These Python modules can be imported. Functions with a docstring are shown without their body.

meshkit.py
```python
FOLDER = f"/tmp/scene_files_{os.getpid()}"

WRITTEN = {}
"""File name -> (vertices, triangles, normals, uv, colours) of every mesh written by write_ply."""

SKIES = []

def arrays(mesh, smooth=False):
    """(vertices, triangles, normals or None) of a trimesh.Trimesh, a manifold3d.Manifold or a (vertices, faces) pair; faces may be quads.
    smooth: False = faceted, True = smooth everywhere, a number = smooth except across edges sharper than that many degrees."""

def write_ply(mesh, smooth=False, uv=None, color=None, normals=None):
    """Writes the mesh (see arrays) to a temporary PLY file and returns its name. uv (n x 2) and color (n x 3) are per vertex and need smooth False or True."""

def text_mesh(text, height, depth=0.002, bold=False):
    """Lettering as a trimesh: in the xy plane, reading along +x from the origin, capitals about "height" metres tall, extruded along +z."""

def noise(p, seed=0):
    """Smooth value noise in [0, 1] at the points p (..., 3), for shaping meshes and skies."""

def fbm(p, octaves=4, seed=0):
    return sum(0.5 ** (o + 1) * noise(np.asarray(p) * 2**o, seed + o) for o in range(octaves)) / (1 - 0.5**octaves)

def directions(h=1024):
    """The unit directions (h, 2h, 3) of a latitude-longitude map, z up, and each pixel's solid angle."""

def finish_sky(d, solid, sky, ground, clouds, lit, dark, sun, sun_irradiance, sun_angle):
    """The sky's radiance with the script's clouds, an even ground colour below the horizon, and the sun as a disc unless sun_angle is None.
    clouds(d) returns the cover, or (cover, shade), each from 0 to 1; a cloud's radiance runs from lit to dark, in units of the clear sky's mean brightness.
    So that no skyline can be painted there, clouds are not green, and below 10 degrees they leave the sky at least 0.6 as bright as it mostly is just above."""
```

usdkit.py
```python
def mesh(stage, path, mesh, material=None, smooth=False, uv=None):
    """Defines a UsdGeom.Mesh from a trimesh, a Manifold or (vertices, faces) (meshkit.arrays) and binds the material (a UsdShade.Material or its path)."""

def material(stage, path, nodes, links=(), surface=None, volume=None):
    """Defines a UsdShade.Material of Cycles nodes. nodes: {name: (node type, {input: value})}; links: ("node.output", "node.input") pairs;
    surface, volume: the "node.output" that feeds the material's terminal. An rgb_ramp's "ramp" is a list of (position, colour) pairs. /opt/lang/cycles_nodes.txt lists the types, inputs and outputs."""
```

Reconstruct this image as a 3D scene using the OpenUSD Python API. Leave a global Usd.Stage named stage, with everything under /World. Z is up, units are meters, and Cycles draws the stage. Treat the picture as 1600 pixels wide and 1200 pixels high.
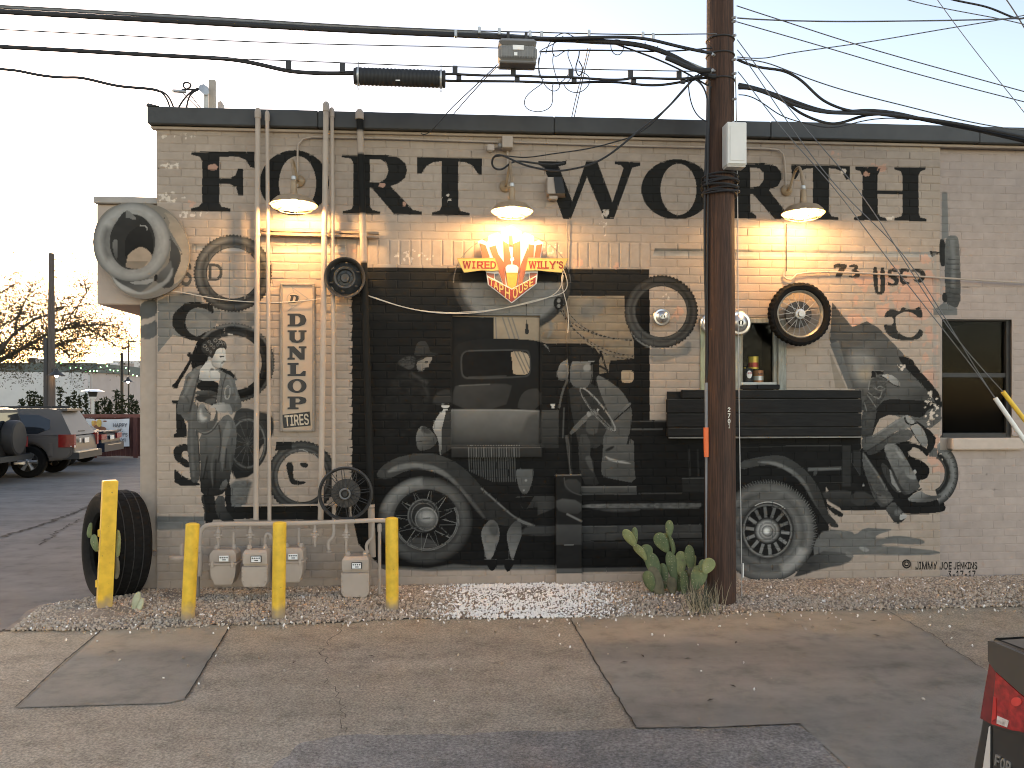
import math, random
import numpy as np, trimesh, shapely, manifold3d
from shapely.geometry import Polygon, LineString, MultiPolygon
from shapely.ops import unary_union
from pxr import Usd, UsdGeom, UsdShade, UsdLux, Sdf, Gf, Vt
import usdkit, meshkit

stage = Usd.Stage.CreateInMemory()
UsdGeom.SetStageUpAxis(stage, UsdGeom.Tokens.z)
UsdGeom.SetStageMetersPerUnit(stage, 1.0)
UsdGeom.Xform.Define(stage, '/World')
UsdGeom.Scope.Define(stage, '/World/Looks')
rng = np.random.default_rng(7)
random.seed(7)

# ------------------------------------------------------------------ camera, sky, sun
F, HZ, YAW, DIST, EYE = 1294.0, 632.0, math.radians(4.0), 7.5, 1.70     # focal length in 1600-wide pixels, horizon row, turn to the right, metres to the wall, eye height
cs, sn = math.cos(YAW), math.sin(YAW)
cam = UsdGeom.Camera.Define(stage, '/World/camera')
cam.AddTransformOp().Set(Gf.Matrix4d(cs, -sn, 0, 0,  0, 0, 1, 0,  -sn, -cs, 0, 0,  0, -DIST, EYE, 1))
cam.CreateHorizontalApertureAttr(36.0)
cam.CreateVerticalApertureAttr(27.0)
cam.CreateFocalLengthAttr(36.0 * F / 1600)
cam.CreateVerticalApertureOffsetAttr(36.0 * (HZ - 600) / 1600)
cam.CreateClippingRangeAttr(Gf.Vec2f(0.05, 3000))
cam.CreateExposureAttr(2.22)
SUN_AZ, SUN_EL = math.atan2(-0.45, 0.89), math.radians(8.5)
sun_dir = np.array([math.sin(SUN_AZ) * math.cos(SUN_EL), math.cos(SUN_AZ) * math.cos(SUN_EL), math.sin(SUN_EL)])
sky = UsdLux.DomeLight.Define(stage, '/World/sky')
sky_mat = usdkit.material(stage, '/World/Looks/sky_look', {
    's': ('sky_texture', {'sky_type': 'single_scattering', 'sun_disc': False, 'sun_elevation': SUN_EL, 'sun_rotation': SUN_AZ, 'air_density': 1.0, 'aerosol_density': 0.5, 'ozone_density': 1.0}),
    'w': ('mix', {'mix_type': 'multiply', 'fac': 1.0, 'color2': (1.20, 0.985, 0.94)}),
    'b': ('background_shader', {'strength': 0.10})}, [('s.color', 'w.color1'), ('w.color', 'b.color')], surface='b.background')
UsdShade.MaterialBindingAPI.Apply(sky.GetPrim()).Bind(sky_mat)
sky.GetPrim().SetCustomDataByKey('kind', 'structure')
sun = UsdLux.DistantLight.Define(stage, '/World/sun')
sun.CreateIntensityAttr(0.12)
sun.CreateAngleAttr(10.0)
sun.CreateColorAttr(Gf.Vec3f(1.0, 0.78, 0.55))
sun.CreateNormalizeAttr(True)
zq = Gf.Rotation(Gf.Vec3d(0, 0, 1), Gf.Vec3d(*sun_dir)).GetQuat()
sun.AddOrientOp().Set(Gf.Quatf(zq))
LAMP_POWER = 300.0

# ------------------------------------------------------------------ helpers
def ray(px, py):
    a, b = (px - 800) / F, (HZ - py) / F
    return np.array([cs * a + sn, -sn * a + cs, b])
EYEP = np.array([0, -DIST, EYE])
def W(px, py, y=0.0):
    """the point of the plane Y = y that the photo shows at a pixel"""
    d = ray(px, py)
    return EYEP + d * ((y + DIST) / d[1])
def G(px, py, z=0.0):
    d = ray(px, py)
    return EYEP + d * ((z - EYE) / d[2])
def D(px, py, dep):
    return EYEP + ray(px, py) * dep
def chart(x, z, y=0.0):
    """wall coordinates -> chart coordinates in which the mural was drawn"""
    dep = cs * (y + DIST) + sn * x
    return 800 + F * (cs * x - sn * (y + DIST)) / dep, HZ - F * (z - EYE) / dep
def wl(pts, y=0.0):
    return [W(a, b, y) for a, b in pts]

def lin(s):
    s = np.asarray(s, float) / 255
    return np.where(s < 0.04045, s / 12.92, ((s + 0.055) / 1.055) ** 2.4)

looks = {}
def M(name, rgb, rough=0.6, var=0.12, scale=6.0, bump=0.0, bscale=80.0, metallic=0.0, stretch=None, spec=0.4, c2=None, emit=None, trans=0.0, coat=0.0, alpha=1.0):
    """a principled look whose colour wavers by noise; c2 = a second colour for the patches"""
    if name in looks:
        return looks[name]
    rgb = np.asarray(rgb, float)
    lo = np.asarray(c2, float) if c2 is not None else rgb * (1 - var)
    n = {'g': ('geometry', {}), 'm': ('mapping', {'scale': stretch or (1, 1, 1)}),
         'n': ('noise_texture', {'scale': scale, 'detail': 5.0, 'roughness': 0.6}),
         'r': ('rgb_ramp', {'ramp': [(0.3, tuple(lo)), (0.68, tuple(np.clip(rgb * (1 + var * (c2 is None)), 0, 1)))]}),
         'p': ('principled_bsdf', {'roughness': rough, 'metallic': metallic, 'specular_ior_level': spec, 'transmission_weight': trans, 'coat_weight': coat, 'alpha': alpha})}
    l = [('g.position', 'm.vector'), ('m.vector', 'n.vector'), ('n.fac', 'r.fac'), ('r.color', 'p.base_color')]
    if bump:
        n['n2'] = ('noise_texture', {'scale': bscale, 'detail': 4.0})
        n['b'] = ('bump', {'strength': 1.0, 'distance': bump})
        l += [('m.vector', 'n2.vector'), ('n2.fac', 'b.height'), ('b.normal', 'p.normal')]
    if emit:
        n['p'][1].update(emission_color=emit[0], emission_strength=emit[1])
    looks[name] = usdkit.material(stage, '/World/Looks/' + name, n, l, surface='p.BSDF')
    return looks[name]

taken = {}
def numbered(parent, name):
    k = (parent, name)
    taken[k] = taken.get(k, -1) + 1
    return f'{parent}/{name}' + (f'_{taken[k]:03d}' if taken[k] else '')
def tagp(p, label=None, cat=None, group=None, kind=None):
    for k, v in (('label', label), ('category', cat), ('group', group), ('kind', kind)):
        if v:
            p.SetCustomDataByKey(k, v)
def thing(name, label, cat, loc=(0, 0, 0), rotz=0.0, group=None, kind=None):
    path = numbered('/World', name)
    x = UsdGeom.Xform.Define(stage, path)
    x.AddTranslateOp().Set(Gf.Vec3d(*map(float, loc)))
    if rotz:
        x.AddRotateZOp().Set(float(math.degrees(rotz)))
    tagp(x.GetPrim(), label, cat, group, kind)
    return path
def part(parent, name, mesh, m, smooth=35, paint=None, label=None, kind=None):
    if isinstance(mesh, list):
        mesh = trimesh.util.concatenate(mesh) if len(mesh) > 1 else mesh[0]
    path = numbered(parent, name)
    g = usdkit.mesh(stage, path, mesh, m, smooth=smooth)
    if paint is not None:
        UsdGeom.PrimvarsAPI(g).CreatePrimvar('paint', Sdf.ValueTypeNames.Color3fArray, 'vertex').Set(Vt.Vec3fArray.FromNumpy(np.asarray(paint, np.float32)))
    tagp(g.GetPrim(), label, kind=kind)
    return path
def solo(name, mesh, m, label, cat, group=None, smooth=35, kind=None):
    path = part('/World', name, mesh, m, smooth)
    tagp(stage.GetPrimAtPath(path), label, cat, group, kind)
    return path
def struct(name, mesh, m, smooth=False):
    path = part('/World', name, mesh, m, smooth)
    tagp(stage.GetPrimAtPath(path), kind='structure')
    return path
def dup(src, loc, rotz=0.0, label=None, group=None):
    s = stage.GetPrimAtPath(src)
    was = s.GetCustomData()
    path = numbered('/World', src.rsplit('/', 1)[1].rstrip('0123456789').rstrip('_'))
    x = UsdGeom.Xform.Define(stage, path)
    x.GetPrim().GetReferences().AddInternalReference(src)
    x.ClearXformOpOrder()
    x.GetTranslateOp().Set(Gf.Vec3d(*map(float, loc))) if x.GetPrim().HasAttribute('xformOp:translate') else x.AddTranslateOp().Set(Gf.Vec3d(*map(float, loc)))
    ops = [x.GetTranslateOp()]
    if rotz:
        ops.append(x.AddRotateZOp()); ops[-1].Set(math.degrees(rotz))
    x.SetXformOpOrder(ops)
    x.GetPrim().SetInstanceable(True)
    tagp(x.GetPrim(), label, was.get('category'), group or was.get('group'))
    return path

# mesh makers (all return trimesh)
def box(lo, hi, bev=0.0):
    lo, hi = np.minimum(lo, hi), np.maximum(lo, hi)
    if bev <= 0:
        b = trimesh.creation.box(hi - lo); b.apply_translation((lo + hi) / 2); return b
    b = min(bev, 0.45 * (hi - lo).min())
    pts = []
    for c in np.ndindex(2, 2, 2):
        p, s = np.where(c, hi, lo), np.where(c, -1, 1)
        for k in range(3):
            q = p.astype(float) + s * b
            q[k] = p[k]; pts.append(q)
    return trimesh.convex.convex_hull(np.array(pts))
def hull(pts):
    return trimesh.convex.convex_hull(np.asarray(pts, float))
def sheet(poly, z, n=None):
    """a flat polygon (list of xy) at height z"""
    pg = poly if isinstance(poly, Polygon) else Polygon(poly)
    v, f = trimesh.creation.triangulate_polygon(pg, engine='earcut')
    return trimesh.Trimesh(np.column_stack([v, np.full(len(v), z)]), f, process=False)
def prism(poly, depth, T):
    """shapely polygon (u, v) extruded by depth along w; T = 4x4 that takes u, v, w to the scene"""
    out = []
    for g in getattr(poly, 'geoms', [poly]):
        if g.area > 1e-9:
            out.append(trimesh.creation.extrude_polygon(g, depth, engine='earcut'))
    m = trimesh.util.concatenate(out)
    m.apply_transform(T)
    return m
def frame(o, u, v):
    u, v = np.asarray(u, float), np.asarray(v, float)
    T = np.eye(4)
    T[:3, 0], T[:3, 1], T[:3, 2], T[:3, 3] = u / np.linalg.norm(u), v / np.linalg.norm(v), np.cross(u, v) / np.linalg.norm(np.cross(u, v)), o
    return T
WALLT = lambda y=0.0, o=(0, 0): frame((o[0], y, o[1]), (1, 0, 0), (0, 0, 1))      # u = X, v = Z, extrudes towards the street
def spline(pts, n=8):
    p = np.asarray(pts, float)
    if len(p) < 3:
        return np.array([p[0] + (p[-1] - p[0]) * t for t in np.linspace(0, 1, n + 1)])
    from scipy.interpolate import CubicSpline
    t = np.r_[0, np.cumsum(np.maximum(np.linalg.norm(np.diff(p, axis=0), axis=1), 1e-6) ** 0.5)]
    return CubicSpline(t, p)(np.linspace(0, t[-1], n * (len(p) - 1) + 1))
def tube(pts, r, seg=8, caps=True):
    p = np.asarray(pts, float)
    keep = np.r_[True, np.linalg.norm(np.diff(p, axis=0), axis=1) > 1e-7]
    rr = np.broadcast_to(np.asarray(r, float), (len(p),))[keep]
    p = p[keep]
    t = np.gradient(p, axis=0); t /= np.linalg.norm(t, axis=1)[:, None]
    ref = np.array([0, 0, 1.0]) if abs(t[0][2]) < 0.9 else np.array([1.0, 0, 0])
    a = np.cross(t[0], ref); a /= np.linalg.norm(a)
    A = []
    for k in range(len(p)):
        a = a - t[k] * (a @ t[k]); a /= np.linalg.norm(a); A.append(a)
    A = np.array(A); B = np.cross(t, A)
    th = np.linspace(0, 2 * np.pi, seg, endpoint=False)
    v = p[:, None] + rr[:, None, None] * (np.cos(th)[None, :, None] * A[:, None] + np.sin(th)[None, :, None] * B[:, None])
    n = len(p)
    i = np.arange(n - 1)[:, None] * seg; j = np.arange(seg)[None]; j2 = (j + 1) % seg
    f = np.concatenate([np.stack([i + j, i + seg + j, i + seg + j2], -1).reshape(-1, 3), np.stack([i + j, i + seg + j2, i + j2], -1).reshape(-1, 3)])
    v = v.reshape(-1, 3)
    if caps:
        c0, c1 = len(v), len(v) + 1
        v = np.vstack([v, p[0], p[-1]])
        jj = np.arange(seg); j2 = (jj + 1) % seg; e = (n - 1) * seg
        f = np.vstack([f, np.stack([np.full(seg, c0), jj, j2], 1), np.stack([np.full(seg, c1), e + j2, e + jj], 1)])
    m = trimesh.Trimesh(v, f, process=False)
    if m.volume < 0: m.invert()
    return m
def rod(a, b, r, r2=None, seg=12):
    return tube([a, b], [r, r if r2 is None else r2], seg)
def lathe(prof, at=(0, 0, 0), axis=(0, 0, 1), seg=24):
    """prof = (radius, height) pairs turned about the axis through at"""
    m = trimesh.creation.revolve(np.asarray(prof, float), sections=seg)
    ax = np.asarray(axis, float) / np.linalg.norm(axis)
    T = trimesh.geometry.align_vectors([0, 0, 1], ax)
    T[:3, 3] = at
    m.apply_transform(T)
    return m
def ball(c, r, sub=2, sq=(1, 1, 1)):
    m = trimesh.creation.icosphere(sub, 1.0); m.apply_scale(np.asarray(sq) * r); m.apply_translation(c); return m
def torus(c, axis, R, r, seg=40, s2=10, sq=1.0):
    th = np.linspace(0, 2 * np.pi, s2, endpoint=False)
    prof = np.column_stack([R + r * np.cos(th), sq * r * np.sin(th)])
    return lathe(np.vstack([prof, prof[:1]]), c, axis, seg)
def grid_mesh(P):
    """P (n, m, 3) -> quads as triangles"""
    n, m = P.shape[:2]
    i = (np.arange(n - 1)[:, None] * m + np.arange(m - 1)[None]).ravel()
    f = np.vstack([np.column_stack([i, i + 1, i + m + 1]), np.column_stack([i, i + m + 1, i + m])])
    return P.reshape(-1, 3), f
def text_poly(text, height, bold=False):
    m = meshkit.text_mesh(text, height, 0.002, bold)
    top = m.vertices[:, 2][m.faces].min(1) > 0.001
    return unary_union([Polygon(m.vertices[f][:, :2]) for f in m.faces[top]]).buffer(1e-6)
def place_poly(pg, x0, y0, w, h, flip=False):
    """stretches a shape into the box (x0, y0, w, h); flip = y grows downwards"""
    from shapely import affinity
    a, b, c, d = pg.bounds
    sx, sy = w / (c - a), h / (d - b) * (-1 if flip else 1)
    return affinity.affine_transform(pg, [sx, 0, 0, sy, x0 - a * sx, (y0 - b * sy) if not flip else (y0 + h - b * sy)])
# ------------------------------------------------------------------ the mural, as layers of paint in chart coordinates
FR = {'P': (0, 0, 1), 'A': (240, 480, .3), 'B': (580, 500, 1 / 5.4536), 'C': (580, 690, 1 / 5.4536), 'D': (840, 480, 1 / 5.4536), 'E': (840, 680, 1 / 4.8),
      'F': (1090, 480, 1 / 5.4556), 'G': (1140, 680, .2), 'H': (1330, 560, 1 / 4.445), 'T': (130, 300, .15), 'I': (270, 520, .12605), 'J': (270, 630, .21016), 'K': (1330, 560, .15756), 'N': (1330, 680, .15755), 'O': (1280, 380, .1576), 'V': (860, 540, .15756),
      'a': (0, 300, .25), 'b': (400, 300, .25), 'c': (800, 300, .25), 'd': (1200, 300, .25), 'e': (0, 600, .25), 'f': (400, 600, .25), 'g': (800, 600, .25), 'h': (1200, 600, .25), 'i': (1200, 0, .25), 'j': (0, 0, .25)}
TAN = np.array([152, 139, 126.0])
KLIGHT = 0.86
def col(c):
    """seen tone (grey value or sRGB triple) -> paint reflectance; the greys of the mural are slightly warm"""
    c = np.asarray(c, float)
    if c.ndim == 0 or c.shape[-1] != 3:
        c = c[..., None] * np.array([1.01, 1.0, 0.965])
        return np.clip(lin(c) / .74 - .0015, 0.006, 0.85)
    return np.clip(lin(c) / KLIGHT, 0.006, 0.85)
LAYERS = []
def nums(fr, s):
    ox, oy, k = FR[fr]
    v = np.array([float(t) for t in s.replace(',', ' ').split()]).reshape(-1, 2)
    return v * k + (ox, oy)
def chaikin(p, n, closed=True):
    for _ in range(n):
        q = np.roll(p, -1, 0) if closed else p[1:]
        a = p if closed else p[:-1]
        r = np.stack([a * .75 + q * .25, a * .25 + q * .75], 1).reshape(-1, 2)
        p = r if closed else np.vstack([p[:1], r, p[-1:]])
    return p
def add(poly, fn, f=0.0, a=1.0, fine=1):
    if not poly.is_valid:
        poly = poly.buffer(0)
    if not poly.is_empty:
        LAYERS.append((poly, fn, f, a, fine))
def L(fr, s, c, c2=None, ax=None, f=0.0, sm=1, tex=0.10, a=1.0, hole=None, ts=0.12):
    """a painted patch: outline s in frame fr, tone c (to c2 along ax), edge softness f, corner smoothing sm, brush unevenness tex"""
    p = nums(fr, s)
    pg = Polygon(chaikin(p, sm) if sm else p).buffer(0)
    for h in hole or []:
        q = nums(fr, h)
        pg = pg.difference(Polygon(chaikin(q, sm) if sm else q).buffer(0))
    k1, k2 = col(c), col(c if c2 is None else c2)
    if ax:
        q = nums(fr, ax)
        d = q[1] - q[0]; dd = d @ d
    def fn(uv):
        n = (meshkit.fbm(np.column_stack([uv[:, 0] * ts * .5, uv[:, 1] * ts, np.zeros(len(uv))]), 3, int(p[0, 0])) - .5) * 2
        t = np.clip(((uv - q[0]) @ d) / dd + n * .12, 0, 1)[:, None] if ax else np.zeros((len(uv), 1))
        return (k1 + (k2 - k1) * t) * (1 + tex * 1.4 * n[:, None])
    add(pg, fn, f, a)
def S(fr, s, w, c, sm=0, f=0.0, a=1.0, closed=False):
    """a painted stroke of width w (frame units)"""
    p = nums(fr, s)
    if sm:
        p = chaikin(p, sm, closed)
    k = col(c)
    add(LineString(p).buffer(w * FR[fr][2] / 2, cap_style='flat' if w * FR[fr][2] > 3 else 'round'), lambda uv: np.broadcast_to(k, (len(uv), 3)), f, a)
def R(fr, c, r, stops, th0=0.0, amp=0.0, knob=0, t0=None, a0=0, a1=360, f=0.6, rot=0.0):
    """a painted ring or disc: stops = (radius fraction, tone); amp, th0 = painted shine and its direction; knob = tread blocks round the rim"""
    ox, oy, k = FR[fr]
    cx, cy, rx, ry = c[0] * k + ox, c[1] * k + oy, r[0] * k, r[1] * k
    ts = np.array([q[0] for q in stops]); cl = np.array([col(q[1]) for q in stops])
    t1, t0 = ts.max(), ts.min() if t0 is None else t0
    th = np.radians(np.arange(0, 360, 1.0))
    o = np.ones(len(th)) * t1
    if knob:
        o = t1 * (1 + 0.011 * np.sign(np.sin(th * knob)))
    cr, sr = math.cos(rot), math.sin(rot)
    def pt(t, th):
        x, y = t * np.cos(th) * rx, -t * np.sin(th) * ry
        return np.column_stack([cx + x * cr - y * sr, cy + x * sr + y * cr])
    if a1 - a0 < 360:
        tt = np.radians(np.linspace(a0, a1, 90))
        pg = Polygon(np.vstack([pt(np.full(90, t1), tt), pt(np.full(90, t0), tt)[::-1]]))
    else:
        pg = Polygon(pt(o, th))
        if t0 > 0:
            pg = pg.difference(Polygon(pt(np.full(len(th), t0), th)))
    def fn(uv):
        dx, dy = uv[:, 0] - cx, uv[:, 1] - cy
        x, y = (dx * cr + dy * sr) / rx, -(-dx * sr + dy * cr) / ry
        t, ang = np.hypot(x, y), np.arctan2(y, x)
        n = (meshkit.fbm(np.column_stack([ang * 6, t * 14, np.zeros(len(t))]), 3, int(cx)) - .5) * 2
        v = np.stack([np.interp(t + n * .02, ts, cl[:, j]) for j in range(3)], 1)
        return v * (1 + amp * np.cos(ang - math.radians(th0)) + .13 * n)[:, None]
    add(pg, fn, f)
def GL(outer, c=36, holes=()):
    pg = Polygon(outer)
    for h in holes:
        pg = pg.difference(Polygon(h))
    k = col(c)
    add(pg, lambda uv: k * (1 + .1 * (meshkit.fbm(np.column_stack([uv * .2, uv[:, :1] * 0]), 2, 5)[:, None] - .5)), 0)
def ell(cx, cy, rx, ry, n=72):
    t = np.linspace(0, 2 * np.pi, n, endpoint=False)
    return np.column_stack([cx + rx * np.cos(t), cy + ry * np.sin(t)])
def q(s):
    return nums('P', s)
def TX(text, x, y, w, h, c, bold=False):
    k = col(c)
    add(place_poly(text_poly(text, 1.0, bold), x, y, w, h, True), lambda uv: np.broadcast_to(k, (len(uv), 3)), 0, 1, 2)

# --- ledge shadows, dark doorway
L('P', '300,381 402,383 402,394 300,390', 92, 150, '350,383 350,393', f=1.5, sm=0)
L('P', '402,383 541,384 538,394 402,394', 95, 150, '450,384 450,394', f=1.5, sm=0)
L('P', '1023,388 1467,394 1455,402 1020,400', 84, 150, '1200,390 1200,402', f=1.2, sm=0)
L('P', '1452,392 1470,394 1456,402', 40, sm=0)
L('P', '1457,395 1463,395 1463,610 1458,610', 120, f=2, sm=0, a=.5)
tooth = 'P', ' '.join(f'{549.5 + (k * 7 % 5) * .4:.1f},{418 + 12.85 * k:.1f} {549 + (k * 3 % 4) * .5:.1f},{428.4 + 12.85 * k:.1f} {543.5 + (k * 5 % 3):.1f},{429.2 + 12.85 * k:.1f} 549,{430.2 + 12.85 * k:.1f}' for k in range(29))
L('P', tooth[1] + ' 549,800 560,850 600,890 700,889 1000,888 1100,886 1112,880 1112,655 1042,655 1042,657 1015,657 1014,421', 31, 25, '600,430 600,800', f=.5, sm=0, tex=.14)
L('P', '551,420 1013,423 1013,462 775,475 700,500 551,500', 39, 34, '700,420 700,520', sm=0, a=.7, f=8)
# --- wall seen inside the doorway
L('D', '-380,-40 0,-45 215,-95 740,-98 745,100 820,290 820,440 620,455 605,555 525,570 525,400 490,350 410,310 80,310 0,290 -40,290 -380,290', (128, 114, 96), (108, 98, 84), '400,-90 400,400', sm=0, tex=.3, ts=.07)
L('D', '60,20 130,120 125,230 70,280 110,170', 100, f=3, a=.7)
L('D', '420,-60 600,-60 520,90 430,110 330,60', 92, f=8, a=.6)
L('D', '40,310 80,320 115,410 95,360', 95)
# the round of the sign's shade board behind the tap house sign
R('P', (800, 442), (92, 78), [(0.0, 120), (.82, 108), (.9, 60), (1, 50)], th0=90, amp=.1, a0=180, a1=360, t0=0, f=2)
R('P', (800, 442), (92, 78), [(.985, 90), (1, 90)], t0=.985, a0=0, a1=180)
# --- post and cab behind
L('D', '870,-60 955,-60 955,970 820,970 820,300 870,200', 27, sm=0)
L('D', '610,465 720,450 825,445 825,640 720,650 700,620 605,560', 31)
L('D', '712,545 730,535 818,535 822,640 725,648 712,620', (140, 127, 108))
L('D', '525,360 550,390 600,555 590,560 540,420 525,450', 30, sm=0)
S('D', '525,500 600,540', 18, 32)
# chains
for cpts in ('160,-20 250,110 400,200 560,255 820,285', '175,-20 260,150 400,270 600,380 820,420', '190,-20 300,190 480,340 640,430 815,440', '215,-30 280,80 420,200 640,270 820,288'):
    pp = chaikin(nums('D', cpts), 3, False)
    ln = LineString(pp)
    for k in range(int(ln.length / 3.4)):
        c0, c1 = ln.interpolate(k * 3.4), ln.interpolate(k * 3.4 + 2.6)
        kk = col(40 if k % 2 else 88)
        add(LineString([c0, c1]).buffer(.75 if k % 2 else .55), lambda uv, kk=kk: np.broadcast_to(kk, (len(uv), 3)))
R('c', (290, 695), (30, 42), [(0, 40), (1, 34)])
R('c', (292, 680), (11, 12), [(0, 120), (1, 110)]); R('c', (292, 712), (11, 12), [(0, 120), (1, 110)])
S('c', '88,700 88,800', 5, 40); L('c', '82,800 98,800 99,830 108,870 98,890 86,890 77,870 84,835', 42)

# --- tyre ring on the wall by the post
R('P', (1033, 487), (57, 56.5), [(.70, 40), (.74, 66), (.82, 46), (.9, 62), (.97, 46), (1, 32)], th0=230, amp=.25, knob=58)
S('P', '987,520 1000,536 1022,545', 3, 150, sm=1, f=1.5, a=.35)
L('D', '955,330 1060,360 1200,350 1305,270 1308,400 1180,428 1080,468 955,470', 100, f=3, a=.85)
R('P', (1033, 487), (57, 56.5), [(.70, 40), (.74, 66), (.82, 46), (.9, 62), (.97, 46), (1, 32)], th0=230, amp=.25, knob=58)

# --- left side: letters, tyres, the woman
L('P', '247,470 288,458 305,466 322,476 346,481 334,520 300,531 270,523 247,551', 92, 100, '250,470 300,530', sm=0)
L('P', '246,466 312,452 318,480 330,486 400,486 410,505 360,520 300,480 247,480', 88, f=2, a=.8)
R('P', (364, 427), (61, 60), [(.66, 36), (.70, 70), (.78, 50), (.88, 80), (.95, 60), (1, 40)], th0=120, amp=.3, knob=70)
S('P', '359,402 359,466', 2, 110); S('P', '383,400 383,466', 2, 110)
k9 = place_poly(text_poly('S', 1, True), 282, 409, 18, 38, True); add(k9, lambda uv: np.broadcast_to(col(72), (len(uv), 3)))
k9 = place_poly(text_poly('D', 1, True), 326, 412, 22, 27, True); add(k9, lambda uv: np.broadcast_to(col(62), (len(uv), 3)))
L('A', '95,80 105,30 140,0 170,-25 240,-28 300,-15 312,0 312,40 285,15 240,0 210,5 180,25 165,70 172,110 195,140 235,155 280,120 270,160 240,178 180,170 130,140 105,110', 33)
R('A', (415, 290), (215, 207), [(.69, 36), (.75, 46), (.8, 32), (.9, 31), (.95, 80), (1, 46)], th0=95, amp=.35, knob=80)
L('A', '95,485 155,485 162,600 172,612 172,675 105,678 105,662 120,655 116,502 95,497', 33, sm=0)
L('A', '182,712 130,714 106,738 103,765 115,800 185,845 185,800 150,782 148,758 160,748 186,752', 33)
L('A', '105,850 115,843 150,880 240,915 240,930 112,932', 33)
# bicycle and shade right of her
L('A', '420,540 470,520 560,545 620,560 630,640 600,700 560,720 540,800 520,880 400,900 400,700', 52, 34, '420,560 420,860', f=2)
R('A', (490, 710), (105, 145), [(.80, 42), (.86, 92), (.92, 44), (1, 56)], th0=60, amp=.3)
for k in range(14):
    t = math.radians(k * 26 + 8)
    S('A', f'490,710 {490 + 84 * math.cos(t):.0f},{710 + 116 * math.sin(t):.0f}', 3, 78, a=.6)
L('A', '395,905 520,895 500,960 480,1040 440,1100 400,1095 380,1000', 84, f=4, ts=.4, tex=.25)
L('A', '12,1088 262,1090 262,1102 270,1150 12,1160', 84, 104, '100,1090 100,1150', f=2, sm=0)
L('P', '316,792 545,790 545,806 330,812', 30, sm=0)
# the woman
L('I', '300,110 345,60 420,100 370,200 440,300 440,340 370,410 250,450 230,400 215,300 270,200', 28)
L('I', '170,250 235,235 250,330 180,460 65,650 75,690 0,692 -10,650 40,610 150,430 220,310 180,290', 30)
L('J', '115,-10 180,-10 190,140 185,230 195,330 205,430 200,560 185,592 145,590 130,540 118,420 105,250 120,150 100,130 60,90 40,30 50,-10', 78, 62, '120,0 160,560', tex=.2, ts=.2)
S('J', '150,10 138,140 140,300 155,540', 14, 92, sm=2, f=4, a=.6); S('J', '185,0 190,140 188,240 196,360 203,580', 7, 34, sm=1, f=1)
L('J', '210,675 312,675 320,780 300,870 290,892 232,892 235,780 215,730', 30, tex=.2); S('J', '222,690 240,790 236,870', 8, 56, sm=1, f=2, a=.7)
L('J', '390,600 432,590 432,760 460,830 571,826 571,850 450,862 390,770', 30)
L('J', '320,688 392,690 386,780 462,868 440,884 360,882 315,800', 62, 38, '340,700 420,870', tex=.25)
L('J', '195,215 330,150 400,75 442,108 472,170 477,260 462,380 432,520 425,575 400,645 350,690 210,690 205,560 205,430', 84, 34, '300,190 300,600', tex=.15, ts=.2)
L('J', '410,120 434,180 424,240 394,330 372,528 352,450 358,330 372,240 392,170', 100, 78, '400,130 370,500', f=2)
L('J', '325,290 322,350 294,450 302,645 284,540 280,430', 72, f=2); L('J', '444,240 436,350 432,520 414,430', 70, f=2); L('J', '250,250 262,330 240,480 222,560 232,420', 66, f=4)
S('J', '345,165 360,260 356,345 340,430', 9, 36, sm=2, f=2); S('J', '258,400 228,560', 9, 28, f=2); S('J', '400,340 392,480', 8, 36, f=2); S('J', '322,420 312,600', 8, 28, f=3)
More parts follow.
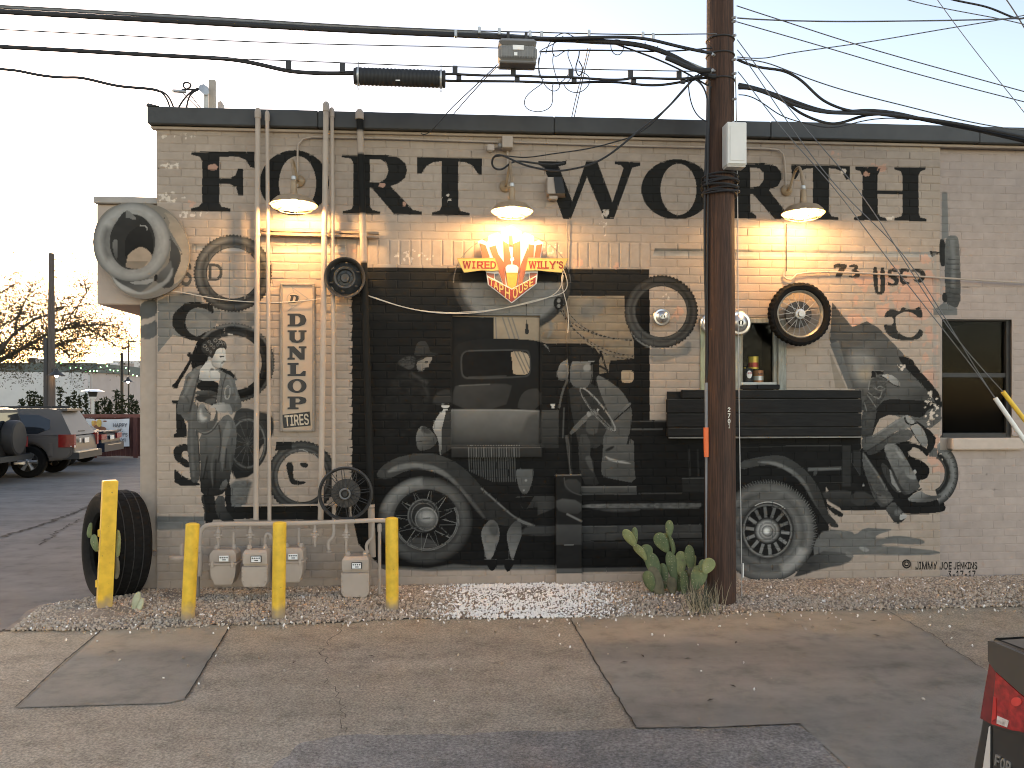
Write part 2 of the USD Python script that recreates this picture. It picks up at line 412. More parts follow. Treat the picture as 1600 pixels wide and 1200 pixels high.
L('J', '350,620 375,575 405,570 412,600 386,642 350,648', 84, 66, '370,580 380,640')
L('J', '140,130 180,118 300,140 325,60 312,32 336,70 336,130 310,185 270,220 215,227 168,202 143,165', 76, 62, '170,140 300,200')
S('J', '170,200 215,222 270,214 310,180 332,130', 6, 112, sm=2, f=2, a=.8); S('J', '180,205 240,238 300,205 338,150', 6, 28, sm=2, f=2)
L('J', '183,142 180,60 198,10 220,-4 242,20 257,50 288,95 272,142 220,150', 104, 80, '190,20 280,140'); L('J', '225,18 282,70 288,97 255,62', 56); L('J', '196,62 212,35 216,90 262,112 222,140 196,112', 142, f=4)
L('J', '275,25 320,-5 390,-12 424,40 400,62 340,62 310,32', 128, 96, '290,20 400,50'); L('J', '385,-15 440,-20 452,70 436,92 405,60', 96, f=1)
L('I', '380,400 330,403 230,473 158,528 150,600 130,680 92,760 58,880 48,965 60,1015 220,1015 250,900 290,700 338,498', 92, 70, '250,450 120,960', tex=.2, ts=.25)
S('I', '260,520 205,640 170,720 120,800', 26, 112, sm=2, f=5, a=.7); S('I', '215,560 190,540 170,620', 8, 52, sm=1, f=2); S('I', '120,760 180,800 200,860', 10, 54, sm=2, f=3)
S('I', '378,403 338,498 305,600 272,720 215,965', 17, 42, sm=1, f=2)
L('I', '520,452 570,438 620,440 740,488 790,560 802,592 765,590 792,680 832,800 862,900 825,962 720,992 650,900 560,872 543,850 560,700 580,598 588,508', 94, 74, '600,470 760,950', tex=.2, ts=.25)
L('I', '552,428 650,443 742,488 804,587 772,582 720,530 650,498 600,470', 36)
S('I', '660,520 612,680 596,860', 10, 42, sm=1, f=2); S('I', '690,545 730,640 745,740', 16, 116, sm=2, f=4, a=.6); S('I', '770,690 800,790 780,830', 12, 112, sm=2, f=4, a=.6)
S('I', '690,645 717,700 702,800 670,832 643,780 650,690', 15, 122, sm=2, closed=True)
L('I', '440,330 482,350 490,405 530,430 522,455 570,480 590,510 586,560 571,600 318,600 335,500 335,460 380,408', 158, 130, '420,460 400,600', tex=.04)
L('I', '470,438 500,438 522,455 480,472 455,476', 92, f=1.5)
L('I', '318,597 573,598 561,716 284,712', 30, tex=.1); L('I', '284,712 547,722 546,792 268,772', 76, 52, '300,715 320,790', tex=.1); L('I', '268,770 546,790 541,862 560,876 480,907 400,862 300,852', 40); L('I', '385,838 530,800 536,872 440,892', 66, f=2)
L('I', '560,870 642,858 662,900 692,962 640,1003 530,962 542,920 480,932 458,922 520,880', 142, 110, '500,900 660,990'); L('I', '640,868 702,880 742,960 732,1012 680,982', 112, f=1)
L('I', '535,225 560,193 600,180 640,188 657,225 652,280 652,300 664,340 652,353 626,359 634,380 620,400 612,427 570,438 520,428 488,405 480,350 495,310 510,280', 164, 126, '640,290 500,400', tex=.03, sm=0)
L('I', '440,298 465,288 482,320 470,347 445,326', 124)
L('I', '350,165 385,110 430,93 500,83 530,66 560,88 600,83 652,108 672,160 662,217 640,192 600,184 560,197 533,227 512,282 490,322 455,292 438,302 418,272 363,227', 44, tex=.3, ts=.8)
for hx, hy, hr in ((530, 95, 26), (592, 116, 24), (478, 150, 22), (398, 165, 26), (556, 150, 20), (632, 140, 22), (430, 205, 20), (510, 185, 18), (452, 112, 20), (470, 235, 16)):
    R('I', (hx, hy), (hr, hr), [(.55, 74), (.8, 112), (1, 60)], t0=.5, f=.8)
L('I', '578,284 640,288 642,301 590,306', 58, sm=0); L('I', '622,342 655,347 648,357 618,357', 84); L('I', '598,369 632,372 626,385 602,381', 62); S('I', '486,380 512,424 560,438 608,432', 9, 88, sm=1, f=2, a=.8); S('I', '580,262 636,268', 7, 100, f=2, a=.7)
# tyre with the C
R('P', (472, 745), (54, 56), [(.70, 40), (.76, 74), (.82, 44), (.9, 64), (.96, 46), (1, 38)], th0=110, amp=.25, knob=52)
L('f', '185,490 235,492 232,580 250,605 310,608 312,622 250,634 215,620 200,570', 36); L('f', '270,490 330,495 320,525 285,520', 40)
S('f', '270,410 300,412 325,425', 5, 130); S('f', '340,430 355,450', 4, 120); S('f', '365,440 385,462', 4, 120)
L('P', '432,690 456,690 456,702 430,704', 36, sm=0)
L('P', '418,787 500,787 500,790 418,791', 100, sm=0); L('P', '405,791 545,790 545,812 405,812', 30, sm=0)

# --- the truck: front
L('C', '1225,465 1527,460 1560,462 1560,560 1350,560 1300,590 1240,485', 50, 40, '1300,470 1300,580')
L('B', '525,720 530,660 570,610 640,590 680,600 680,730', 44, f=3)
L('B', '330,430 400,440 500,520 495,650 470,800 400,860 330,1000 100,1000 80,850 110,650 200,480', 33, 29, '300,500 200,950', f=5, tex=.3, ts=.2)
S('B', '340,450 430,510 480,540', 22, 62, sm=2, f=4, a=.5); S('B', '450,560 490,650', 20, 56, sm=1, f=4, a=.4)
L('B', '215,370 280,310 380,308 372,390 340,430 250,390', 52, tex=.6, ts=.6, f=2)
L('B', '365,300 372,265 388,195 430,177 470,184 495,240 502,276 585,288 540,308 460,302 390,305', 50, 42, '400,200 500,300')
L('B', '385,370 400,345 450,335 455,320 522,312 515,345 495,368 490,405 470,400 445,430 415,438 390,415', (122, 115, 106), 84, '480,350 390,420')
L('B', '455,350 488,348 482,372 458,370', 48); L('B', '380,345 450,312 440,335 395,355', 44)
S('B', '440,418 465,405', 5, 60)
L('B', '520,930 540,860 600,770 640,765 622,850 602,920 600,1150 582,1150 572,1010', 140, 88, '560,800 600,1100', tex=.2)
L('B', '602,925 640,765 690,760 690,1090 600,1150', 46, sm=0)
L('B', '600,725 665,725 665,740 650,750 655,770 615,770 615,750 600,740', 158, sm=0); S('B', '612,755 652,755', 6, 50)
L('B', '380,1000 395,940 435,893 520,950 572,1020 525,1090 420,1120 390,1085', 92, 56, '420,930 520,1060', tex=.15)
L('B', '435,893 520,950 500,975 420,955', 54, f=3); S('B', '385,1035 520,1030', 6, 46)
# cab, painted across the board and the brick
L('B', '640,150 1440,150 1440,780 660,780', 29, sm=0, tex=.05) if False else None
L('B', '685,-20 1042,-20 1042,160 685,300', 34, 30, '800,0 800,200', sm=0)
L('B', '1042,-20 1436,-20 1436,175 1300,165 1150,158 1042,158', (150, 134, 113), (138, 124, 105), '1240,0 1240,170', sm=0, tex=.05)
for s in ('1060,-20 1068,160', '1120,-20 1180,160', '1165,-20 1225,160', '1200,-20 1258,160'):
    S('B', s, 9, 95, f=1)
S('B', '1322,0 1325,60', 6, 45); L('B', '1312,30 1338,30 1336,70 1348,100 1335,124 1315,122 1306,98 1316,68', 45)
L('B', '688,330 700,250 760,190 900,165 1050,156 1300,164 1440,182 1440,780 688,780', 34, 29, '900,160 900,700', sm=1, tex=.06)
L('B', '760,330 775,280 820,256 1320,250 1355,280 1362,420 1350,470 1310,490 830,506 780,490 764,440', 58, f=2)
L('B', '772,330 788,285 825,266 1310,260 1342,285 1352,420 1340,462 1300,478 830,492 790,480 776,440', 27, f=1)
L('B', '1190,270 1280,268 1335,290 1352,340 1350,440 1322,468 1213,466 1205,430 1200,330 1188,300', (152, 136, 114))
for s in ('1222,272 1305,455', '1250,272 1335,452', '1290,272 1350,415'):
    S('B', s, 8, 78, f=.8)
S('B', '830,262 1200,255', 5, 78, f=1.5, a=.7); S('B', '830,486 1150,476', 6, 70, f=1.5, a=.7)
L('B', '700,570 760,553 1000,543 1200,545 1190,600 1140,757 690,760', 54, 44, '800,550 900,750', f=2); S('B', '750,560 1010,548', 6, 84, f=1.5)
L('B', '1245,765 1255,690 1290,620 1350,585 1440,583 1440,765', 50, 44, '1300,590 1300,760', f=1)
L('B', '660,766 1180,763 1435,776 1440,1085 690,1085 690,760', 92, 46, '1000,770 1000,1060', sm=0, tex=.12, ts=.08)
S('B', '690,766 1180,766 1430,776', 8, 118, f=2)
L('B', '1310,880 1340,810 1440,780 1440,1085 1240,1085 1270,990', 56, f=6, a=.7)
for k in range(21):
    R('B', (822 + k * 22, 1066), (7, 7), [(0, 100), (1, 86)])
L('B', '685,1088 1450,1085 1450,1168 685,1170', 44, 36, '1000,1090 1000,1165', sm=0); S('B', '685,1089 1450,1085', 5, 72)
for k in range(21):
    S('B', f'{830 + 21.5 * k:.0f},{1085} {832 + 21.5 * k:.0f},{1168}', 7, 76 + 20 * (k % 3 == 0), f=.8)
    S('C', f'{832 + 19.5 * k:.0f},{135} {838 + 19.5 * k:.0f},{250 + min(90, 9 * k)}', 7, 70, f=.8)
# front wing and wheel
L('C', '38,292 80,218 200,140 350,106 520,98 650,138 760,200 870,300 950,400 1100,530 1230,650 1385,716 1180,730 1000,690 850,530 760,400 680,310 560,260 430,240 300,245 170,310 100,322', 56, 38, '300,110 1000,600', tex=.2)
L('C', '330,180 450,190 560,212 680,290 780,400 900,540 985,665 940,640 800,470 700,350 580,270 470,238 380,216 220,250 120,270 200,205', 92, 62, '400,190 900,600', f=3, tex=.25)
S('C', '940,400 1100,540 1230,655 1390,716', 12, 92, sm=2, f=2)
L('C', '60,650 100,470 200,330 330,275 450,255 580,300 720,400 830,520 900,640 980,700 930,1000 700,1040 400,1075 60,1060', 24, f=1)
R('C', (462, 675), (405, 378), [(.62, 30), (.655, 46), (.70, 60), (.8, 74), (.9, 64), (.96, 46), (1, 34)], th0=130, amp=.34, knob=0)
R('C', (462, 675), (405, 378), [(.80, 104), (.96, 104)], t0=.80, a0=95, a1=165, f=9)
R('C', (470, 667), (278, 262), [(0, 24), (.9, 26), (1, 34)], f=.6)
L('C', '300,830 420,815 500,830 575,880 540,905 420,905 320,890', 58, f=3)
for k in range(24):
    t = math.radians(k * 15 + (5 if k % 2 else -5)); t2 = math.radians(k * 15 + (-6 if k % 2 else 6))
    S('C', f'{470 + 120 * math.cos(t):.0f},{667 + 120 * math.sin(t):.0f} {470 + 262 * math.cos(t2):.0f},{667 + 245 * math.sin(t2):.0f}', 5, 82 if k % 3 else 112, a=.8)
R('C', (470, 667), (278, 262), [(.93, 110), (.96, 60), (1, 98)], t0=.93, a0=205, a1=385, f=.5)
R('C', (445, 630), (138, 145), [(.0, 30), (.7, 34), (.74, 76), (.8, 36), (.88, 40), (.93, 80), (1, 40)], th0=130, amp=.45)
R('C', (470, 660), (100, 105), [(0, 92), (.6, 88), (.86, 70), (.92, 110), (1, 52)], th0=70, amp=.28)
R('C', (470, 640), (70, 55), [(0, 135), (.6, 118), (1, 96)], f=3)
S('C', '445,655 500,650', 10, 82, f=1)
L('C', '1232,245 1262,230 1370,232 1387,255 1370,350 1335,440 1295,452 1258,400 1238,310', 82, 66, '1250,240 1330,430'); R('C', (1318, 330), (12, 12), [(0, 120), (1, 100)]); R('C', (1300, 415), (10, 10), [(0, 120), (1, 90)])
L('C', '1228,478 1390,465 1312,590', 25, sm=0)
# lower bands
L('E', '0,470 130,460 130,545 0,600', 50, f=2, sm=0); L('E', '0,690 130,680 130,745 -160,745', 60, f=2, sm=0, tex=.25)
L('C', '1380,716 1527,720 1600,722 1600,800 1300,800 1290,740', 52, f=3)
# boots of the one beneath the truck
L('C', '985,1005 1215,1000 1215,1030 985,1030', 25, sm=0)
L('C', '935,800 945,740 990,680 1030,660 1075,690 1096,760 1090,840 1062,900 1030,1000 975,1002 960,900', 96, 72, '980,860 1040,690', tex=.2); L('C', '1000,700 1060,690 1085,760 1060,820 1010,780', 56, f=4, a=.7)
L('C', '1155,830 1160,760 1200,700 1245,663 1282,710 1286,790 1252,880 1226,950 1213,1002 1188,990 1170,900', 90, 58, '1200,860 1260,700', tex=.2)
S('C', '1250,670 1320,705 1390,718', 12, 80, sm=1)
L('C', '60,1045 250,1064 480,1080 700,1044 900,1058 1280,1050 1600,1056 1600,1090 900,1095 480,1104 60,1076', 74, f=3, sm=0)
L('C', '975,1010 1072,1010 1076,1060 1036,1106 1000,1086', 25); L('C', '1125,1010 1216,1010 1206,1070 1166,1116 1136,1080', 25); S('C', '978,1004 1070,1002', 8, 104); S('C', '1145,1002 1216,1002', 8, 104)

# --- the driver
L('D', '180,875 30,878 30,1200 180,1200', 58, 40, '100,880 100,1200', sm=0)
L('D', '110,825 150,823 148,838 140,842 142,862 118,862 117,842 110,838', 150, sm=0)
L('D', '260,660 500,640 560,800 640,1000 570,1050 550,1200 350,1200 330,1080 300,950 280,840', 44, tex=.15)
L('D', '500,575 560,598 680,680 750,760 800,860 806,940 782,1080 760,1210 548,1210 570,1050 645,1000 560,800 505,650', 82, 66, '560,620 760,1100', tex=.15, ts=.1)
L('D', '280,490 300,475 470,470 472,620 420,690 370,700 280,660 272,560', 88, 70, '300,500 400,680', tex=.15); L('D', '385,520 400,488 450,488 452,540 400,548', 112, f=2)
S('D', '300,470 400,472 480,458', 14, 104, sm=1)
L('D', '262,320 490,350 520,450 480,458 300,462 262,440', 32)
L('D', '163,560 188,480 240,448 262,458 266,600 205,632 170,602', 104, 84, '190,480 230,610')
S('D', '460,500 465,600 430,690 380,705', 8, 40, sm=2); S('D', '495,580 500,650 520,740', 7, 38, sm=1)
L('D', '265,1062 420,900 480,876 525,898 500,935 435,945 290,1095', 92, 70, '450,890 290,1080'); L('D', '415,895 440,880 460,930 430,945', 118)
L('D', '430,930 520,905 520,1000 500,1090 415,1075 410,990', 62, f=2)
S('D', '183,860 210,720 256,610', 18, 70, sm=1); S('D', '215,1110 225,860', 12, 64, f=1)
L('D', '640,945 780,808 800,820 785,840 655,970', 92, 62, '790,815 650,950'); S('D', '648,968 800,835', 10, 28)
pp = np.array([(513 + 232 * math.cos(t) * .62 - 46 * math.sin(t) * .78, 872 + 232 * math.cos(t) * .78 + 46 * math.sin(t) * .62) for t in np.linspace(0, 2 * np.pi, 60)])
S('D', ' '.join(f'{a:.0f},{b:.0f}' for a, b in pp), 13, 112); S('D', ' '.join(f'{a + 5:.0f},{b + 5:.0f}' for a, b in pp[:32]), 6, 50)
S('D', '480,870 560,960 640,1040', 10, 80); S('D', '505,870 520,880', 18, 130)
S('D', '800,976 1095,974', 9, 56); S('D', '805,1042 1060,1040', 12, 66, f=1); S('D', '810,965 1095,962', 6, 22)
L('E', '490,-5 722,-5 722,210 738,362 600,336 485,312 474,250 490,130', 74, 62, '560,0 600,330', tex=.12)
L('E', '495,150 560,178 718,214 640,212 540,192', 122, f=2); L('E', '500,110 570,75 575,95 520,125', 34, f=2); S('E', '690,0 675,70', 16, 34)
L('E', '300,-5 392,-5 396,200 432,300 470,380 320,374', 54, 38, '330,0 400,350', tex=.2); L('E', '350,160 400,150 425,290 380,240', 66, f=2)
S('E', '215,0 240,180 250,300', 22, 66, sm=1, f=1); S('E', '250,0 245,200 262,290', 12, 36, sm=1)
L('E', '330,384 738,382 746,446 330,447', 66, 54, '500,384 500,440', sm=0); S('E', '330,388 738,386', 6, 98, f=1)
S('E', '760,440 1080,438', 6, 56); S('E', '1085,325 1245,322', 8, 62); L('E', '1085,330 1250,326 1250,425 1085,430', 36, sm=0)
S('E', '1135,110 1142,300', 14, 42, f=2); S('E', '1200,110 1205,310', 12, 40, f=2)
L('E', '330,518 600,514 1225,505 1235,528 1200,548 800,545 330,548', 84, 70, '400,520 1200,520', f=1.5, tex=.45, ts=.3); L('E', '440,548 800,548 700,575 500,570', 52, f=4, tex=.4)
L('E', '330,682 1228,668 1232,770 330,798', 57, 50, '400,680 400,790', sm=0, tex=.2); S('E', '330,738 1230,726', 5, 30); S('E', '330,797 1232,770', 6, 22); S('E', '330,684 1228,670', 4, 74)
L('E', '330,800 1240,776 1245,850 330,860', 42, 28, '500,790 500,860', f=2, sm=0)
# pilaster
L('E', '130,300 325,300 332,450 335,1036 140,1036 140,480', 30, sm=0, tex=.15)
L('E', '200,330 322,330 326,450 240,430 200,390', 50, 40, '220,330 220,440', f=2); S('E', '200,320 205,380 260,430 328,450', 7, 60, sm=2, f=1)
L('E', '138,470 330,492 330,590 218,590 140,560', 64, 42, '200,490 200,590', f=2); S('E', '222,592 328,645', 14, 92, f=1.5); L('E', '138,670 332,672 332,822 138,822', 58, 50, '200,680 200,800', sm=0, f=1); S('E', '200,822 272,822', 4, 110)
L('E', '138,1000 335,1000 336,1034 140,1034', 72, f=2, sm=0); S('E', '130,302 325,298', 9, 78, f=1)
L('E', '330,996 1250,985 1250,1015 330,1028', 66, f=2, sm=0)

# --- the truck: bed, rear wheel
L('P', '1108,684 1345,682 1346,712 1382,790 1376,797 1314,797 1290,760 1295,830 1262,890 1108,890', 29, sm=0, tex=.12)
S('G', '440,85 870,80', 9, 54); S('G', '75,95 430,88', 6, 44)
L('G', '880,80 945,80 945,400 880,400', 44, f=2, sm=0); S('G', '952,210 1015,312 1020,110', 6, 60); S('G', '952,140 955,400', 5, 58)
S('G', '612,268 870,258', 24, 84, f=2); S('G', '690,376 890,372', 6, 60); L('G', '660,275 690,280 680,310 650,312', 62)
L('G', '720,436 960,426 940,480 965,505 1110,490 1160,560 1180,585 900,590 740,500', 54, 32, '900,430 900,570', f=2); L('G', '965,440 1060,440 1110,480 970,505 945,480', 62, f=2)
L('G', '660,640 742,640 748,720 722,830 655,905 500,1070 380,1140 560,1040 640,900', 30)
L('G', '85,360 640,360 640,640 85,500', 25, f=3)
R('G', (290, 752), (382, 394), [(.50, 38), (.56, 62), (.64, 86), (.74, 70), (.86, 92), (.95, 74), (1, 46)], th0=320, amp=.12, knob=0)
for k in range(90):
    t = math.radians(-20 + k * 1.55)
    S('G', f'{290 + 366 * math.cos(t):.1f},{752 - 378 * math.sin(t):.1f} {290 + 392 * math.cos(t + .02):.1f},{752 - 404 * math.sin(t + .02):.1f}', 4, 96 if k % 2 else 34, a=.8)
R('G', (290, 752), (382, 394), [(.70, 128), (.9, 128)], t0=.72, a0=292, a1=335, f=7)
R('G', (295, 745), (204, 222), [(0, 30), (.86, 28), (.90, 104), (.95, 60), (1, 34)], th0=260, amp=.25)
for k in range(14):
    t = math.radians(k * 360 / 14 + 6)
    S('G', f'{295 + 96 * math.cos(t):.0f},{745 + 100 * math.sin(t):.0f} {295 + 172 * math.cos(t):.0f},{745 + 188 * math.sin(t):.0f}', 24, 106 if k < 9 else 84, f=1)
R('G', (295, 748), (107, 106), [(0, 150), (.3, 120), (.38, 70), (.46, 130), (.6, 82), (.68, 128), (.84, 76), (.92, 40), (1, 36)], th0=150, amp=.22)
R('G', (288, 748), (30, 28), [(0, 205), (.6, 180), (1, 110)])
R('G', (300, 745), (210, 226), [(.98, 160), (1.0, 160)], t0=.975, a0=50, a1=120)
L('G', '75,205 250,165 400,153 500,200 610,288 692,400 722,480 762,600 852,700 842,724 780,712 700,602 640,480 570,370 470,290 350,230 200,240 85,275', 58, 44, '300,170 800,700', tex=.15)
L('G', '200,210 280,202 385,212 525,290 598,372 650,490 700,590 650,520 560,365 450,275 330,225', 104, 66, '330,210 660,500', f=2.5, tex=.2)
L('G', '757,530 800,560 886,610 888,632 862,642 808,612 752,558', 34)
# shade on the ground
L('h', '350,905 520,918 545,945 600,897 700,903 792,908 700,935 665,955 700,970 760,950 850,948 975,972 976,1000 880,1003 735,993 700,1010 900,1025 1084,1045 1062,1068 850,1072 540,1068 360,1060 290,1100 280,1000', 86, 92, '300,1000 1050,1040', f=1.2, tex=.12)
L('h', '540,1085 480,1130 350,1150 200,1200 150,1205 300,1040 480,1052 490,1075', 52, 76, '250,1100 500,1080', f=2)
L('h', '560,1020 600,1015 640,1040 600,1052', 118, f=2); L('h', '480,1040 530,1060 535,1085 490,1080', 100, f=1)
# --- open shutter, legs, bicycle at the tail
L('d', '400,690 525,845 615,808 690,850 1000,1175 1075,1290 1090,1420 1010,1480 800,1400 560,1360 580,1240 500,1230 400,960 385,930', 64, 76, '450,750 950,1200', sm=0, tex=.2, ts=.05)
L('d', '500,1000 600,980 680,1060 640,1180 560,1200 520,1120', 118, f=16, a=.7); L('d', '385,950 440,930 530,1230 500,1232', 86, f=1, sm=0)
L('d', '380,985 490,1228 420,1228', (118, 108, 94), f=1, sm=0, a=.7)
L('N', '0,100 560,40 620,120 540,190 720,262 772,330 742,422 660,452 690,522 560,600 905,640 948,742 850,772 520,782 330,732 0,747', 28, tex=.15)
L('K', '340,400 540,410 822,420 832,490 760,502 720,572 660,592 560,562 300,562 230,700 200,790 205,600 255,480', 34, tex=.1)
L('K', '350,300 480,280 720,268 822,412 600,412 400,385', 76, 58, '500,280 600,420', f=2)
L('K', '80,100 200,95 195,200 130,230 60,170', (138, 126, 108), f=10, a=.8)
L('K', '460,-30 600,0 640,80 842,300 912,440 902,482 840,492 830,422 740,300 500,60', 33)
L('K', '110,490 262,495 236,600 212,720 200,790 95,800 98,690', 66, 54, '130,510 150,780', tex=.2, ts=.4)
L('K', '200,200 185,260 150,380 113,440 108,500 140,548 222,543 262,480 292,422 332,380 352,280 332,252 402,242 350,180 260,178', 66, 54, '200,200 180,540', tex=.45, ts=.5)
for s in ('160,360 200,420 240,480', '180,230 168,310', '220,290 270,320 325,312', '302,330 282,402 228,380', '170,340 230,385 270,400', '130,440 150,520', '250,300 280,270 330,300'):
    S('K', s, 8, 116, sm=1, f=1, a=.75)
L('K', '200,130 215,118 322,120 322,152 250,162 240,187 198,192', 34, sm=0); S('K', '215,121 318,124', 8, 104); S('K', '245,150 245,182', 6, 84)
L('K', '288,165 380,153 462,208 493,262 470,278 400,252 340,192', 140, 104, '350,170 470,270', tex=.05)
S('K', '290,175 345,200 405,258 470,282', 9, 32, sm=1)
R('N', (788, 380), (274, 327), [(.50, 32), (.545, 62), (.58, 34), (.67, 38), (.72, 88), (.83, 104), (.93, 64), (1, 34)], t0=.5, a0=-72, a1=68, amp=.1, th0=0)
for k in range(11):
    t_ = math.radians(-52 + k * 10.5)
    S('N', f'{788 + 262 * math.cos(t_):.0f},{380 - 313 * math.sin(t_):.0f} {788 + 232 * math.cos(t_ + .02):.0f},{380 - 277 * math.sin(t_ + .02):.0f}', 7, 36, a=.8)
L('N', '850,82 900,60 980,88 1012,160 900,168 850,152', 108, 70, '880,70 960,150')
L('N', '280,260 372,312 500,582 430,562 330,420', 48); L('N', '375,328 442,420 494,565 470,562 400,480', 108, sm=0)
L('N', '540,195 650,250 722,265 727,290 772,310 772,382 742,432 660,452 620,352', 25); L('N', '613,343 641,343 646,382 620,387', 132)
L('N', '500,132 560,58 640,88 742,120 772,182 745,217 723,182 650,120 560,120 515,162', 30); L('N', '760,108 852,130 852,217 770,212', 80, f=1, sm=0)
L('N', '0,560 180,565 262,692 0,702', 48, f=2); S('N', '0,262 85,395 88,150', 6, 60); L('N', '20,150 90,150 92,400 20,290', 44, f=2, sm=0); R('N', (120, 497), (10, 12), [(0, 130), (1, 90)])
L('N', '110,168 152,210 202,300 272,400 342,520 402,600 417,642 330,718 270,692 220,622 178,500 138,380 108,280', 74, 54, '120,200 330,680', tex=.35, ts=.4)
S('N', '120,182 200,302 270,402 352,545', 13, 104, sm=1, f=3, a=.8); L('N', '180,460 240,560 330,602 412,612 414,642 330,695 260,622', 74, f=3, tex=.3, ts=.4); S('N', '180,470 220,580 290,600', 9, 36, sm=1, f=2)
L('N', '333,727 417,650 472,720 548,790 548,812 482,878 430,874 380,802', 70, 42, '400,680 420,860', tex=.2); L('N', '475,848 480,790 520,768 552,795 548,818', 136); L('N', '430,738 500,745 484,792 428,792', 90, f=3)
L('K', '150,917 370,780 480,708 582,700 622,760 560,822 480,832 420,852 330,882 250,942 160,965', 74, 50, '520,710 200,930', tex=.25, ts=.35)
L('K', '95,790 200,770 330,690 400,640 520,568 550,557 602,590 632,630 590,682 540,702 440,722 370,782 230,872 150,922 108,902', 100, 66, '540,565 120,880', tex=.3, ts=.35)
S('K', '215,770 340,692 420,642 515,585', 13, 122, sm=1, f=3, a=.7); S('K', '160,915 300,830 420,745', 10, 40, sm=1, f=2)
L('K', '532,580 560,555 634,630 602,652 570,642', 126); S('K', '530,590 545,640 600,662 640,642', 15, 26, sm=1)
L('K', '588,680 640,643 702,690 752,790 758,852 742,882 700,867 640,782', 124, 104, '650,660 720,860', tex=.06); S('K', '585,690 640,790 702,872', 10, 28)
L('K', '628,602 840,762 832,862 770,955 742,892 762,852 744,770 704,690 655,648', 31)
L('N', '320,120 350,88 430,83 482,130 542,230 602,340 652,440 692,520 560,602 500,532 440,402 388,292 348,202', 100, 64, '420,90 580,570', tex=.3, ts=.35)
L('N', '388,290 440,400 490,510 560,592 520,592 470,532 400,382', 46, f=2); L('N', '520,320 602,340 654,432 600,442 540,402', 106, f=2, tex=.25); L('N', '430,108 502,190 532,262 460,202', 116, f=3); S('N', '548,603 692,532', 13, 27)
L('N', '558,617 692,542 722,580 802,602 888,590 893,612 820,652 700,667 570,657', 110, 66, '650,580 700,660', tex=.12)
L('d', '1085,0 1120,0 1128,280 1085,300', 104, sm=0, f=1); L('d', '1068,290 1110,300 1112,465 1072,465', 44)
L('d', '1110,290 1130,272 1180,272 1195,310 1205,560 1200,720 1130,728 1112,690 1104,560 1105,350', 92, 62, '1190,300 1120,700', tex=.2, ts=.4); S('d', '1150,290 1160,420 1155,600', 26, 112, f=4, a=.6)
for k in range(9):
    S('d', f'1115,{420 + 30 * k} 1195,{424 + 30 * k}', 5, 52, a=.7)
L('d', '1088,630 1120,632 1120,690 1090,688', 44); L('d', '1032,770 1032,738 1100,690 1182,728 1182,770', 96, f=1, sm=0)

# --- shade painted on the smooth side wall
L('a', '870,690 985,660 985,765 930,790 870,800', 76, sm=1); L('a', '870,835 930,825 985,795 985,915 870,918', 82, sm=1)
# --- lettering
GL(q('299,237 398,237 398,263 391,261 384,250 372,245 343,245 343,279 358,279 368,274 372,264 380,264 380,306 373,306 369,293 358,287 343,287 343,316 346,323 360,326 360,331 299,331 299,326 311,323 316,316 316,252 312,245 299,242'))
GL(ell(460, 286, 54, 51), holes=[ell(465, 287, 29, 43)])
GL(q('534,242 603,242 622,246 634,256 636,267 633,278 622,287 610,291 645,328 659,331 659,336 617,336 580,293 578,293 578,322 582,328 594,331 594,336 536,335 536,330 549,327 552,320 552,254 548,248 534,246'), holes=[q('578,249 594,249 604,255 607,267 603,279 594,285 578,285')])
GL(q('652,245 753,248 753,273 747,272 738,259 728,254 716,253 716,322 720,330 734,333 734,338 675,337 675,332 687,329 690,322 690,252 676,254 667,259 658,272 652,272'))
GL(q('841,252 885,252 885,257 873,260 894,314 916,252 933,252 957,316 974,263 970,258 961,257 961,252 1000,254 1000,259 988,262 959,342 944,342 917,277 892,342 880,342 850,262 841,257'))
GL(ell(1057, 296, 55, 47), holes=[ell(1060, 296, 28, 40)])
GL(q('1128,254 1195,255 1213,260 1221,270 1221,280 1215,291 1201,297 1230,334 1245,342 1210,342 1176,303 1172,303 1172,330 1181,337 1181,342 1118,341 1118,336 1128,332 1132,325 1132,265'), holes=[q('1172,262 1186,263 1193,270 1193,282 1186,291 1172,293')])
GL(q('1236,256 1328,259 1328,281 1322,281 1314,268 1305,264 1295,263 1295,330 1299,338 1310,340 1310,344 1256,343 1256,339 1266,336 1270,330 1270,263 1258,264 1250,268 1243,280 1237,280'))
GL(q('1336,261 1385,261 1385,265 1374,268 1371,274 1371,297 1410,298 1410,274 1407,268 1397,265 1397,261 1446,261 1446,265 1438,268 1435,274 1435,332 1438,340 1447,342 1447,346 1397,345 1397,341 1408,338 1410,332 1410,304 1371,303 1371,332 1375,339 1385,341 1385,345 1334,344 1334,340 1345,337 1347,332 1347,274 1344,268 1336,265'))
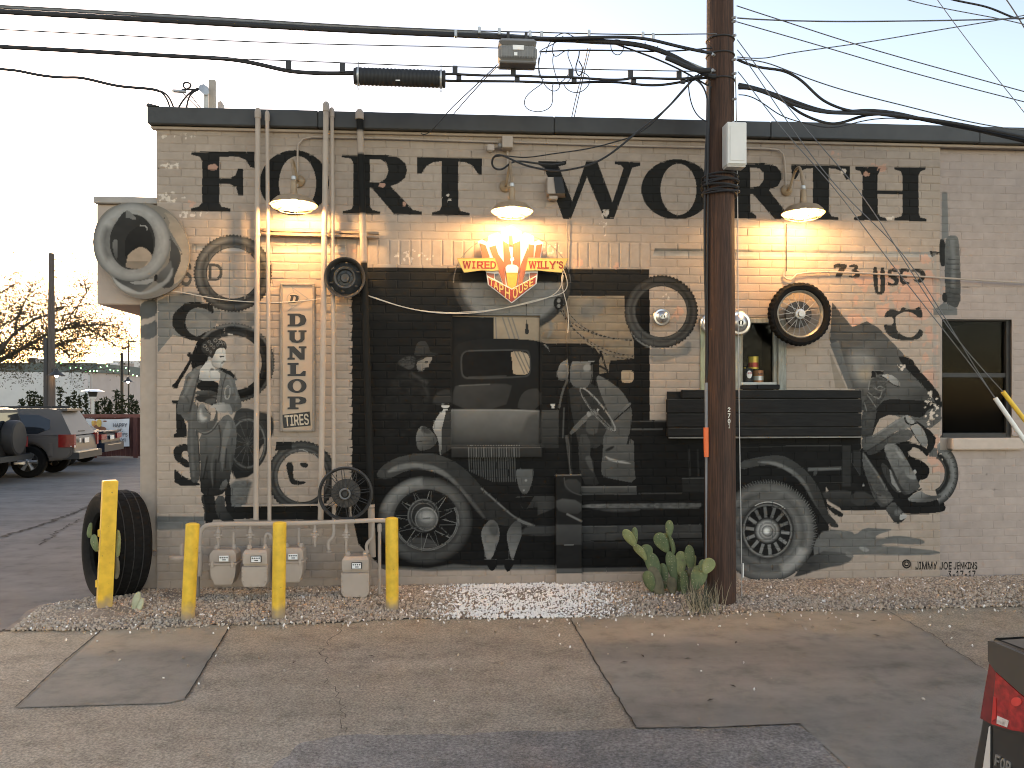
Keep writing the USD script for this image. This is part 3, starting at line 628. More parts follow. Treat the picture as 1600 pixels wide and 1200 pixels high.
for s in ('140,205 275,205 272,240 235,290 225,330 160,335 165,300 210,245 160,245 142,250', '290,225 330,208 380,215 385,250 365,268 400,285 400,340 350,350 290,335 295,320 345,325 360,300 330,280 310,275 345,255 345,235 300,245',
          '525,235 580,235 580,470 592,490 606,470 600,240 652,240 652,470 630,507 590,514 545,492', '680,270 710,250 778,255 772,292 740,287 715,280 715,310 792,340 787,402 740,432 680,422 676,380 705,397 742,402 747,372 690,342 673,310',
          '785,250 898,255 892,287 850,282 825,287 825,320 872,325 872,347 825,347 830,377 903,387 892,407 800,412 800,290', '905,258 1005,248 1053,300 1052,350 1000,402 935,372 928,350 965,372 1000,342 1000,300 960,282 908,284',
          '640,740 660,680 720,650 760,665 800,680 820,630 870,650 930,660 1000,620 1024,700 1022,747 975,737 960,717 900,682 850,677 790,702 752,730 757,800 772,880 850,930 920,935 980,882 985,845 1037,880 1012,932 950,962 800,962 700,932 650,872 633,800 720,812 737,782 730,740 690,732'):
    L('O', s, 46, sm=1, tex=.2, ts=.5)
TX('©', 1409, 874, 14, 14, 30, True); TX('JIMMY', 1430, 878, 34, 12, 30, True); TX('JOE', 1468, 878, 19, 12, 30, True); TX('JENKINS', 1490, 878, 37, 12, 30, True); TX('3-17-17', 1481, 891.5, 43, 12, 30, True)

# --- worn patches: (x, y, rx, ry, threshold, kind)  kind 0 = bare pink brick, 1 = old white paint
WEAR = [(268, 308, 22, 9, .5, 1), (300, 335, 26, 6, .5, 1), (300, 318, 10, 6, .45, 0), (268, 260, 20, 7, .55, 1), (258, 213, 8, 5, .5, 1), (290, 213, 18, 5, .52, 1), (333, 261, 8, 5, .35, 0), (391, 259, 5, 4, .35, 0),
        (598, 290, 7, 4, .4, 0), (633, 318, 4, 5, .3, 0), (698, 308, 8, 6, .45, 1), (632, 292, 14, 5, .5, 0), (946, 333, 6, 6, .35, 1), (944, 360, 8, 16, .55, 1), (1305, 245, 22, 9, .5, 0), (1365, 262, 20, 7, .5, 0), (1350, 272, 9, 8, .5, 0), (1318, 268, 6, 6, .4, 1),
        (1405, 455, 72, 40, .40, 2), (1440, 470, 34, 30, .42, 2), (1350, 500, 34, 10, .42, 2), (1450, 590, 14, 26, .42, 2), (1465, 720, 16, 46, .38, 2), (1455, 535, 14, 30, .48, 2), (1455, 640, 12, 30, .5, 1), (1452, 400, 16, 14, .5, 0), (1020, 478, 6, 8, .45, 0), (1062, 490, 14, 18, .5, 0), (1040, 465, 10, 8, .55, 1),
        (900, 410, 12, 8, .5, 0), (960, 415, 16, 6, .5, 0), (640, 400, 40, 14, .6, 1), (560, 392, 20, 10, .55, 0), (850, 395, 40, 20, .62, 1), (1387, 341, 10, 3, .4, 1), (1470, 690, 5, 40, .6, 1), (570, 395, 10, 14, .5, 0),
        (366, 520, 30, 7, .68, 1), (1408, 575, 8, 8, .5, 1), (1445, 560, 8, 10, .5, 0)]
def fractal(u, v, k, seed, o=4):
    return meshkit.fbm(np.column_stack([u * k, v * k, np.zeros(len(u))]), o, seed)
def worn(uv, c, kinds):
    for i, (x, y, rx, ry, th, kind) in enumerate(WEAR):
        m = np.nonzero((np.abs(uv[:, 0] - x) < rx) & (np.abs(uv[:, 1] - y) < ry))[0] if kind in kinds else []
        if len(m):
            p = uv[m]
            d = np.hypot((p[:, 0] - x) / rx, (p[:, 1] - y) / ry)
            n = fractal(p[:, 0], p[:, 1], .22 if kind == 1 else .11 if kind == 0 else .06, 40 + i)
            s = np.clip((n - th - .35 * np.maximum(d - .45, 0)) / .03, 0, 1)[:, None]
            tone = col((205, 192, 176)) if kind == 1 else col((180, 142, 122))
            c[m] = c[m] * (1 - .75 * s) + .75 * s * tone
def paint_of(uv, base=TAN, wear=True):
    """reflectance of the painted wall at chart points (n, 2)"""
    uv = np.asarray(uv, float)
    c = np.broadcast_to(col(base), (len(uv), 3)).copy()
    c *= (1 + .16 * (fractal(uv[:, 0], uv[:, 1], .018, 3) - .5) + .12 * (fractal(uv[:, 0], uv[:, 1], .2, 4, 3) - .5))[:, None]
    if wear:
        worn(uv, c, (2,))
    for pg, fn, f, a, _ in LAYERS:
        x0, y0, x1, y1 = pg.bounds
        m = np.nonzero((uv[:, 0] > x0 - f) & (uv[:, 0] < x1 + f) & (uv[:, 1] > y0 - f) & (uv[:, 1] < y1 + f))[0]
        if not len(m):
            continue
        p = uv[m]
        shapely.prepare(pg)
        inside = shapely.contains_xy(pg, p[:, 0], p[:, 1])
        if f > 0:
            d = shapely.distance(pg.boundary, shapely.points(p))
            al = np.clip(.5 + np.where(inside, d, -d) / f, 0, 1)
        else:
            al = inside.astype(float)
        k = np.nonzero(al > 0)[0]
        al = (al * a)[k, None]
        c[m[k]] = c[m[k]] * (1 - al) + np.clip(fn(p[k]), .005, .85) * al
    if wear:
        worn(uv, c, (0, 1))
    return np.clip(c, .006, .85)
# ------------------------------------------------------------------ materials shared by the building
def paint_look(name, rough=0.75, bump=0.0012, bscale=220.0):
    n = {'a': ('attribute', {'attribute': 'paint'}), 'g': ('geometry', {}),
         'n': ('noise_texture', {'scale': 9.0, 'detail': 6.0, 'roughness': 0.65}), 'r': ('rgb_ramp', {'ramp': [(0.3, (.86, .86, .86)), (0.7, (1.0, 1.0, 1.0))]}),
         'm': ('mix', {'mix_type': 'multiply', 'fac': 1.0}), 'n2': ('noise_texture', {'scale': bscale, 'detail': 5.0, 'roughness': 0.7}),
         'b': ('bump', {'strength': 1.0, 'distance': bump}), 'p': ('principled_bsdf', {'roughness': rough, 'specular_ior_level': 0.03})}
    l = [('g.position', 'n.vector'), ('n.fac', 'r.fac'), ('a.color', 'm.color1'), ('r.color', 'm.color2'), ('m.color', 'p.base_color'),
         ('g.position', 'n2.vector'), ('n2.fac', 'b.height'), ('b.normal', 'p.normal')]
    looks[name] = usdkit.material(stage, '/World/Looks/' + name, n, l, surface='p.BSDF')
    return looks[name]
PAINT = paint_look('painted_brick')
PAINT_FLAT = paint_look('painted_board', 0.5, 0.0004, 300.0)
tan_alb = tuple(col(TAN))
TANP = M('tan_paint', tan_alb, .55, .08, 5, .0006, 160)
TAND = M('tan_stucco', tuple(col((158, 143, 130))), .7, .06, 3, .0012, 120)
FASC = M('dark_flashing', (.040, .040, .039), .45, .18, 4, .0006, 60)
STEEL = M('galvanised_steel', (.42, .42, .41), .42, .12, 30, 0, metallic=.8)
DARKM = M('dark_metal', (.035, .033, .031), .45, .2, 20, .0004, 200, metallic=.3)
BLACK = M('black_cable', (.018, .018, .019), .5, .15, 30)
RUB = M('tyre_rubber', (.010, .0097, .0093), .85, .25, 25, .001, 150, spec=.08)
CHROME = M('chrome', (.66, .65, .63), .27, .08, 20, metallic=1.0)
YEL = M('yellow_paint', (.78, .50, .045), .45, .10, 7, .0005, 120, c2=(.64, .40, .05))
WOODP = M('pole_wood', (.082, .040, .024), .85, .3, 9, .006, 26, stretch=(11, 11, .4), c2=(.018, .010, .007))
GLASSD = usdkit.material(stage, '/World/Looks/window_glass', {'t': ('transparent_bsdf', {'color': (.86, .88, .87)}), 'g': ('glossy_bsdf', {'roughness': .08, 'color': (.06, .06, .065)}), 'f': ('fresnel', {'IOR': 1.5}), 'm': ('mix_closure', {})},
                         [('f.fac', 'm.fac'), ('t.BSDF', 'm.closure1'), ('g.BSDF', 'm.closure2')], surface='m.closure')
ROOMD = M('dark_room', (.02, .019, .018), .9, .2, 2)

# ------------------------------------------------------------------ the building
XL, XR, ZT = W(245, 500)[0], W(1469, 500)[0], 4.15
building = thing('brick_building', 'tan painted brick building with a mural of an old truck and large black letters', 'building')
COURSE, BL, JT = 0.0738, 0.222, 0.0055
def rect_px(x0, y0, x1, y1, y=0.0):
    a, b = W(x0, y1, y), W(x1, y0, y)
    return a[0], b[0], a[2], b[2]
def zw(py, px=800, y=0.0):
    return W(px, py, y)[2]
SOLD = (W(541, 400)[0], W(1016, 400)[0], zw(418.5), zw(376))
BOARD = (W(705, 600)[0], W(846, 600)[0], zw(699, 775), zw(494, 775))
WIN1 = (W(1094, 550)[0], W(1228, 550)[0], zw(640, 1160), zw(497, 1160))
def minus(iv, cut):
    out = []
    for a, b in iv:
        if cut[1] <= a or cut[0] >= b:
            out.append((a, b)); continue
        if cut[0] > a: out.append((a, cut[0]))
        if cut[1] < b: out.append((cut[1], b))
    return out
def lay(x0, x1, z0, z1, holes, seed):
    """running bond: list of (xa, xb, za, zb) bricks"""
    r, out, n = np.random.default_rng(seed), [], int(round((z1 - z0) / COURSE))
    h = (z1 - z0) / n
    for k in range(n):
        a, b = z0 + k * h, z0 + (k + 1) * h
        iv = [(x0, x1)]
        for c in holes:
            if min(b, c[3]) - max(a, c[2]) > .45 * h:
                iv = minus(iv, c)
        for s, e in iv:
            off = (k % 2) * BL / 2 + r.normal() * .006
            j = math.floor((s - x0 + off) / BL)
            x = s
            while x < e - .004:
                nx = x0 - off + (j + 1) * BL + r.normal() * .003
                j += 1
                if nx - x < .05: continue
                if e - nx < .05: nx = e
                nx = min(nx, e)
                out.append((x, nx, a, b)); x = nx
    return out
def edge_points():
    out = []
    for pg, fn, f, a, fine in LAYERS:
        for g in getattr(pg, 'geoms', [pg]):
            for rg in [g.exterior, *g.interiors]:
                n = max(4, int(rg.length / 4))
                out.append(np.column_stack([np.array([rg.interpolate(t, normalized=True).coords[0] for t in np.linspace(0, 1, n)]), np.full(n, fine)]))
    for x, y, rx, ry, _, _ in WEAR:
        u, v = np.meshgrid(np.arange(x - rx, x + rx, 8), np.arange(y - ry, y + ry, 8))
        out.append(np.column_stack([u.ravel(), v.ravel(), np.ones(u.size)]))
    return np.vstack(out)
EDGE = edge_points()
def unchart(uv, y):
    dx, dz = (uv[:, 0] - 800) / F, (HZ - uv[:, 1]) / F
    X = (y + DIST) * (cs * dx + sn) / (cs - sn * dx)
    return X, EYE + dz * (cs * (y + DIST) + sn * X)
def prof(e):
    """how far the face of a brick stands back near its edge"""
    return np.interp(e, [0, .0025, .007, .013], [.008, .0028, .0006, 0])
def brick_verts(b, y, step, r, soft=1.0, jt=JT):
    xa, xb, za, zb = b
    j = jt / 2 * (1 + .25 * r.normal())
    xa, xb, za, zb = xa + j * .5, xb - j * .5, za + j, zb - j
    def axis(a, c):
        n = max(1, int((c - a - .014) / step))
        return np.r_[a, a + .0025, np.linspace(a + .007, c - .007, n + 1), c - .0025, c]
    X, Z = np.meshgrid(axis(xa, xb), axis(za, zb))
    e = np.minimum(np.minimum(X - xa, xb - X), np.minimum(Z - za, zb - Z))
    wob = (meshkit.noise(np.stack([X * 14, Z * 22, X * 0 + y], -1), 5) - .5) * .0035
    Y = y - .0055 * soft + prof(e) * soft + r.normal() * .0010 * soft + (X - xa - (xb - xa) / 2) * r.normal() * .005 * soft + wob * (e > .001)
    return np.stack([X, Y, Z], -1)
def brick_wall(bricks, y, seed, named, base, wall_part, field_name, soft=1.0):
    """bricks as geometry; the first `named` (largest on screen) become parts, the rest one part"""
    r = np.random.default_rng(seed)
    ex, ez = unchart(EDGE, y)
    B = np.array(bricks)
    fine = np.zeros(len(B), int)
    order = np.argsort(B[:, 2], kind='stable')
    rows = {}
    for i, b in enumerate(B):
        rows.setdefault(round(b[2], 4), []).append(i)
    for z0, idx in rows.items():
        z1 = B[idx[0], 3]
        m = (ez > z0 - .01) & (ez < z1 + .01)
        xs, fl = ex[m], EDGE[m, 2]
        for i in idx:
            k = (xs > B[i, 0] - .01) & (xs < B[i, 1] + .01)
            if k.any():
                fine[i] = fl[k].max()
    grids = [brick_verts(b, y, (.06, .0050, .0032)[fine[i]], r, soft * (1.25 if b[3] - b[2] > .15 else 1), jt=.014 if b[3] - b[2] > .15 else JT) for i, b in enumerate(B)]
    allv = np.vstack([g.reshape(-1, 3) for g in grids])
    pc = paint_of(np.column_stack(chart(allv[:, 0], allv[:, 2], y)), base)
    ofs = np.cumsum([0] + [g.shape[0] * g.shape[1] for g in grids])
    tint = 1 + .022 * r.normal(size=len(B))
    score = np.array([(b[1] - b[0]) * (b[3] - b[2]) / np.hypot((b[0] + b[1]) / 2, DIST) ** 2 for b in B])
    chosen = set(np.argsort(-score)[:named].tolist()) if named else set()
    V, Fc, C, o = [], [], [], 0
    for i, g in enumerate(grids):
        v, f = grid_mesh(g)
        c = pc[ofs[i]:ofs[i + 1]] * tint[i]
        if i in chosen:
            part(wall_part, 'brick', (v, f), PAINT, True, c)
        else:
            V.append(v); Fc.append(f + o); C.append(c); o += len(v)
    part(building, field_name, (np.vstack(V), np.vstack(Fc)), PAINT, True, np.vstack(C), kind='stuff')
def mortar_bed(name, bricks, x0, x1, z0, z1, y, base, holes):
    """the painted bed that the bricks sit in: a strip behind each joint"""
    V, Fc, o = [], [], 0
    def strip(xs, zs):
        nonlocal o
        X, Z = np.meshgrid(xs, zs)
        Y = y + (meshkit.noise(np.stack([X * 40, Z * 40, X * 0], -1), 9) - .5) * .003
        v, f = grid_mesh(np.stack([X, Y, Z], -1))
        V.append(v); Fc.append(f + o); o += len(v)
    rows = {}
    for b in bricks:
        rows.setdefault((b[2], b[3]), []).append(b)
    for (a, c), bs in rows.items():
        bs.sort()
        runs = []
        for b in bs:
            if runs and abs(runs[-1][1] - b[0]) < .01: runs[-1][1] = b[1]
            else: runs.append([b[0], b[1]])
            strip(np.array([b[1] - .012, b[1] + (.012 if abs(b[1] - x1) > .02 else 0)]), np.linspace(a, c, 5))
            strip(np.array([b[0] - (.012 if abs(b[0] - x0) > .02 else 0), b[0] + .012]) + .0001, np.linspace(a, c, 5))
        for s, e in runs:
            strip(np.linspace(s, e, max(2, int((e - s) / .006))), np.array([a - .01, a + .01]))
            strip(np.linspace(s, e, max(2, int((e - s) / .006))), np.array([c - .01, c + .01]) + .0002)
    v = np.vstack(V)
    return part(building, name, (v, np.vstack(Fc)), PAINT, True, paint_of(np.column_stack(chart(v[:, 0], v[:, 2], y)), base))
main_bricks = lay(XL, XR, 0.0, ZT, [SOLD, BOARD, WIN1], 3)
nS = 29
sold = [(SOLD[0] + (SOLD[1] - SOLD[0]) * k / nS, SOLD[0] + (SOLD[1] - SOLD[0]) * (k + 1) / nS, SOLD[2], SOLD[3]) for k in range(nS)]
wall = mortar_bed('wall', main_bricks + sold, XL, XR, 0, ZT, 0.0, TAN, [])
brick_wall(sold + main_bricks, 0.0, 11, 300, TAN, wall, 'brick_courses', .8)
# addition on the right, a step back
YR = 0.045
TAN2 = np.array([156, 143, 134.0])
WIN2 = (W(1470, 600, YR)[0], W(1583, 600, YR)[0], zw(684, 1520, YR), zw(494, 1520, YR))
SILL2 = (W(1466, 690, YR)[0], W(1597, 690, YR)[0], zw(703, 1530, YR), zw(684, 1530, YR))
add_bricks = lay(XR, 9.6, 0.0, ZT, [WIN2, SILL2], 5)
wing = mortar_bed('addition_wall', add_bricks, XR, 9.6, 0, ZT, YR, TAN2, [])
brick_wall(add_bricks, YR, 12, 0, TAN2, wing, 'addition_bricks', .42)
# bodies behind the facings
part(building, 'core', [box((XL, .02, 0), (BOARD[0], 9, ZT)), box((BOARD[1], .0201, 0), (WIN1[0], 9, ZT)), box((WIN1[1], .0202, 0), (XR, 9, ZT)), box((XR, .07, 0), (WIN2[0], 9, ZT)), box((WIN2[1], .0702, 0), (9.6, 9, ZT)),
                        box((BOARD[0], .05, 0), (BOARD[1], 9, ZT)), box((WIN1[0], .45, 0), (WIN1[1], 9, ZT)), box((WIN1[0], .02, 0), (WIN1[1], .45, WIN1[2])), box((WIN1[0], .02, WIN1[3]), (WIN1[1], .45, ZT)),
                        box((WIN2[0], 2.5, 0), (WIN2[1], 9, ZT)), box((WIN2[0], .07, 0), (WIN2[1], 2.5, WIN2[2])), box((WIN2[0], .07, WIN2[3]), (WIN2[1], 2.5, ZT))], TANP, False)
part(building, 'return', box((XL + .001, 0, 0), (XL + .02, .021, ZT)), TANP, False)
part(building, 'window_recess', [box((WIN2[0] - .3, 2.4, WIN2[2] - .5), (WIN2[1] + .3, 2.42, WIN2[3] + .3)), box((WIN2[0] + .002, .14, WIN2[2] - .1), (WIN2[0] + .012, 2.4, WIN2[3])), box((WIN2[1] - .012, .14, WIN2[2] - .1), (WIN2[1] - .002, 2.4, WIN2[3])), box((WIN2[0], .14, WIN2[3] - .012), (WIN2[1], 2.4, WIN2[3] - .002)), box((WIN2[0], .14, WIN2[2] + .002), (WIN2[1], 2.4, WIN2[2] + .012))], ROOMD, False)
# roof edge
zf0, zf1 = 4.148, 4.300
fas = []
xs = [XL - .055, -1.2, .9, 2.9, 4.9, 7.0, 9.6]
for a, b in zip(xs[:-1], xs[1:]):
    fas.append(box((a + .001, -.085 + .004 * rng.normal(), zf0 + .003 * rng.normal()), (b - .001, .3, zf1 + .004 * rng.normal()), .008))
for k, m in enumerate(fas):
    part(building, 'roof_edge_panel', m, FASC)
part(building, 'roof_edge_drip', [box((XL - .04, -.035, zf0 - .028), (9.6, .02, zf0 - .004), .006)], TANP)
part(building, 'roof_edge_end', hull([(XL - .06, -.09, zf1), (XL - .06, .3, zf1), (XL + .05, -.09, zf1), (XL + .05, .3, zf1), (XL - .05, -.08, zf1 + .028), (XL - .05, .3, zf1 + .028)]), FASC)
part(building, 'roof', box((XL + .01, .3, 4.12), (9.6, 9, 4.22)), M('roof_felt', (.12, .12, .12), .9, .2, 3))
# painted board in the doorway and its sill; pilaster
def painted_box(parent, name, x0, x1, z0, z1, y, back, step=.006, wob=.0008, label=None):
    X, Z = np.meshgrid(np.linspace(x0, x1, max(2, int((x1 - x0) / step))), np.linspace(z0, z1, max(2, int((z1 - z0) / step))))
    e = np.minimum(np.minimum(X - x0, x1 - X), np.minimum(Z - z0, z1 - Z))
    Y = y + np.interp(e, [0, .004], [.004, 0]) + (meshkit.noise(np.stack([X * 9, Z * 9, X * 0], -1), 2) - .5) * wob
    v, f = grid_mesh(np.stack([X, Y, Z], -1))
    n, m = X.shape
    loop = np.r_[np.arange(m), np.arange(1, n) * m + m - 1, (n - 1) * m + np.arange(m - 2, -1, -1), np.arange(n - 2, 0, -1) * m]
    v2 = v[loop].copy(); v2[:, 1] = back
    a = len(v) + np.arange(len(loop)); c = a + len(loop); b, d = np.roll(a, -1), np.roll(c, -1)
    f = np.vstack([f, np.column_stack([a, c, d]), np.column_stack([a, d, b])])
    v = np.vstack([v, v[loop], v2])
    uv = np.column_stack(chart(v[:, 0], v[:, 2], y))
    # keep the pigment that belongs to this spot of the wall although this face stands proud of it
    return part(parent, name, (v, f), PAINT_FLAT, True, paint_of(uv, wear=False), label)
painted_box(building, 'board', BOARD[0] + .006, BOARD[1] - .006, BOARD[2] + .004, BOARD[3] - .006, .022, .05)
painted_box(building, 'board_sill', W(704, 700)[0], W(847, 700)[0], zw(714.5, 775), zw(699, 775), -.035, .02)
painted_box(building, 'pilaster', W(869, 800, -.06)[0], W(909, 800, -.06)[0], 0, zw(742, 890, -.06), -.06, .01)
part(building, 'addition_sill', [box((SILL2[0] + .1, -.02, SILL2[2] + .004), (SILL2[1], .08, SILL2[3]), .012)], M('sill_paint', tuple(col((168, 153, 140))), .55, .08, 8, .001, 120))
# the weathered window: frame members, glass, shelf
OLDW = M('weathered_wood', (.30, .31, .27), .75, .3, 9, .0015, 70, stretch=(6, 6, 1.0), c2=(.16, .155, .13))
OLDG = M('green_weathered_wood', (.33, .36, .24), .75, .25, 8, .0012, 70, stretch=(6, 6, 1.0), c2=(.24, .24, .16))
x0, x1, z0, z1 = WIN1
fr1 = part(building, 'old_window', [box((x1 - .075, -.012, z0), (x1, .05, z1 + .0), .004)], OLDW)
part(fr1, 'inner_stile', box((x1 - .108, .018, z0), (x1 - .077, .06, z1 - .05), .003), OLDW)
part(fr1, 'left_stile', box((x0, -.014, z0), (x0 + .055, .05, z1), .004), OLDG)
part(fr1, 'left_inner_stile', box((x0 + .06, .012, z0), (x0 + .10, .06, z1 - .05), .003), M('cream_wood', (.52, .47, .34), .7, .15, 10))
part(fr1, 'head', box((x0 + .0005, -.010, z1 - .045), (x1 - .0765, .05, z1 - .001), .004), OLDW)
xm = W(1158, 560)[0]
part(fr1, 'middle_stile', [box((xm - .065, -.008, z0), (xm - .002, .055, z1 - .046), .004), box((xm, .018, z0), (xm + .022, .06, z1 - .05), .003)], OLDW)
part(fr1, 'glass', box((xm + .022, .055, z0 + .1), (x1 - .108, .058, z1 - .05)), GLASSD, False)
zsh = zw(597, 1190)
part(fr1, 'shelf', box((xm - .002, .012, zsh - .026), (x1 - .077, .20, zsh), .004), M('shelf_paint', (.40, .41, .38), .6, .15, 12))
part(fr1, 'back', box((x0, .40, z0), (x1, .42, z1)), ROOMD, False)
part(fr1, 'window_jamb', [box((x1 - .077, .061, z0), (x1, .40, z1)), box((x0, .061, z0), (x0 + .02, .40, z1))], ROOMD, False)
part(fr1, 'lower_rail', box((xm + .022, .025, z0 + .02), (x1 - .108, .06, zw(606, 1190)), .003), DARKM)
# the window of the addition
x0, x1, z0, z1 = WIN2
FRD = M('dark_frame', (.03, .028, .026), .5, .2, 12)
fr2 = part(building, 'window', [box((x0, .075, z0), (x0 + .035, .14, z1), .005), box((x1 - .045, .075, z0), (x1, .14, z1), .005), box((x0 + .035, .0755, z1 - .045), (x1 - .045, .14, z1), .005), box((x0 + .035, .0755, z0), (x1 - .045, .14, z0 + .045), .005)], FRD)
zm = zw(586, 1520, YR)
part(fr2, 'meeting_rail', box((x0 + .035, .085, zm - .022), (x1 - .045, .135, zm + .022), .004), FRD)
part(fr2, 'pane', box((x0 + .035, .115, zm + .022), (x1 - .045, .119, z1 - .045)), GLASSD, False)
part(fr2, 'pane', box((x0 + .035, .105, z0 + .045), (x1 - .045, .109, zm - .022)), GLASSD, False)
# plank box below the old window
PLK = M('dark_plank', (.019, .019, .0185), .7, .25, 6, .0015, 60, stretch=(1, 6, 8), c2=(.012, .012, .012), spec=.12)
bed = thing('plank_box', 'dark painted board box below the weathered window, forming the side of the truck bed', 'board box')
xa, xb = W(1042, 650, -.05)[0], W(1346, 650, -.05)[0]
rows = [(609, 623, W(1065, 615, -.05)[0], -.055), (623, 645.5, xa, -.065), (645.5, 667.5, xa + .003, -.060), (667.5, 682, xa + .002, -.064)]
for ya, yb, xs_, yy in rows:
    a, b = zw(yb, 1200, -.05), zw(ya, 1200, -.05)
    nx = 24
    for kk in range(1):
        m = box((xs_, yy, a + .003), (xb - .004 * kk, -.012, b - .002), .007)
        part(bed, 'board', m, PLK)
    part(bed, 'edge_wear', box((xs_ + .01, yy - .002, b - .010), (xb - .01, yy + .004, b - .0045)), M('worn_plank_edge', (.042, .042, .040), .7, .5, 5, spec=.1), False)
part(bed, 'back_panel', box((xa + .01, -.014, zw(682, 1200)), (xb - .01, -.009, zw(612, 1200))), PLK, False)
part(bed, 'metal_strip', box((xa + .02, -.066, zw(684.5, 1200, -.05)), (xb, -.014, zw(682.4, 1200, -.05)), .001), M('dull_strip', (.16, .16, .15), .5, .3, 9, metallic=.2))
part(bed, 'hinge_pad', [box((W(1156, 605)[0], -.045, zw(608, 1180)), (W(1180, 605)[0], -.012, zw(602, 1180)), .004), box((W(1181, 605)[0], -.042, zw(608, 1180)), (W(1216, 605)[0], -.012, zw(601, 1200)), .004)], PLK)

# left: smooth side wing with its overhanging parapet
zwt = W(250, 320, .05)[2]
painted_box(building, 'side_wall_face', W(219, 700, .03)[0] - .002, XL - .0008, 0, zwt - .03, .03, .045, .012)
part(building, 'side_wall', box((W(219, 700, .04)[0], .046, 0), (XL - .0005, 9, zwt - .02)), TAND, False)
part(building, 'side_parapet', box((W(151, 400, .06)[0], .06, W(200, 476, .06)[2]), (XL - .0007, 9, zwt), .01), TAND)
part(building, 'side_coping', box((W(147, 400, .04)[0], .02, zwt + .0005), (XL - .0009, 9, W(250, 309, .04)[2]), .008), M('coping_metal', (.30, .27, .24), .4, .1, 6))
part(building, 'drain_pipe', [rod((W(238, 860)[0], -.02, W(238, 860)[2]), (W(247, 861)[0], -.10, W(247, 861)[2]), .019), rod((W(247, 861)[0], -.10, W(247, 861)[2]), (W(248, 861)[0], -.112, W(247, 861)[2]), .023)], M('old_pipe', (.16, .14, .12), .6, .3, 20))
# ------------------------------------------------------------------ ground
def ground_look(name, c1, c2, speck, fine=160.0, sand=None, rough=.95, bump=.003):
    n = {'g': ('geometry', {}), 'n': ('noise_texture', {'scale': 1.1, 'detail': 6.0, 'roughness': .6}), 'r': ('rgb_ramp', {'ramp': [(.33, c1), (.66, c2)]}),
         'v': ('noise_texture', {'scale': fine, 'detail': 3.0, 'roughness': .75}), 'vr': ('rgb_ramp', {'ramp': [(.30, (1 - speck,) * 3), (.5, (1, 1, 1)), (.70, (1 + speck * 1.3,) * 3)]}),
         'k': ('noise_texture', {'scale': 4.0, 'detail': 7.0, 'roughness': .7}), 'kr': ('rgb_ramp', {'ramp': [(.33, (.76,) * 3), (.48, (1.0,) * 3), (.68, (1.14,) * 3)]}),
         'm': ('mix', {'mix_type': 'multiply', 'fac': 1.0}), 'm2': ('mix', {'mix_type': 'multiply', 'fac': 1.0}),
         'b': ('bump', {'strength': 1.0, 'distance': bump}), 'p': ('principled_bsdf', {'roughness': rough, 'specular_ior_level': .12})}
    n['mp'] = ('mapping', {'scale': (.38, 1.5, 1)})
    l = [('g.position', 'mp.vector'), ('mp.vector', 'n.vector'), ('n.fac', 'r.fac'), ('g.position', 'v.vector'), ('v.fac', 'vr.fac'), ('g.position', 'k.vector'), ('k.fac', 'kr.fac'),
         ('m.color', 'm2.color1'), ('vr.color', 'm2.color2'), ('kr.color', 'm.color2'), ('m2.color', 'p.base_color'), ('v.fac', 'b.height'), ('b.normal', 'p.normal')]
    if sand:
        n.update({'x': ('separate_xyz', {}), 'w': ('noise_texture', {'scale': 1.7, 'detail': 5.0}), 'w2': ('math', {'math_type': 'multiply_add', 'value2': .9}), 'mr': ('map_range', {'from_min': -1.32, 'from_max': -.92, 'clamp': True}), 'ms': ('mix', {'color2': sand})})
        l += [('g.position', 'x.vector'), ('g.position', 'w.vector'), ('w.fac', 'w2.value1'), ('x.y', 'w2.value3'), ('w2.value', 'mr.value'), ('mr.result', 'ms.fac'), ('r.color', 'ms.color1'), ('ms.color', 'm.color1')]
    else:
        l.append(('r.color', 'm.color1'))
    looks[name] = usdkit.material(stage, '/World/Looks/' + name, n, l, surface='p.BSDF')
    return looks[name]
SAND = (0.330, 0.283, 0.210)
ASPH = ground_look('lot_asphalt', (0.139, 0.130, 0.121), (0.200, 0.188, 0.174), .3, 130)
AGG = ground_look('worn_aggregate', (0.235, 0.205, 0.158), (0.328, 0.288, 0.226), .45, 75, SAND, bump=.004)
SLAB = ground_look('smooth_concrete', (0.193, 0.176, 0.148), (0.262, 0.243, 0.203), .16, 220, SAND, bump=.0012)
ALASP = ground_look('alley_asphalt', (0.166, 0.153, 0.139), (0.246, 0.230, 0.206), .5, 70, bump=.005)
DIRT = M('joint_dirt', (.035, .028, .022), .95, .4, 30)
struct('ground', sheet([(-700, -300), (700, -300), (700, 1200), (-700, 1200)], 0), ASPH)
gp = lambda s, z=0.0: [tuple(G(a, b, z)[:2]) for a, b in q(s)]
EDGE_G = '85,986 135,986 200,984 300,980 362,977 500,975 560,972 640,968 700,968 800,967 890,966 1000,963 1100,962 1160,959 1250,956 1380,953 1500,950 1600,948'
eg = gp(EDGE_G)
alley = Polygon([(-30, eg[0][1]), *eg, (30, eg[-1][1] - .0), (30, -20), (-30, -20)])
struct('alley_pavement', sheet(alley, .004), AGG)
slab1 = Polygon(gp('160,986 362,977 290,1094 262,1101 150,1104 25,1108')).intersection(alley)
struct('pavement_slab', sheet(slab1, .008), SLAB)
slab2 = Polygon(gp('890,966 1000,963 1100,962 1160,959 1250,956 1380,953 1400,963 1450,990 1490,1018 1560,1062 1700,1150 1900,1300 1340,1215 1285,1165 1250,1133 1100,1139 994,1140')).buffer(0).intersection(alley)
struct('pavement_slab', sheet(slab2, .0081), SLAB)
low = Polygon(gp('430,1205 455,1178 470,1162 560,1152 700,1148 800,1145 994,1142 1100,1141 1250,1135 1285,1168 1335,1215 1420,1320 1500,1500 300,1500 380,1290')).buffer(0)
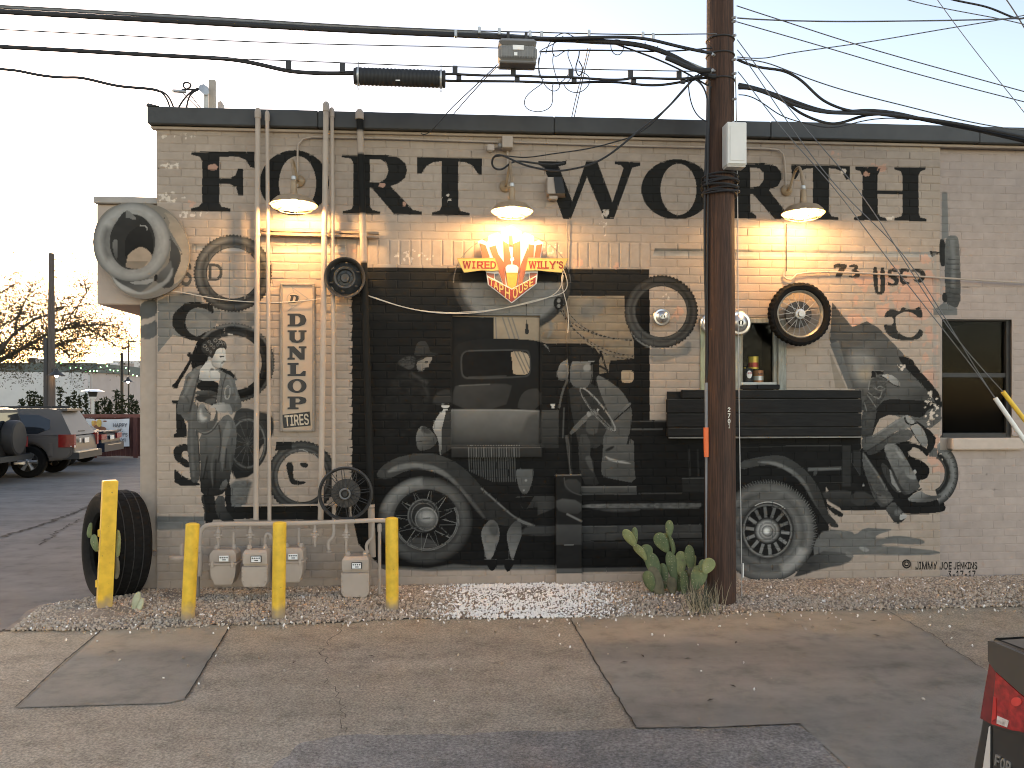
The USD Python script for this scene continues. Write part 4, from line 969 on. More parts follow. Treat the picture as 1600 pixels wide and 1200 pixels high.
def ragged(pg, amp, seed, step=.03):
    rg = pg.exterior; n = int(rg.length / step)
    p = np.array([rg.interpolate(t_, normalized=True).coords[0] for t_ in np.linspace(0, 1, n, endpoint=False)])
    d = np.stack([meshkit.fbm(np.column_stack([p * 7, p[:, :1] * 0]), 4, seed) - .5, meshkit.fbm(np.column_stack([p * 7, p[:, :1] * 0]), 4, seed + 9) - .5], 1)
    return Polygon(p + d * amp * 2).buffer(0)
low = ragged(low, .05, 3)
struct('asphalt_patch', sheet(low if low.geom_type == 'Polygon' else max(low.geoms, key=lambda g_: g_.area), .0079), ALASP)
def crack(name, s, w, z=.0125, jag=.012, seed=1):
    r = np.random.default_rng(seed)
    p = np.array(gp(s))
    ln = LineString(p); n = max(4, int(ln.length / .05))
    pts = np.array([ln.interpolate(t, normalized=True).coords[0] for t in np.linspace(0, 1, n)]) + r.normal(size=(n, 2)) * jag
    polys = [LineString(pts[k:k + 2]).buffer(w * (.55 + .5 * r.random()), cap_style='round', quad_segs=2) for k in range(n - 1)]
    pg = unary_union(polys)
    for g in getattr(pg, 'geoms', [pg]):
        struct(name, sheet(Polygon(g.exterior), z), DIRT)
crack('pavement_joint', '160,986 95,1040 25,1107', .006, jag=.002, seed=2)
crack('pavement_joint', '362,977 320,1045 290,1094', .005, jag=.002, seed=3)
crack('pavement_joint', '890,966 935,1045 994,1138', .004, jag=.004, seed=4)
crack('pavement_joint', '994,1140 1100,1140 1250,1134', .004, jag=.004, seed=5)
crack('pavement_joint', '1380,954 1450,990 1490,1018 1540,1048', .003, seed=6)
crack('pavement_crack', '538,973 530,992 505,1020 512,1040', .0028, jag=.02, seed=7)
crack('pavement_crack', '520,1060 518,1080 540,1110 542,1150', .0018, jag=.02, seed=8)
crack('pavement_joint', '-40,988 60,986 110,972 160,940 172,930', .022, z=.006, jag=.03, seed=9)
crack('pavement_crack', '0,840 60,822 120,800 160,782', .03, z=.0055, jag=.03, seed=12)
crack('pavement_crack', '60,850 100,825 140,805', .012, z=.0056, jag=.03, seed=13)
# gravel bank along the wall
ef = [(x, y) for x, y in eg if x > -3.6]
xs = np.linspace(-3.35, 9.5, 200)
yf = np.interp(xs, [p[0] for p in ef], [p[1] for p in ef])
yb = np.where(xs < XL - .14, np.interp(xs, [-3.35, XL - .14], [-.55, .0]), .03)
cols = np.linspace(0, 1, 9)
Pb = np.stack([np.repeat(xs[:, None], 9, 1), yf[:, None] + (yb - yf)[:, None] * cols, .006 + .055 * np.minimum(1, cols[None] * 1.6) + .02 * meshkit.noise(np.stack([xs[:, None] * 3 + cols * 0, cols[None] * 3 + xs[:, None] * 0, xs[:, None] * 0 + cols * 0], -1), 4)], -1)
def bank_z(x, y):
    a, b = np.interp(x, xs, yf), np.interp(x, xs, yb)
    c = np.clip((y - a) / np.maximum(b - a, .05), 0, 1)
    return .006 + .055 * np.minimum(1, c * 1.6) + .01
struct('gravel_bed', grid_mesh(Pb), M('gravel_dust', (.22, .18, .14), .95, .3, 12, .004, 90), True)
PEB = [M('pebble_tan', (.42, .335, .25), .85, .25, 40), M('pebble_sand', (.50, .415, .32), .85, .2, 40), M('pebble_brown', (.28, .215, .155), .85, .3, 40), M('pebble_white', (.84, .80, .74), .8, .1, 40), M('pebble_grey', (.42, .36, .295), .85, .2, 40)]
gi = UsdGeom.PointInstancer.Define(stage, '/World/gravel')
UsdGeom.Scope.Define(stage, '/World/gravel/pebbles')
protos = []
for k in range(10):
    m = trimesh.creation.icosphere(1, 1.0)
    r = np.random.default_rng(100 + k)
    m.vertices = m.vertices * (1 + .35 * (meshkit.noise(m.vertices * 1.3 + 10 * k, k) - .5)[:, None] * 2) * (r.uniform(.8, 1.25), r.uniform(.7, 1.1), r.uniform(.45, .75))
    protos.append(usdkit.mesh(stage, f'/World/gravel/pebbles/pebble_{k:03d}' if k else '/World/gravel/pebbles/pebble', m, PEB[k // 2], smooth=50).GetPath())
gi.CreatePrototypesRel().SetTargets(protos)
r = np.random.default_rng(21)
N = 36000
gx = r.uniform(-3.3, 8.5, N)
gf, gb = np.interp(gx, xs, yf), np.interp(gx, xs, yb)
t = r.uniform(-.03, .98, N)
gy = gf + (gb - gf) * t + .012 * r.normal(size=N)
white = np.exp(-((gx - .62) / .72) ** 4) * 1.05 - .25 * np.abs(meshkit.noise(np.column_stack([gx * 4, gy * 4, gx * 0]), 8) - .5)
kind = np.where(r.random(N) < white, 3, np.where(r.random(N) < .025, 3, r.choice([0, 1, 2, 4], N, p=[.38, .27, .2, .15])))
sz = r.uniform(.0055, .0125, N) * np.where(r.random(N) < .04, 1.5, 1)
# strays on the pavement
n2 = 420
sx = r.uniform(-2.8, 6, n2); sy = np.interp(sx, xs, yf) - np.abs(r.normal(size=n2)) * np.where(r.random(n2) < .7, .10, .8)
gx, gy = np.r_[gx, sx], np.r_[gy, sy]
kind, sz = np.r_[kind, r.choice([3, 1, 2, 4], n2, p=[.4, .2, .25, .15])], np.r_[sz, r.uniform(.005, .011, n2)]
gz = np.r_[bank_z(gx[:N], gy[:N]), np.full(n2, .013)] + sz * r.uniform(-.1, .35, len(sz))
a = r.uniform(0, 2 * np.pi, (len(gx), 3)) * (.25, .25, 1)
qs = []
for e in a:
    w = trimesh.transformations.quaternion_from_euler(*e)
    qs.append(Gf.Quath(float(w[0]), float(w[1]), float(w[2]), float(w[3])))
gi.CreatePositionsAttr(Vt.Vec3fArray.FromNumpy(np.column_stack([gx, gy, gz]).astype(np.float32)))
gi.CreateScalesAttr(Vt.Vec3fArray.FromNumpy(np.repeat(sz[:, None], 3, 1).astype(np.float32)))
gi.CreateOrientationsAttr(Vt.QuathArray(qs))
gi.CreateProtoIndicesAttr(Vt.IntArray((kind * 2 + r.integers(0, 2, len(kind))).astype(int).tolist()))
tagp(gi.GetPrim(), 'loose tan gravel along the foot of the wall with a whiter heap below the pilaster', 'gravel', kind='stuff')
LEAF = M('dry_leaf', (.05, .035, .022), .8, .3, 40)
for k, (a, b) in enumerate(q('975,1035 1004,1025 1075,1029 1145,1072 1110,1094 1370,993 1295,966 1365,970 1150,1004 580,1025 460,1035 175,1018')):
    p = G(a, b, .014); t = k * 1.7
    u, v = np.array([math.cos(t), math.sin(t), 0]), np.array([-math.sin(t), math.cos(t), 0])
    m = trimesh.Trimesh([p - u * .028, p + v * .008 + (0, 0, .006), p + u * .03 + (0, 0, .002), p - v * .009 + (0, 0, .004), p + (0, 0, .001)], [[0, 4, 1], [1, 4, 2], [2, 4, 3], [3, 4, 0]], process=False)
    solo('fallen_leaf', m, LEAF, 'small dark dry leaf lying flat on the pavement in front of the gravel', 'leaf', 'dry leaves on the pavement')

# ------------------------------------------------------------------ lamps on the wall
LAMPM = M('lamp_enamel', (.26, .185, .11), .35, .15, 20, metallic=.3)
LAMPW = M('lamp_white_enamel', (.46, .31, .14), .35, .05, 20)
BULB = M('lamp_bulb', (.9, .8, .6), .4, .02, 5, emit=((1.0, .60, .25), LAMP_POWER))
GUARD = M('guard_wire', (.5, .42, .3), .35, .1, 30, metallic=.7)
def wall_lamp(cx, cy, rpx, plate, apex, label):
    c = W(cx, cy, -.36)
    dep = (c - EYEP)[1] * 1.0
    R_ = rpx * dep / F
    t = thing('wall_lamp', label, 'lamp', c, group='barn lamps over the mural')
    shade = [(.001, .098), (.030, .098), (.034, .075), (R_ * .42, .066), (R_ * .74, .046), (R_ * .92, .014), (R_, -.012), (R_ + .004, -.014)]
    inner = [(R_ + .004, -.0145), (R_ - .004, -.008), (R_ * .90, .010), (R_ * .72, .040), (R_ * .42, .060), (.03, .066), (.001, .066)]
    part(t, 'shade', lathe(shade, seg=40), LAMPM, 40)
    part(t, 'shade_lining', lathe(inner, seg=40), LAMPW, 40)
    part(t, 'socket', [lathe([(.001, .20), (.012, .2), (.024, .19), (.027, .13), (.030, .098)], seg=20), rod((0, 0, .03), (0, 0, .066), .018)], LAMPM)
    part(t, 'bulb', ball((0, 0, -.004), .037, 2, (1, 1, 1.15)), BULB)
    g = [torus((0, 0, -.022), (0, 0, 1), R_ - .006, .003, 40, 6), torus((0, 0, -.058), (0, 0, 1), R_ * .66, .0025, 32, 6)]
    for k in range(8):
        a = k * math.pi / 4
        g.append(tube(spline([(math.cos(a) * rr, math.sin(a) * rr, zz) for rr, zz in ((R_ - .006, -.022), (R_ * .86, -.044), (R_ * .66, -.058), (.02, -.064))], 4), .0022, 5))
    part(t, 'wire_guard', g[0], GUARD)
    for m in g[1:]:
        part(t, 'guard_wire', m, GUARD)
    pl, ap = W(*plate, -.012) - c, W(*apex, -.22) - c
    part(t, 'arm', tube(spline([pl + (0, -.02, 0), pl * .75 + ap * .25 + (0, -.02, -.01), ap + (0, .10, -.012), ap, ap * .35 + (0, 0, .155), (0, .004, .245), (0, 0, .19)], 7), .0125, 10), LAMPM)
    part(t, 'wall_plate', lathe([(.001, .03), (.03, .028), (.052, .012), (.056, 0)], pl, (0, -1, 0), 24), LAMPM)
    part(t, 'collar', lathe([(.016, -.018), (.021, -.012), (.021, .012), (.016, .018)], (0, 0, .215), (0, 0, 1), 14), STEEL)
wall_lamp(459, 318, 35, (467, 283), (456, 250), 'lit gooseneck barn lamp hanging over the O of FORT beside the tall pipes')
wall_lamp(800, 328, 32, (790, 291), (797, 254), 'lit gooseneck barn lamp hanging just above the tap house sign')
wall_lamp(1255, 331, 33, (1229, 297), (1249, 262), 'lit gooseneck barn lamp on the right, near the TH of WORTH')

# ------------------------------------------------------------------ conduits, boxes and vent pipes on the wall
def pipe(name, pts, r, m, label, cat='pipe', y=-.03, group=None, seg=10, smooth_n=0):
    p = wl(pts, y)
    return solo(name, tube(spline(p, smooth_n) if smooth_n else p, r, seg), m, label, cat, group)
pipe('conduit', [(465, 292), (465, 238), (466, 226), (474, 217), (488, 214), (600, 216), (778, 222)], .0085, TANP, 'thin tan conduit from the middle grey box to the left barn lamp', 'conduit')
pipe('conduit', [(803, 222), (1000, 228), (1195, 232), (1216, 234), (1223, 240), (1226, 252), (1228, 290)], .0085, TANP, 'thin tan conduit under the roof edge running right to the third barn lamp', 'conduit')
pipe('conduit', [(793, 236), (793, 285)], .009, TANP, 'short tan conduit dropping from the small grey box to the middle lamp', 'conduit')
pipe('conduit', [(1229, 350), (1229, 424)], .004, BLACK, 'thin dark cable straight down below the right barn lamp', 'cable')
pipe('conduit', [(1224, 426), (1225, 433), (1232, 437), (1239, 436), (1241, 431), (1470, 434), (1700, 437)], .008, TANP, 'long thin tan conduit level with the painted word USED', 'conduit', smooth_n=3)
t = thing('junction_box', 'small tan square junction box under the roof edge above the middle lamp', 'junction box', W(792, 227, 0))
part(t, 'box', box((-.050, -.10, -.055), (.050, 0, .055), .008), TANP); part(t, 'cover', box((-.046, -.108, -.050), (.046, -.1005, .050), .004), TANP)
t = thing('flood_light', 'small beige sensor flood light left of the junction box', 'light', W(766, 233, 0))
part(t, 'base', lathe([(.001, .03), (.035, .03), (.04, 0)], (0, 0, 0), (0, -1, 0)), TANP); part(t, 'head', hull([(-.03, -.14, -.05), (.03, -.14, -.05), (-.03, -.13, .0), (.03, -.13, 0), (-.02, -.05, -.01), (.02, -.05, -.01), (-.02, -.05, .03), (.02, -.05, .03)]), TANP)
part(t, 'sensor', ball((.085, -.07, .01), .022), M('sensor_grey', (.2, .19, .18), .5)); part(t, 'stem', rod((0, -.02, .0), (.08, -.06, .01), .009), TANP)
t = thing('flush_box', 'slim tan and black box on the W of WORTH beside the middle lamp', 'box', W(868, 297, 0))
part(t, 'case', hull([(-.085, 0, .10), (.06, 0, .10), (-.085, -.10, .09), (.04, -.10, .09), (-.085, 0, -.07), (.09, 0, -.07), (-.085, -.11, -.06), (.07, -.11, -.06)]), TANP); part(t, 'foot', box((-.07, -.09, -.105), (.01, -.01, -.072), .006), TANP)
part(t, 'black_side', hull([(-.03, -.113, .088), (.045, -.106, .088), (-.012, -.117, -.058), (.074, -.117, -.058), (-.03, -.06, .088), (.0955, 0, -.06), (.0655, 0, .1)]), M('letter_black', (.015, .015, .015), .6, .1, 9))
m = tube(spline(wl([(886, 343), (885, 480), (887, 600), (890, 742)], -.03), 40), .006, 8)
pc_ = part('/World', 'conduit', m, PAINT_FLAT, True, paint_of(np.column_stack(chart(m.vertices[:, 0], m.vertices[:, 2], 0.0)), wear=False))
tagp(stage.GetPrimAtPath(pc_), 'thin old conduit painted over, straight down the mural from the W to the pilaster', 'conduit')
VENTS = [(403, 168, 400, 812, .0225, 'first of the five tall tan vent pipes, counting from the corner'), (417.5, 172, 421, 814, .0165, 'thin second vent pipe, right beside the pipe nearest the corner'),
         (509.5, 158, 501, 812, .0245, 'third and tallest tan vent pipe, crossing the O of FORT'), (518.5, 167, 522, 822, .0185, 'fourth tan vent pipe, tucked right behind the tallest one'),
         (562, 170, 582, 870, .030, 'thick last vent pipe painted black where it crosses letter and doorway')]
for k, (xa, ya, xb, yb, rr, lab) in enumerate(VENTS):
    yy = (-.14, -.14, -.15, -.115, -.13)[k]
    A, B = W(xa, ya + 8, yy), W(xb, yb, yy)
    t = thing('vent_pipe', 'tan painted ' + lab if 'tan' not in lab else lab, 'pipe', group='vent pipes up the wall')
    n = 140
    P = np.array([A + (B - A) * s for s in np.linspace(0, 1, n)]); m = tube(P, rr, 14, False)
    if k == 4:
        v = np.column_stack(chart(m.vertices[:, 0], m.vertices[:, 2], yy))[:, 1]
        dark = ((v > 176) & (v < 207)) | ((v > 240) & (v < 334)) | ((v > 412) & (v < 792))
        pc = np.where(dark[:, None], col(31), col(TAN))
        part(t, 'pipe', m, PAINT_FLAT, True, pc)
    else:
        part(t, 'pipe', m, TANP, True)
    part(t, 'cap', lathe([(rr + .001, -.05), (rr * 1.25, -.045), (rr * 1.27, .0), (rr * 1.1, .022), (rr * .7, .038), (.001, .043)], A, (0, 0, 1), 18), TANP)
    for zz in ((361, 'b'), (789, 'b')):
        if yb > zz[0]:
            s = (zz[0] - ya) / (yb - ya); c = A + (B - A) * s
            part(t, 'strap', lathe([(rr + .0005, -.012), (rr + .004, -.012), (rr + .004, .012), (rr + .0005, .012)], c, (0, 0, 1), 16), TANP)
for yy, lab in ((360.5, 'upper of two thin strut rails behind the vent pipes below the left lamp'), (366.5, 'lower of two thin strut rails behind the vent pipes below the left lamp')):
    a, b = W(405, yy - 1, -.06), W(592, yy + 4, -.06)
    solo('strut_rail', hull([a + (0, dy, dz) for dy in (-.02, .02) for dz in (-.010, .010)] + [b + (0, dy, dz) for dy in (-.02, .02) for dz in (-.010, .010)]), M('strut_tan', tuple(col((120, 104, 88))), .5, .2, 9), lab, 'rail')
a, b = W(378, 789, -.06), W(505, 790, -.06)
solo('strut_rail', box(a + (0, -.02, -.012), b + (0, .02, .012), .003), TANP, 'short tan strut rail just above the gas pipe, left of the wire wheel', 'rail')
STR = M('white_cord', (.50, .45, .38), .6, .1, 20)
for k, (s, lab) in enumerate((('268,455 290,458 340,467 400,472 450,472 506,466 535,460', 'thin white cord from the tyre cut-out across to the steel rim'), ('575,462 600,470 640,482 690,488 740,487 790,481 840,470 868,458 880,430', 'pair cord sagging from the steel rim to the tap house sign'),
                              ('577,463 610,474 660,486 720,490 780,483 850,466 882,455 880,420', 'second sagging cord just below the first, right of the steel rim'), ('880,425 878,445 884,470 887,520', 'cord hanging from the right end of the tap house sign'))):
    solo('hanging_cord', tube(spline(wl(q(s), -.06 if k else -.05), 6), .0042, 6), STR, lab, 'cord')

# ------------------------------------------------------------------ signs
t = thing('tyre_sign', 'tall narrow tan tyre sign with black letters stacked down it beside the vent pipes', 'sign')
ys = -.025
a, b = W(437.5, 674.5, ys), W(492, 443, ys)
part(t, 'board', box((a[0] + .012, ys + .004, a[2] + .012), (b[0] - .012, -.009, b[2] - .012)), M('sign_tan', tuple(col((160, 142, 122))), .5, .06, 6))
SF = M('sign_frame', tuple(col((122, 114, 104))), .5, .15, 14)
for lo, hi in (((a[0], ys - .008, a[2]), (a[0] + .022, -.0085, b[2])), ((b[0] - .022, ys - .008, a[2]), (b[0], -.0085, b[2])), ((a[0] + .022, ys - .0078, b[2] - .022), (b[0] - .022, -.0085, b[2])), ((a[0] + .022, ys - .0078, a[2]), (b[0] - .022, -.0085, a[2] + .022))):
    part(t, 'frame_bar', box(lo, hi, .005), SF)
INK = M('sign_black', tuple(col(36)), .5, .1, 9); INKW = M('sign_pale', tuple(col((172, 158, 138))), .5, .05, 9); INKS = M('sign_shade', tuple(col((132, 126, 116))), .5, .08, 9)
def wall_shape(pg_px, y, th, z=None):
    """a polygon in chart pixels -> a plate of thickness th standing on the plane y"""
    from shapely.ops import transform
    def tr(u, v, w=None):
        X, Z = unchart(np.column_stack([u, v]), y)
        return X, Z
    return prism(transform(tr, pg_px).buffer(0), th, frame((0, y, 0), (1, 0, 0), (0, 0, 1)))
ls = ys + .003
def slab(x, y, w, h, ch):
    """block-serif capitals, drawn on a 100 x 100 field"""
    P_ = {'D': [[(0, 0), (62, 0), (90, 15), (100, 50), (90, 85), (62, 100), (0, 100), (0, 86), (12, 84), (12, 16), (0, 14)], [(40, 16), (55, 18), (66, 35), (66, 65), (55, 82), (40, 84)]],
          'U': [[(0, 0), (48, 0), (48, 14), (38, 16), (38, 66), (46, 80), (58, 80), (68, 68), (68, 16), (58, 14), (58, 0), (100, 0), (100, 14), (90, 16), (90, 70), (76, 94), (50, 100), (24, 94), (10, 72), (10, 16), (0, 14)]],
          'N': [[(0, 0), (34, 0), (72, 52), (72, 16), (60, 14), (60, 0), (100, 0), (100, 14), (90, 16), (90, 100), (66, 100), (26, 44), (26, 84), (38, 86), (38, 100), (0, 100), (0, 86), (10, 84), (10, 16), (0, 14)]],
          'L': [[(0, 0), (58, 0), (58, 14), (44, 16), (44, 84), (66, 84), (82, 62), (96, 62), (94, 100), (0, 100), (0, 86), (14, 84), (14, 16), (0, 14)]],
          'O': [[(50 + 50 * math.cos(t), 50 + 50 * math.sin(t)) for t in np.linspace(0, 6.28, 40)], [(50 + 23 * math.cos(t), 50 + 36 * math.sin(t)) for t in np.linspace(0, 6.28, 40)]],
          'P': [[(0, 0), (66, 0), (94, 10), (100, 30), (94, 52), (66, 62), (42, 62), (42, 84), (58, 86), (58, 100), (0, 100), (0, 86), (12, 84), (12, 16), (0, 14)], [(42, 15), (60, 16), (68, 30), (60, 46), (42, 47)]]}[ch]
    pg = Polygon(P_[0])
    for h_ in P_[1:]:
        pg = pg.difference(Polygon(h_))
    from shapely import affinity
    return affinity.affine_transform(pg, [w / 100, 0, 0, h / 100, x, y])
for ch, yy, hh in (('D', 490, 20), ('U', 516, 20), ('N', 541, 21), ('L', 567, 20.5), ('O', 592, 22), ('P', 619.5, 20)):
    pg = slab(449.5, yy, 29.5, hh, ch)
    part(t, 'letter_shade', wall_shape(place_poly(pg, 448.2, yy + .3, 29.5, hh), ls, .0015), INKS, False)
    part(t, 'letter', wall_shape(pg, ls - .0012, .002), INK, False)
part(t, 'plate', wall_shape(Polygon(q('441,648 484,643 485.5,665 443,669')), ls, .002), INK, False)
from shapely import affinity
part(t, 'tires_lettering', wall_shape(affinity.rotate(place_poly(text_poly('TIRES', 1, True), 445, 647.5, 37.5, 17.5, True), -4.5), ls - .0015, .0025), INKW, False)
arrow = Polygon(q('455,447 482.5,466.5 449,487 460,473 460,461'))
part(t, 'arrow', wall_shape(arrow, ls, .002), INKS, False); part(t, 'arrow_face', wall_shape(arrow.buffer(-1.6), ls - .0006, .002), M('sign_tan2', tuple(col((158, 140, 118))), .5, .06, 6), False)
part(t, 'disc', wall_shape(Polygon(ell(458.5, 467.5, 10.6, 10.6)), ls - .0012, .002), INKS, False); part(t, 'disc_face', wall_shape(Polygon(ell(458.5, 467.5, 9.3, 9.3)), ls - .002, .002), looks['sign_tan2'], False)
part(t, 'emblem_letter', wall_shape(affinity.skew(slab(452, 461, 15, 12.5, 'D'), -14), ls - .003, .002), INK, False)

# tap house sign
t = thing('tap_house_sign', 'red and yellow tap house shield sign with fanned beams lit by the middle lamp', 'sign')
U = lambda s: Polygon([(700 + a * .125, 340 + b * .125) for a, b in np.array([float(v) for v in s.replace(',', ' ').split()]).reshape(-1, 2)])
SWH = M('sign_white', (.66, .63, .57), .4, .04, 8); SBR = M('sign_brown', (.25, .085, .045), .4, .12, 6); SBL = M('sign_slate', (.10, .11, .12), .5, .1, 6); SYE = M('sign_yellow', (.56, .40, .11), .4, .06, 6); SRD = M('sign_red', (.24, .032, .018), .4, .1, 6); SOL = M('sign_olive', (.28, .22, .06), .4, .1, 6)
y0s = -.14
part(t, 'back_board', wall_shape(U('372,302 425,275 492,318 510,228 620,192 668,226 664,165 780,102 918,185 914,228 962,193 1072,236 1072,312 1130,280 1192,316 1160,500 1120,690 1108,830 797,1072 498,842 478,700 442,520'), y0s, .012), SWH, False)
for k, s in enumerate(('392,318 470,345 525,500 438,520', '515,372 596,345 700,700 690,835 640,690', '575,380 700,560 722,860 692,838 600,500', '686,290 752,330 800,560 800,880 740,850 700,600', '812,330 905,290 905,560 862,850 800,880', '905,600 1000,360 1010,480 930,830 868,855', '1005,500 1005,330 1075,345 1068,500', '1080,500 1102,345 1178,330 1150,500', '478,690 575,700 575,765 500,735', '1025,690 1112,690 1104,722 1025,770')):
    part(t, 'beam', wall_shape(U(s), y0s - .0125 - .0004 * k, .004), SBR, False)
part(t, 'slate_panel', wall_shape(U('588,700 640,700 682,820 588,770'), y0s - .0125, .003), SBL, False); part(t, 'slate_panel', wall_shape(U('962,700 1012,700 1012,780 935,815'), y0s - .0125, .003), SBL, False)
part(t, 'bottle_neck', wall_shape(U('758,205 808,205 812,350 758,350'), y0s - .0175, .004), M('sign_bottle', (.20, .09, .05), .4), False); part(t, 'bottle_cap', wall_shape(U('762,200 806,200 804,232 764,232'), y0s - .0195, .003), SBL, False)
part(t, 'glass_amber', wall_shape(U('724,650 876,650 852,850 798,888 748,852'), y0s - .018, .005), M('sign_amber', (.75, .33, .05), .4, .25, 9), False); part(t, 'glass_foam', wall_shape(U('720,620 745,592 800,588 850,595 880,625 874,690 725,690'), y0s - .0205, .005), SWH, False)
part(t, 'pour', wall_shape(U('788,540 806,540 806,600 790,600'), y0s - .0205, .003), SWH, False); part(t, 'splash', wall_shape(U('775,530 790,485 805,500 824,495 826,530 806,548 786,545'), y0s - .0202, .003), SWH, False)
for s, nm in (('108,508 585,508 640,660 560,668 420,660 200,690', 'left_banner'), ('995,510 1502,512 1420,690 1250,675 1100,660 965,665', 'right_banner')):
    part(t, nm, wall_shape(U(s), y0s - .020, .014), SYE, False); part(t, 'banner_edge', wall_shape(U(s).difference(U(s).buffer(-.9)), y0s - .0345, .001), SOL, False)
pg = U('490,728 798,890 1110,722 1102,832 797,1070 502,842')
part(t, 'lower_band', wall_shape(pg, y0s - .020, .010), SWH, False); part(t, 'lower_band_face', wall_shape(pg.buffer(-1.3), y0s - .0305, .002), SRD, False)
def slabtext(s, x, y, w, h):
    """heavy serif word: bold letters with serif bars at foot and head"""
    base = place_poly(text_poly(s, 1, True), x, y, w, h, True)
    return base
def letters(word, xs_, y, w, h, depth, m, slope=0.0, curve=None):
    SER = 'WIREDLYTAPHNMF'
    for k, ch in enumerate(word):
        x = xs_[k]
        yy = y + (curve[k] if curve else 0)
        w_ = w[k] if isinstance(w, list) else w
        pg = place_poly(text_poly(ch, 1, True), x, yy, w_, h if ch != "'" else h * .3, True).buffer(.18)
        if ch in 'WIREDLYTAPH':
            xa, ya, xb, yb = pg.bounds
            e = h * .09
            for px_ in ({'I': [0.5], 'T': [.5], 'Y': [.5], 'W': [.14, .86], 'H': [.16, .84], 'A': [.1, .9], 'P': [.2], 'R': [.2, .9], 'L': [.2], 'E': [.2], 'D': [.2]}[ch]):
                c_ = xa + (xb - xa) * px_
                for yy_ in ((yb,) if ch in 'TYPA' else (ya,) if ch == 'W' else (ya, yb)):
                    pg = pg.union(shapely.box(c_ - 2.1, yy_ - e * (yy_ == yb), c_ + 2.1, yy_ + e * (yy_ == ya)))
        if slope:
            from shapely import affinity as af
            pg = af.rotate(pg, slope, origin='center')
        part(t, 'letter', wall_shape(pg, depth, .002), m, False)
ub = lambda v: 700 + .125 * v
letters('WIRED', [ub(v) for v in (186, 303, 362, 456, 532)], 340 + .125 * 545, [12.5, 5, 10, 8, 8.4], 11.6, y0s - .0345, SRD)
letters("WILLY'S", [ub(v) for v in (1010, 1114, 1160, 1214, 1264, 1360, 1386)], 340 + .125 * 545, [11.8, 4.6, 6, 6, 10.5, 2.2, 6.4], 11.6, y0s - .0345, SRD)
letters('TAPH', [ub(v) for v in (520, 578, 640, 712)], 340 + .125 * 760, 7.0, 12.5, y0s - .033, SYE, -32 + 60, [0, 5.5, 12, 17.5]) if False else None
for k, (ch, x, y, w, h, ro) in enumerate((('T', 518, 768, 50, 86, 24), ('A', 572, 796, 54, 100, 24), ('P', 640, 830, 54, 112, 24), ('H', 712, 872, 62, 140, 18), ('O', 812, 870, 58, 140, -18), ('U', 884, 828, 54, 116, -24), ('S', 950, 800, 48, 100, -24), ('E', 1016, 766, 50, 92, -24))):
    pg = place_poly(text_poly(ch, 1, True), ub(x), 340 + .125 * y, w * .125, h * .125, True)
    pg = affinity.skew(pg, 0, ro, origin='center')
    part(t, 'letter', wall_shape(pg, y0s - .033, .002), SYE, False)
for xx in (150, 1440):
    part(t, 'stand_off', rod(W(ub(xx), 340 + .125 * 600, -.001), W(ub(xx), 340 + .125 * 600, y0s + .0), .008), STEEL)
part(t, 'stand_off', rod(W(ub(797), 340 + .125 * 700, -.001), W(ub(797), 340 + .125 * 700, y0s + .0), .008), STEEL)

# tyre cut-out at the corner
def painted_poly(parent, name, poly, y, th, step_px=1.3, m=None):
    x0, y0, x1, y1 = poly.bounds
    gx_, gy_ = np.meshgrid(np.arange(x0, x1, step_px), np.arange(y0, y1, step_px))
    g = np.column_stack([gx_.ravel(), gy_.ravel()])
    inner = poly.buffer(-step_px * .6)
    g = g[shapely.contains_xy(inner, g[:, 0], g[:, 1])]
    rings = [poly.exterior, *poly.interiors]
    bs = [np.array([rg.interpolate(s, normalized=True).coords[0] for s in np.linspace(0, 1, int(rg.length / step_px), endpoint=False)]) for rg in rings]
    pts = np.vstack([g, *bs])
    from scipy.spatial import Delaunay
    tri = Delaunay(pts).simplices
    cen = pts[tri].mean(1)
    tri = tri[shapely.contains_xy(poly, cen[:, 0], cen[:, 1])]
    X, Z = unchart(pts, y)
    v = np.column_stack([X, np.full(len(X), y), Z])
    n = np.cross(v[tri[:, 1]] - v[tri[:, 0]], v[tri[:, 2]] - v[tri[:, 0]])[:, 1]
    tri = np.where((n > 0)[:, None], tri[:, ::-1], tri)
    uv = [pts]; V = [v]; Fc = [tri]; o = len(v); at = len(g)
    for b_ in bs:
        k = at + np.arange(len(b_)); at += len(b_)
        f_, r_ = v[k], v[k] + (0, th, 0)
        V += [f_, r_]; a_ = o + np.arange(len(b_)); c_ = a_ + len(b_); o += 2 * len(b_)
        Fc += [np.column_stack([a_, c_, np.roll(c_, -1)]), np.column_stack([a_, np.roll(c_, -1), np.roll(a_, -1)])]
        uv += [b_, b_]
    return part(parent, name, (np.vstack(V), np.vstack(Fc)), m or PAINT_FLAT, True, paint_of(np.vstack(uv), wear=False))
wall_layers, LAYERS[:] = list(LAYERS), []
TG = (116, 110, 100)
out = Polygon(chaikin(nums('T', '100,560 105,450 140,320 205,225 300,150 450,108 600,112 700,122 850,165 970,270 1062,410 1105,560 1108,690 1072,850 1000,965 900,1040 780,1092 640,1122 500,1092 400,1030 320,950 285,865 190,790 128,700'), 2))
L('T', '50,50 1200,50 1200,1200 50,1200', TG, (104, 98, 90), '300,200 700,1100', sm=0)
L('T', '820,190 960,265 1062,410 1108,560 1108,690 1072,850 950,975 945,900 1005,740 1020,660 990,580 890,390 905,300', (132, 122, 108), (142, 128, 110), '900,300 1000,900', tex=.12)
L('T', '890,390 990,580 1022,690 1005,760 945,890 945,975 860,1010 800,980 860,820 905,700 912,500', 62, 48, '900,420 900,950')
L('T', '860,360 905,400 1020,600 1030,640 1000,600 920,490', 92)
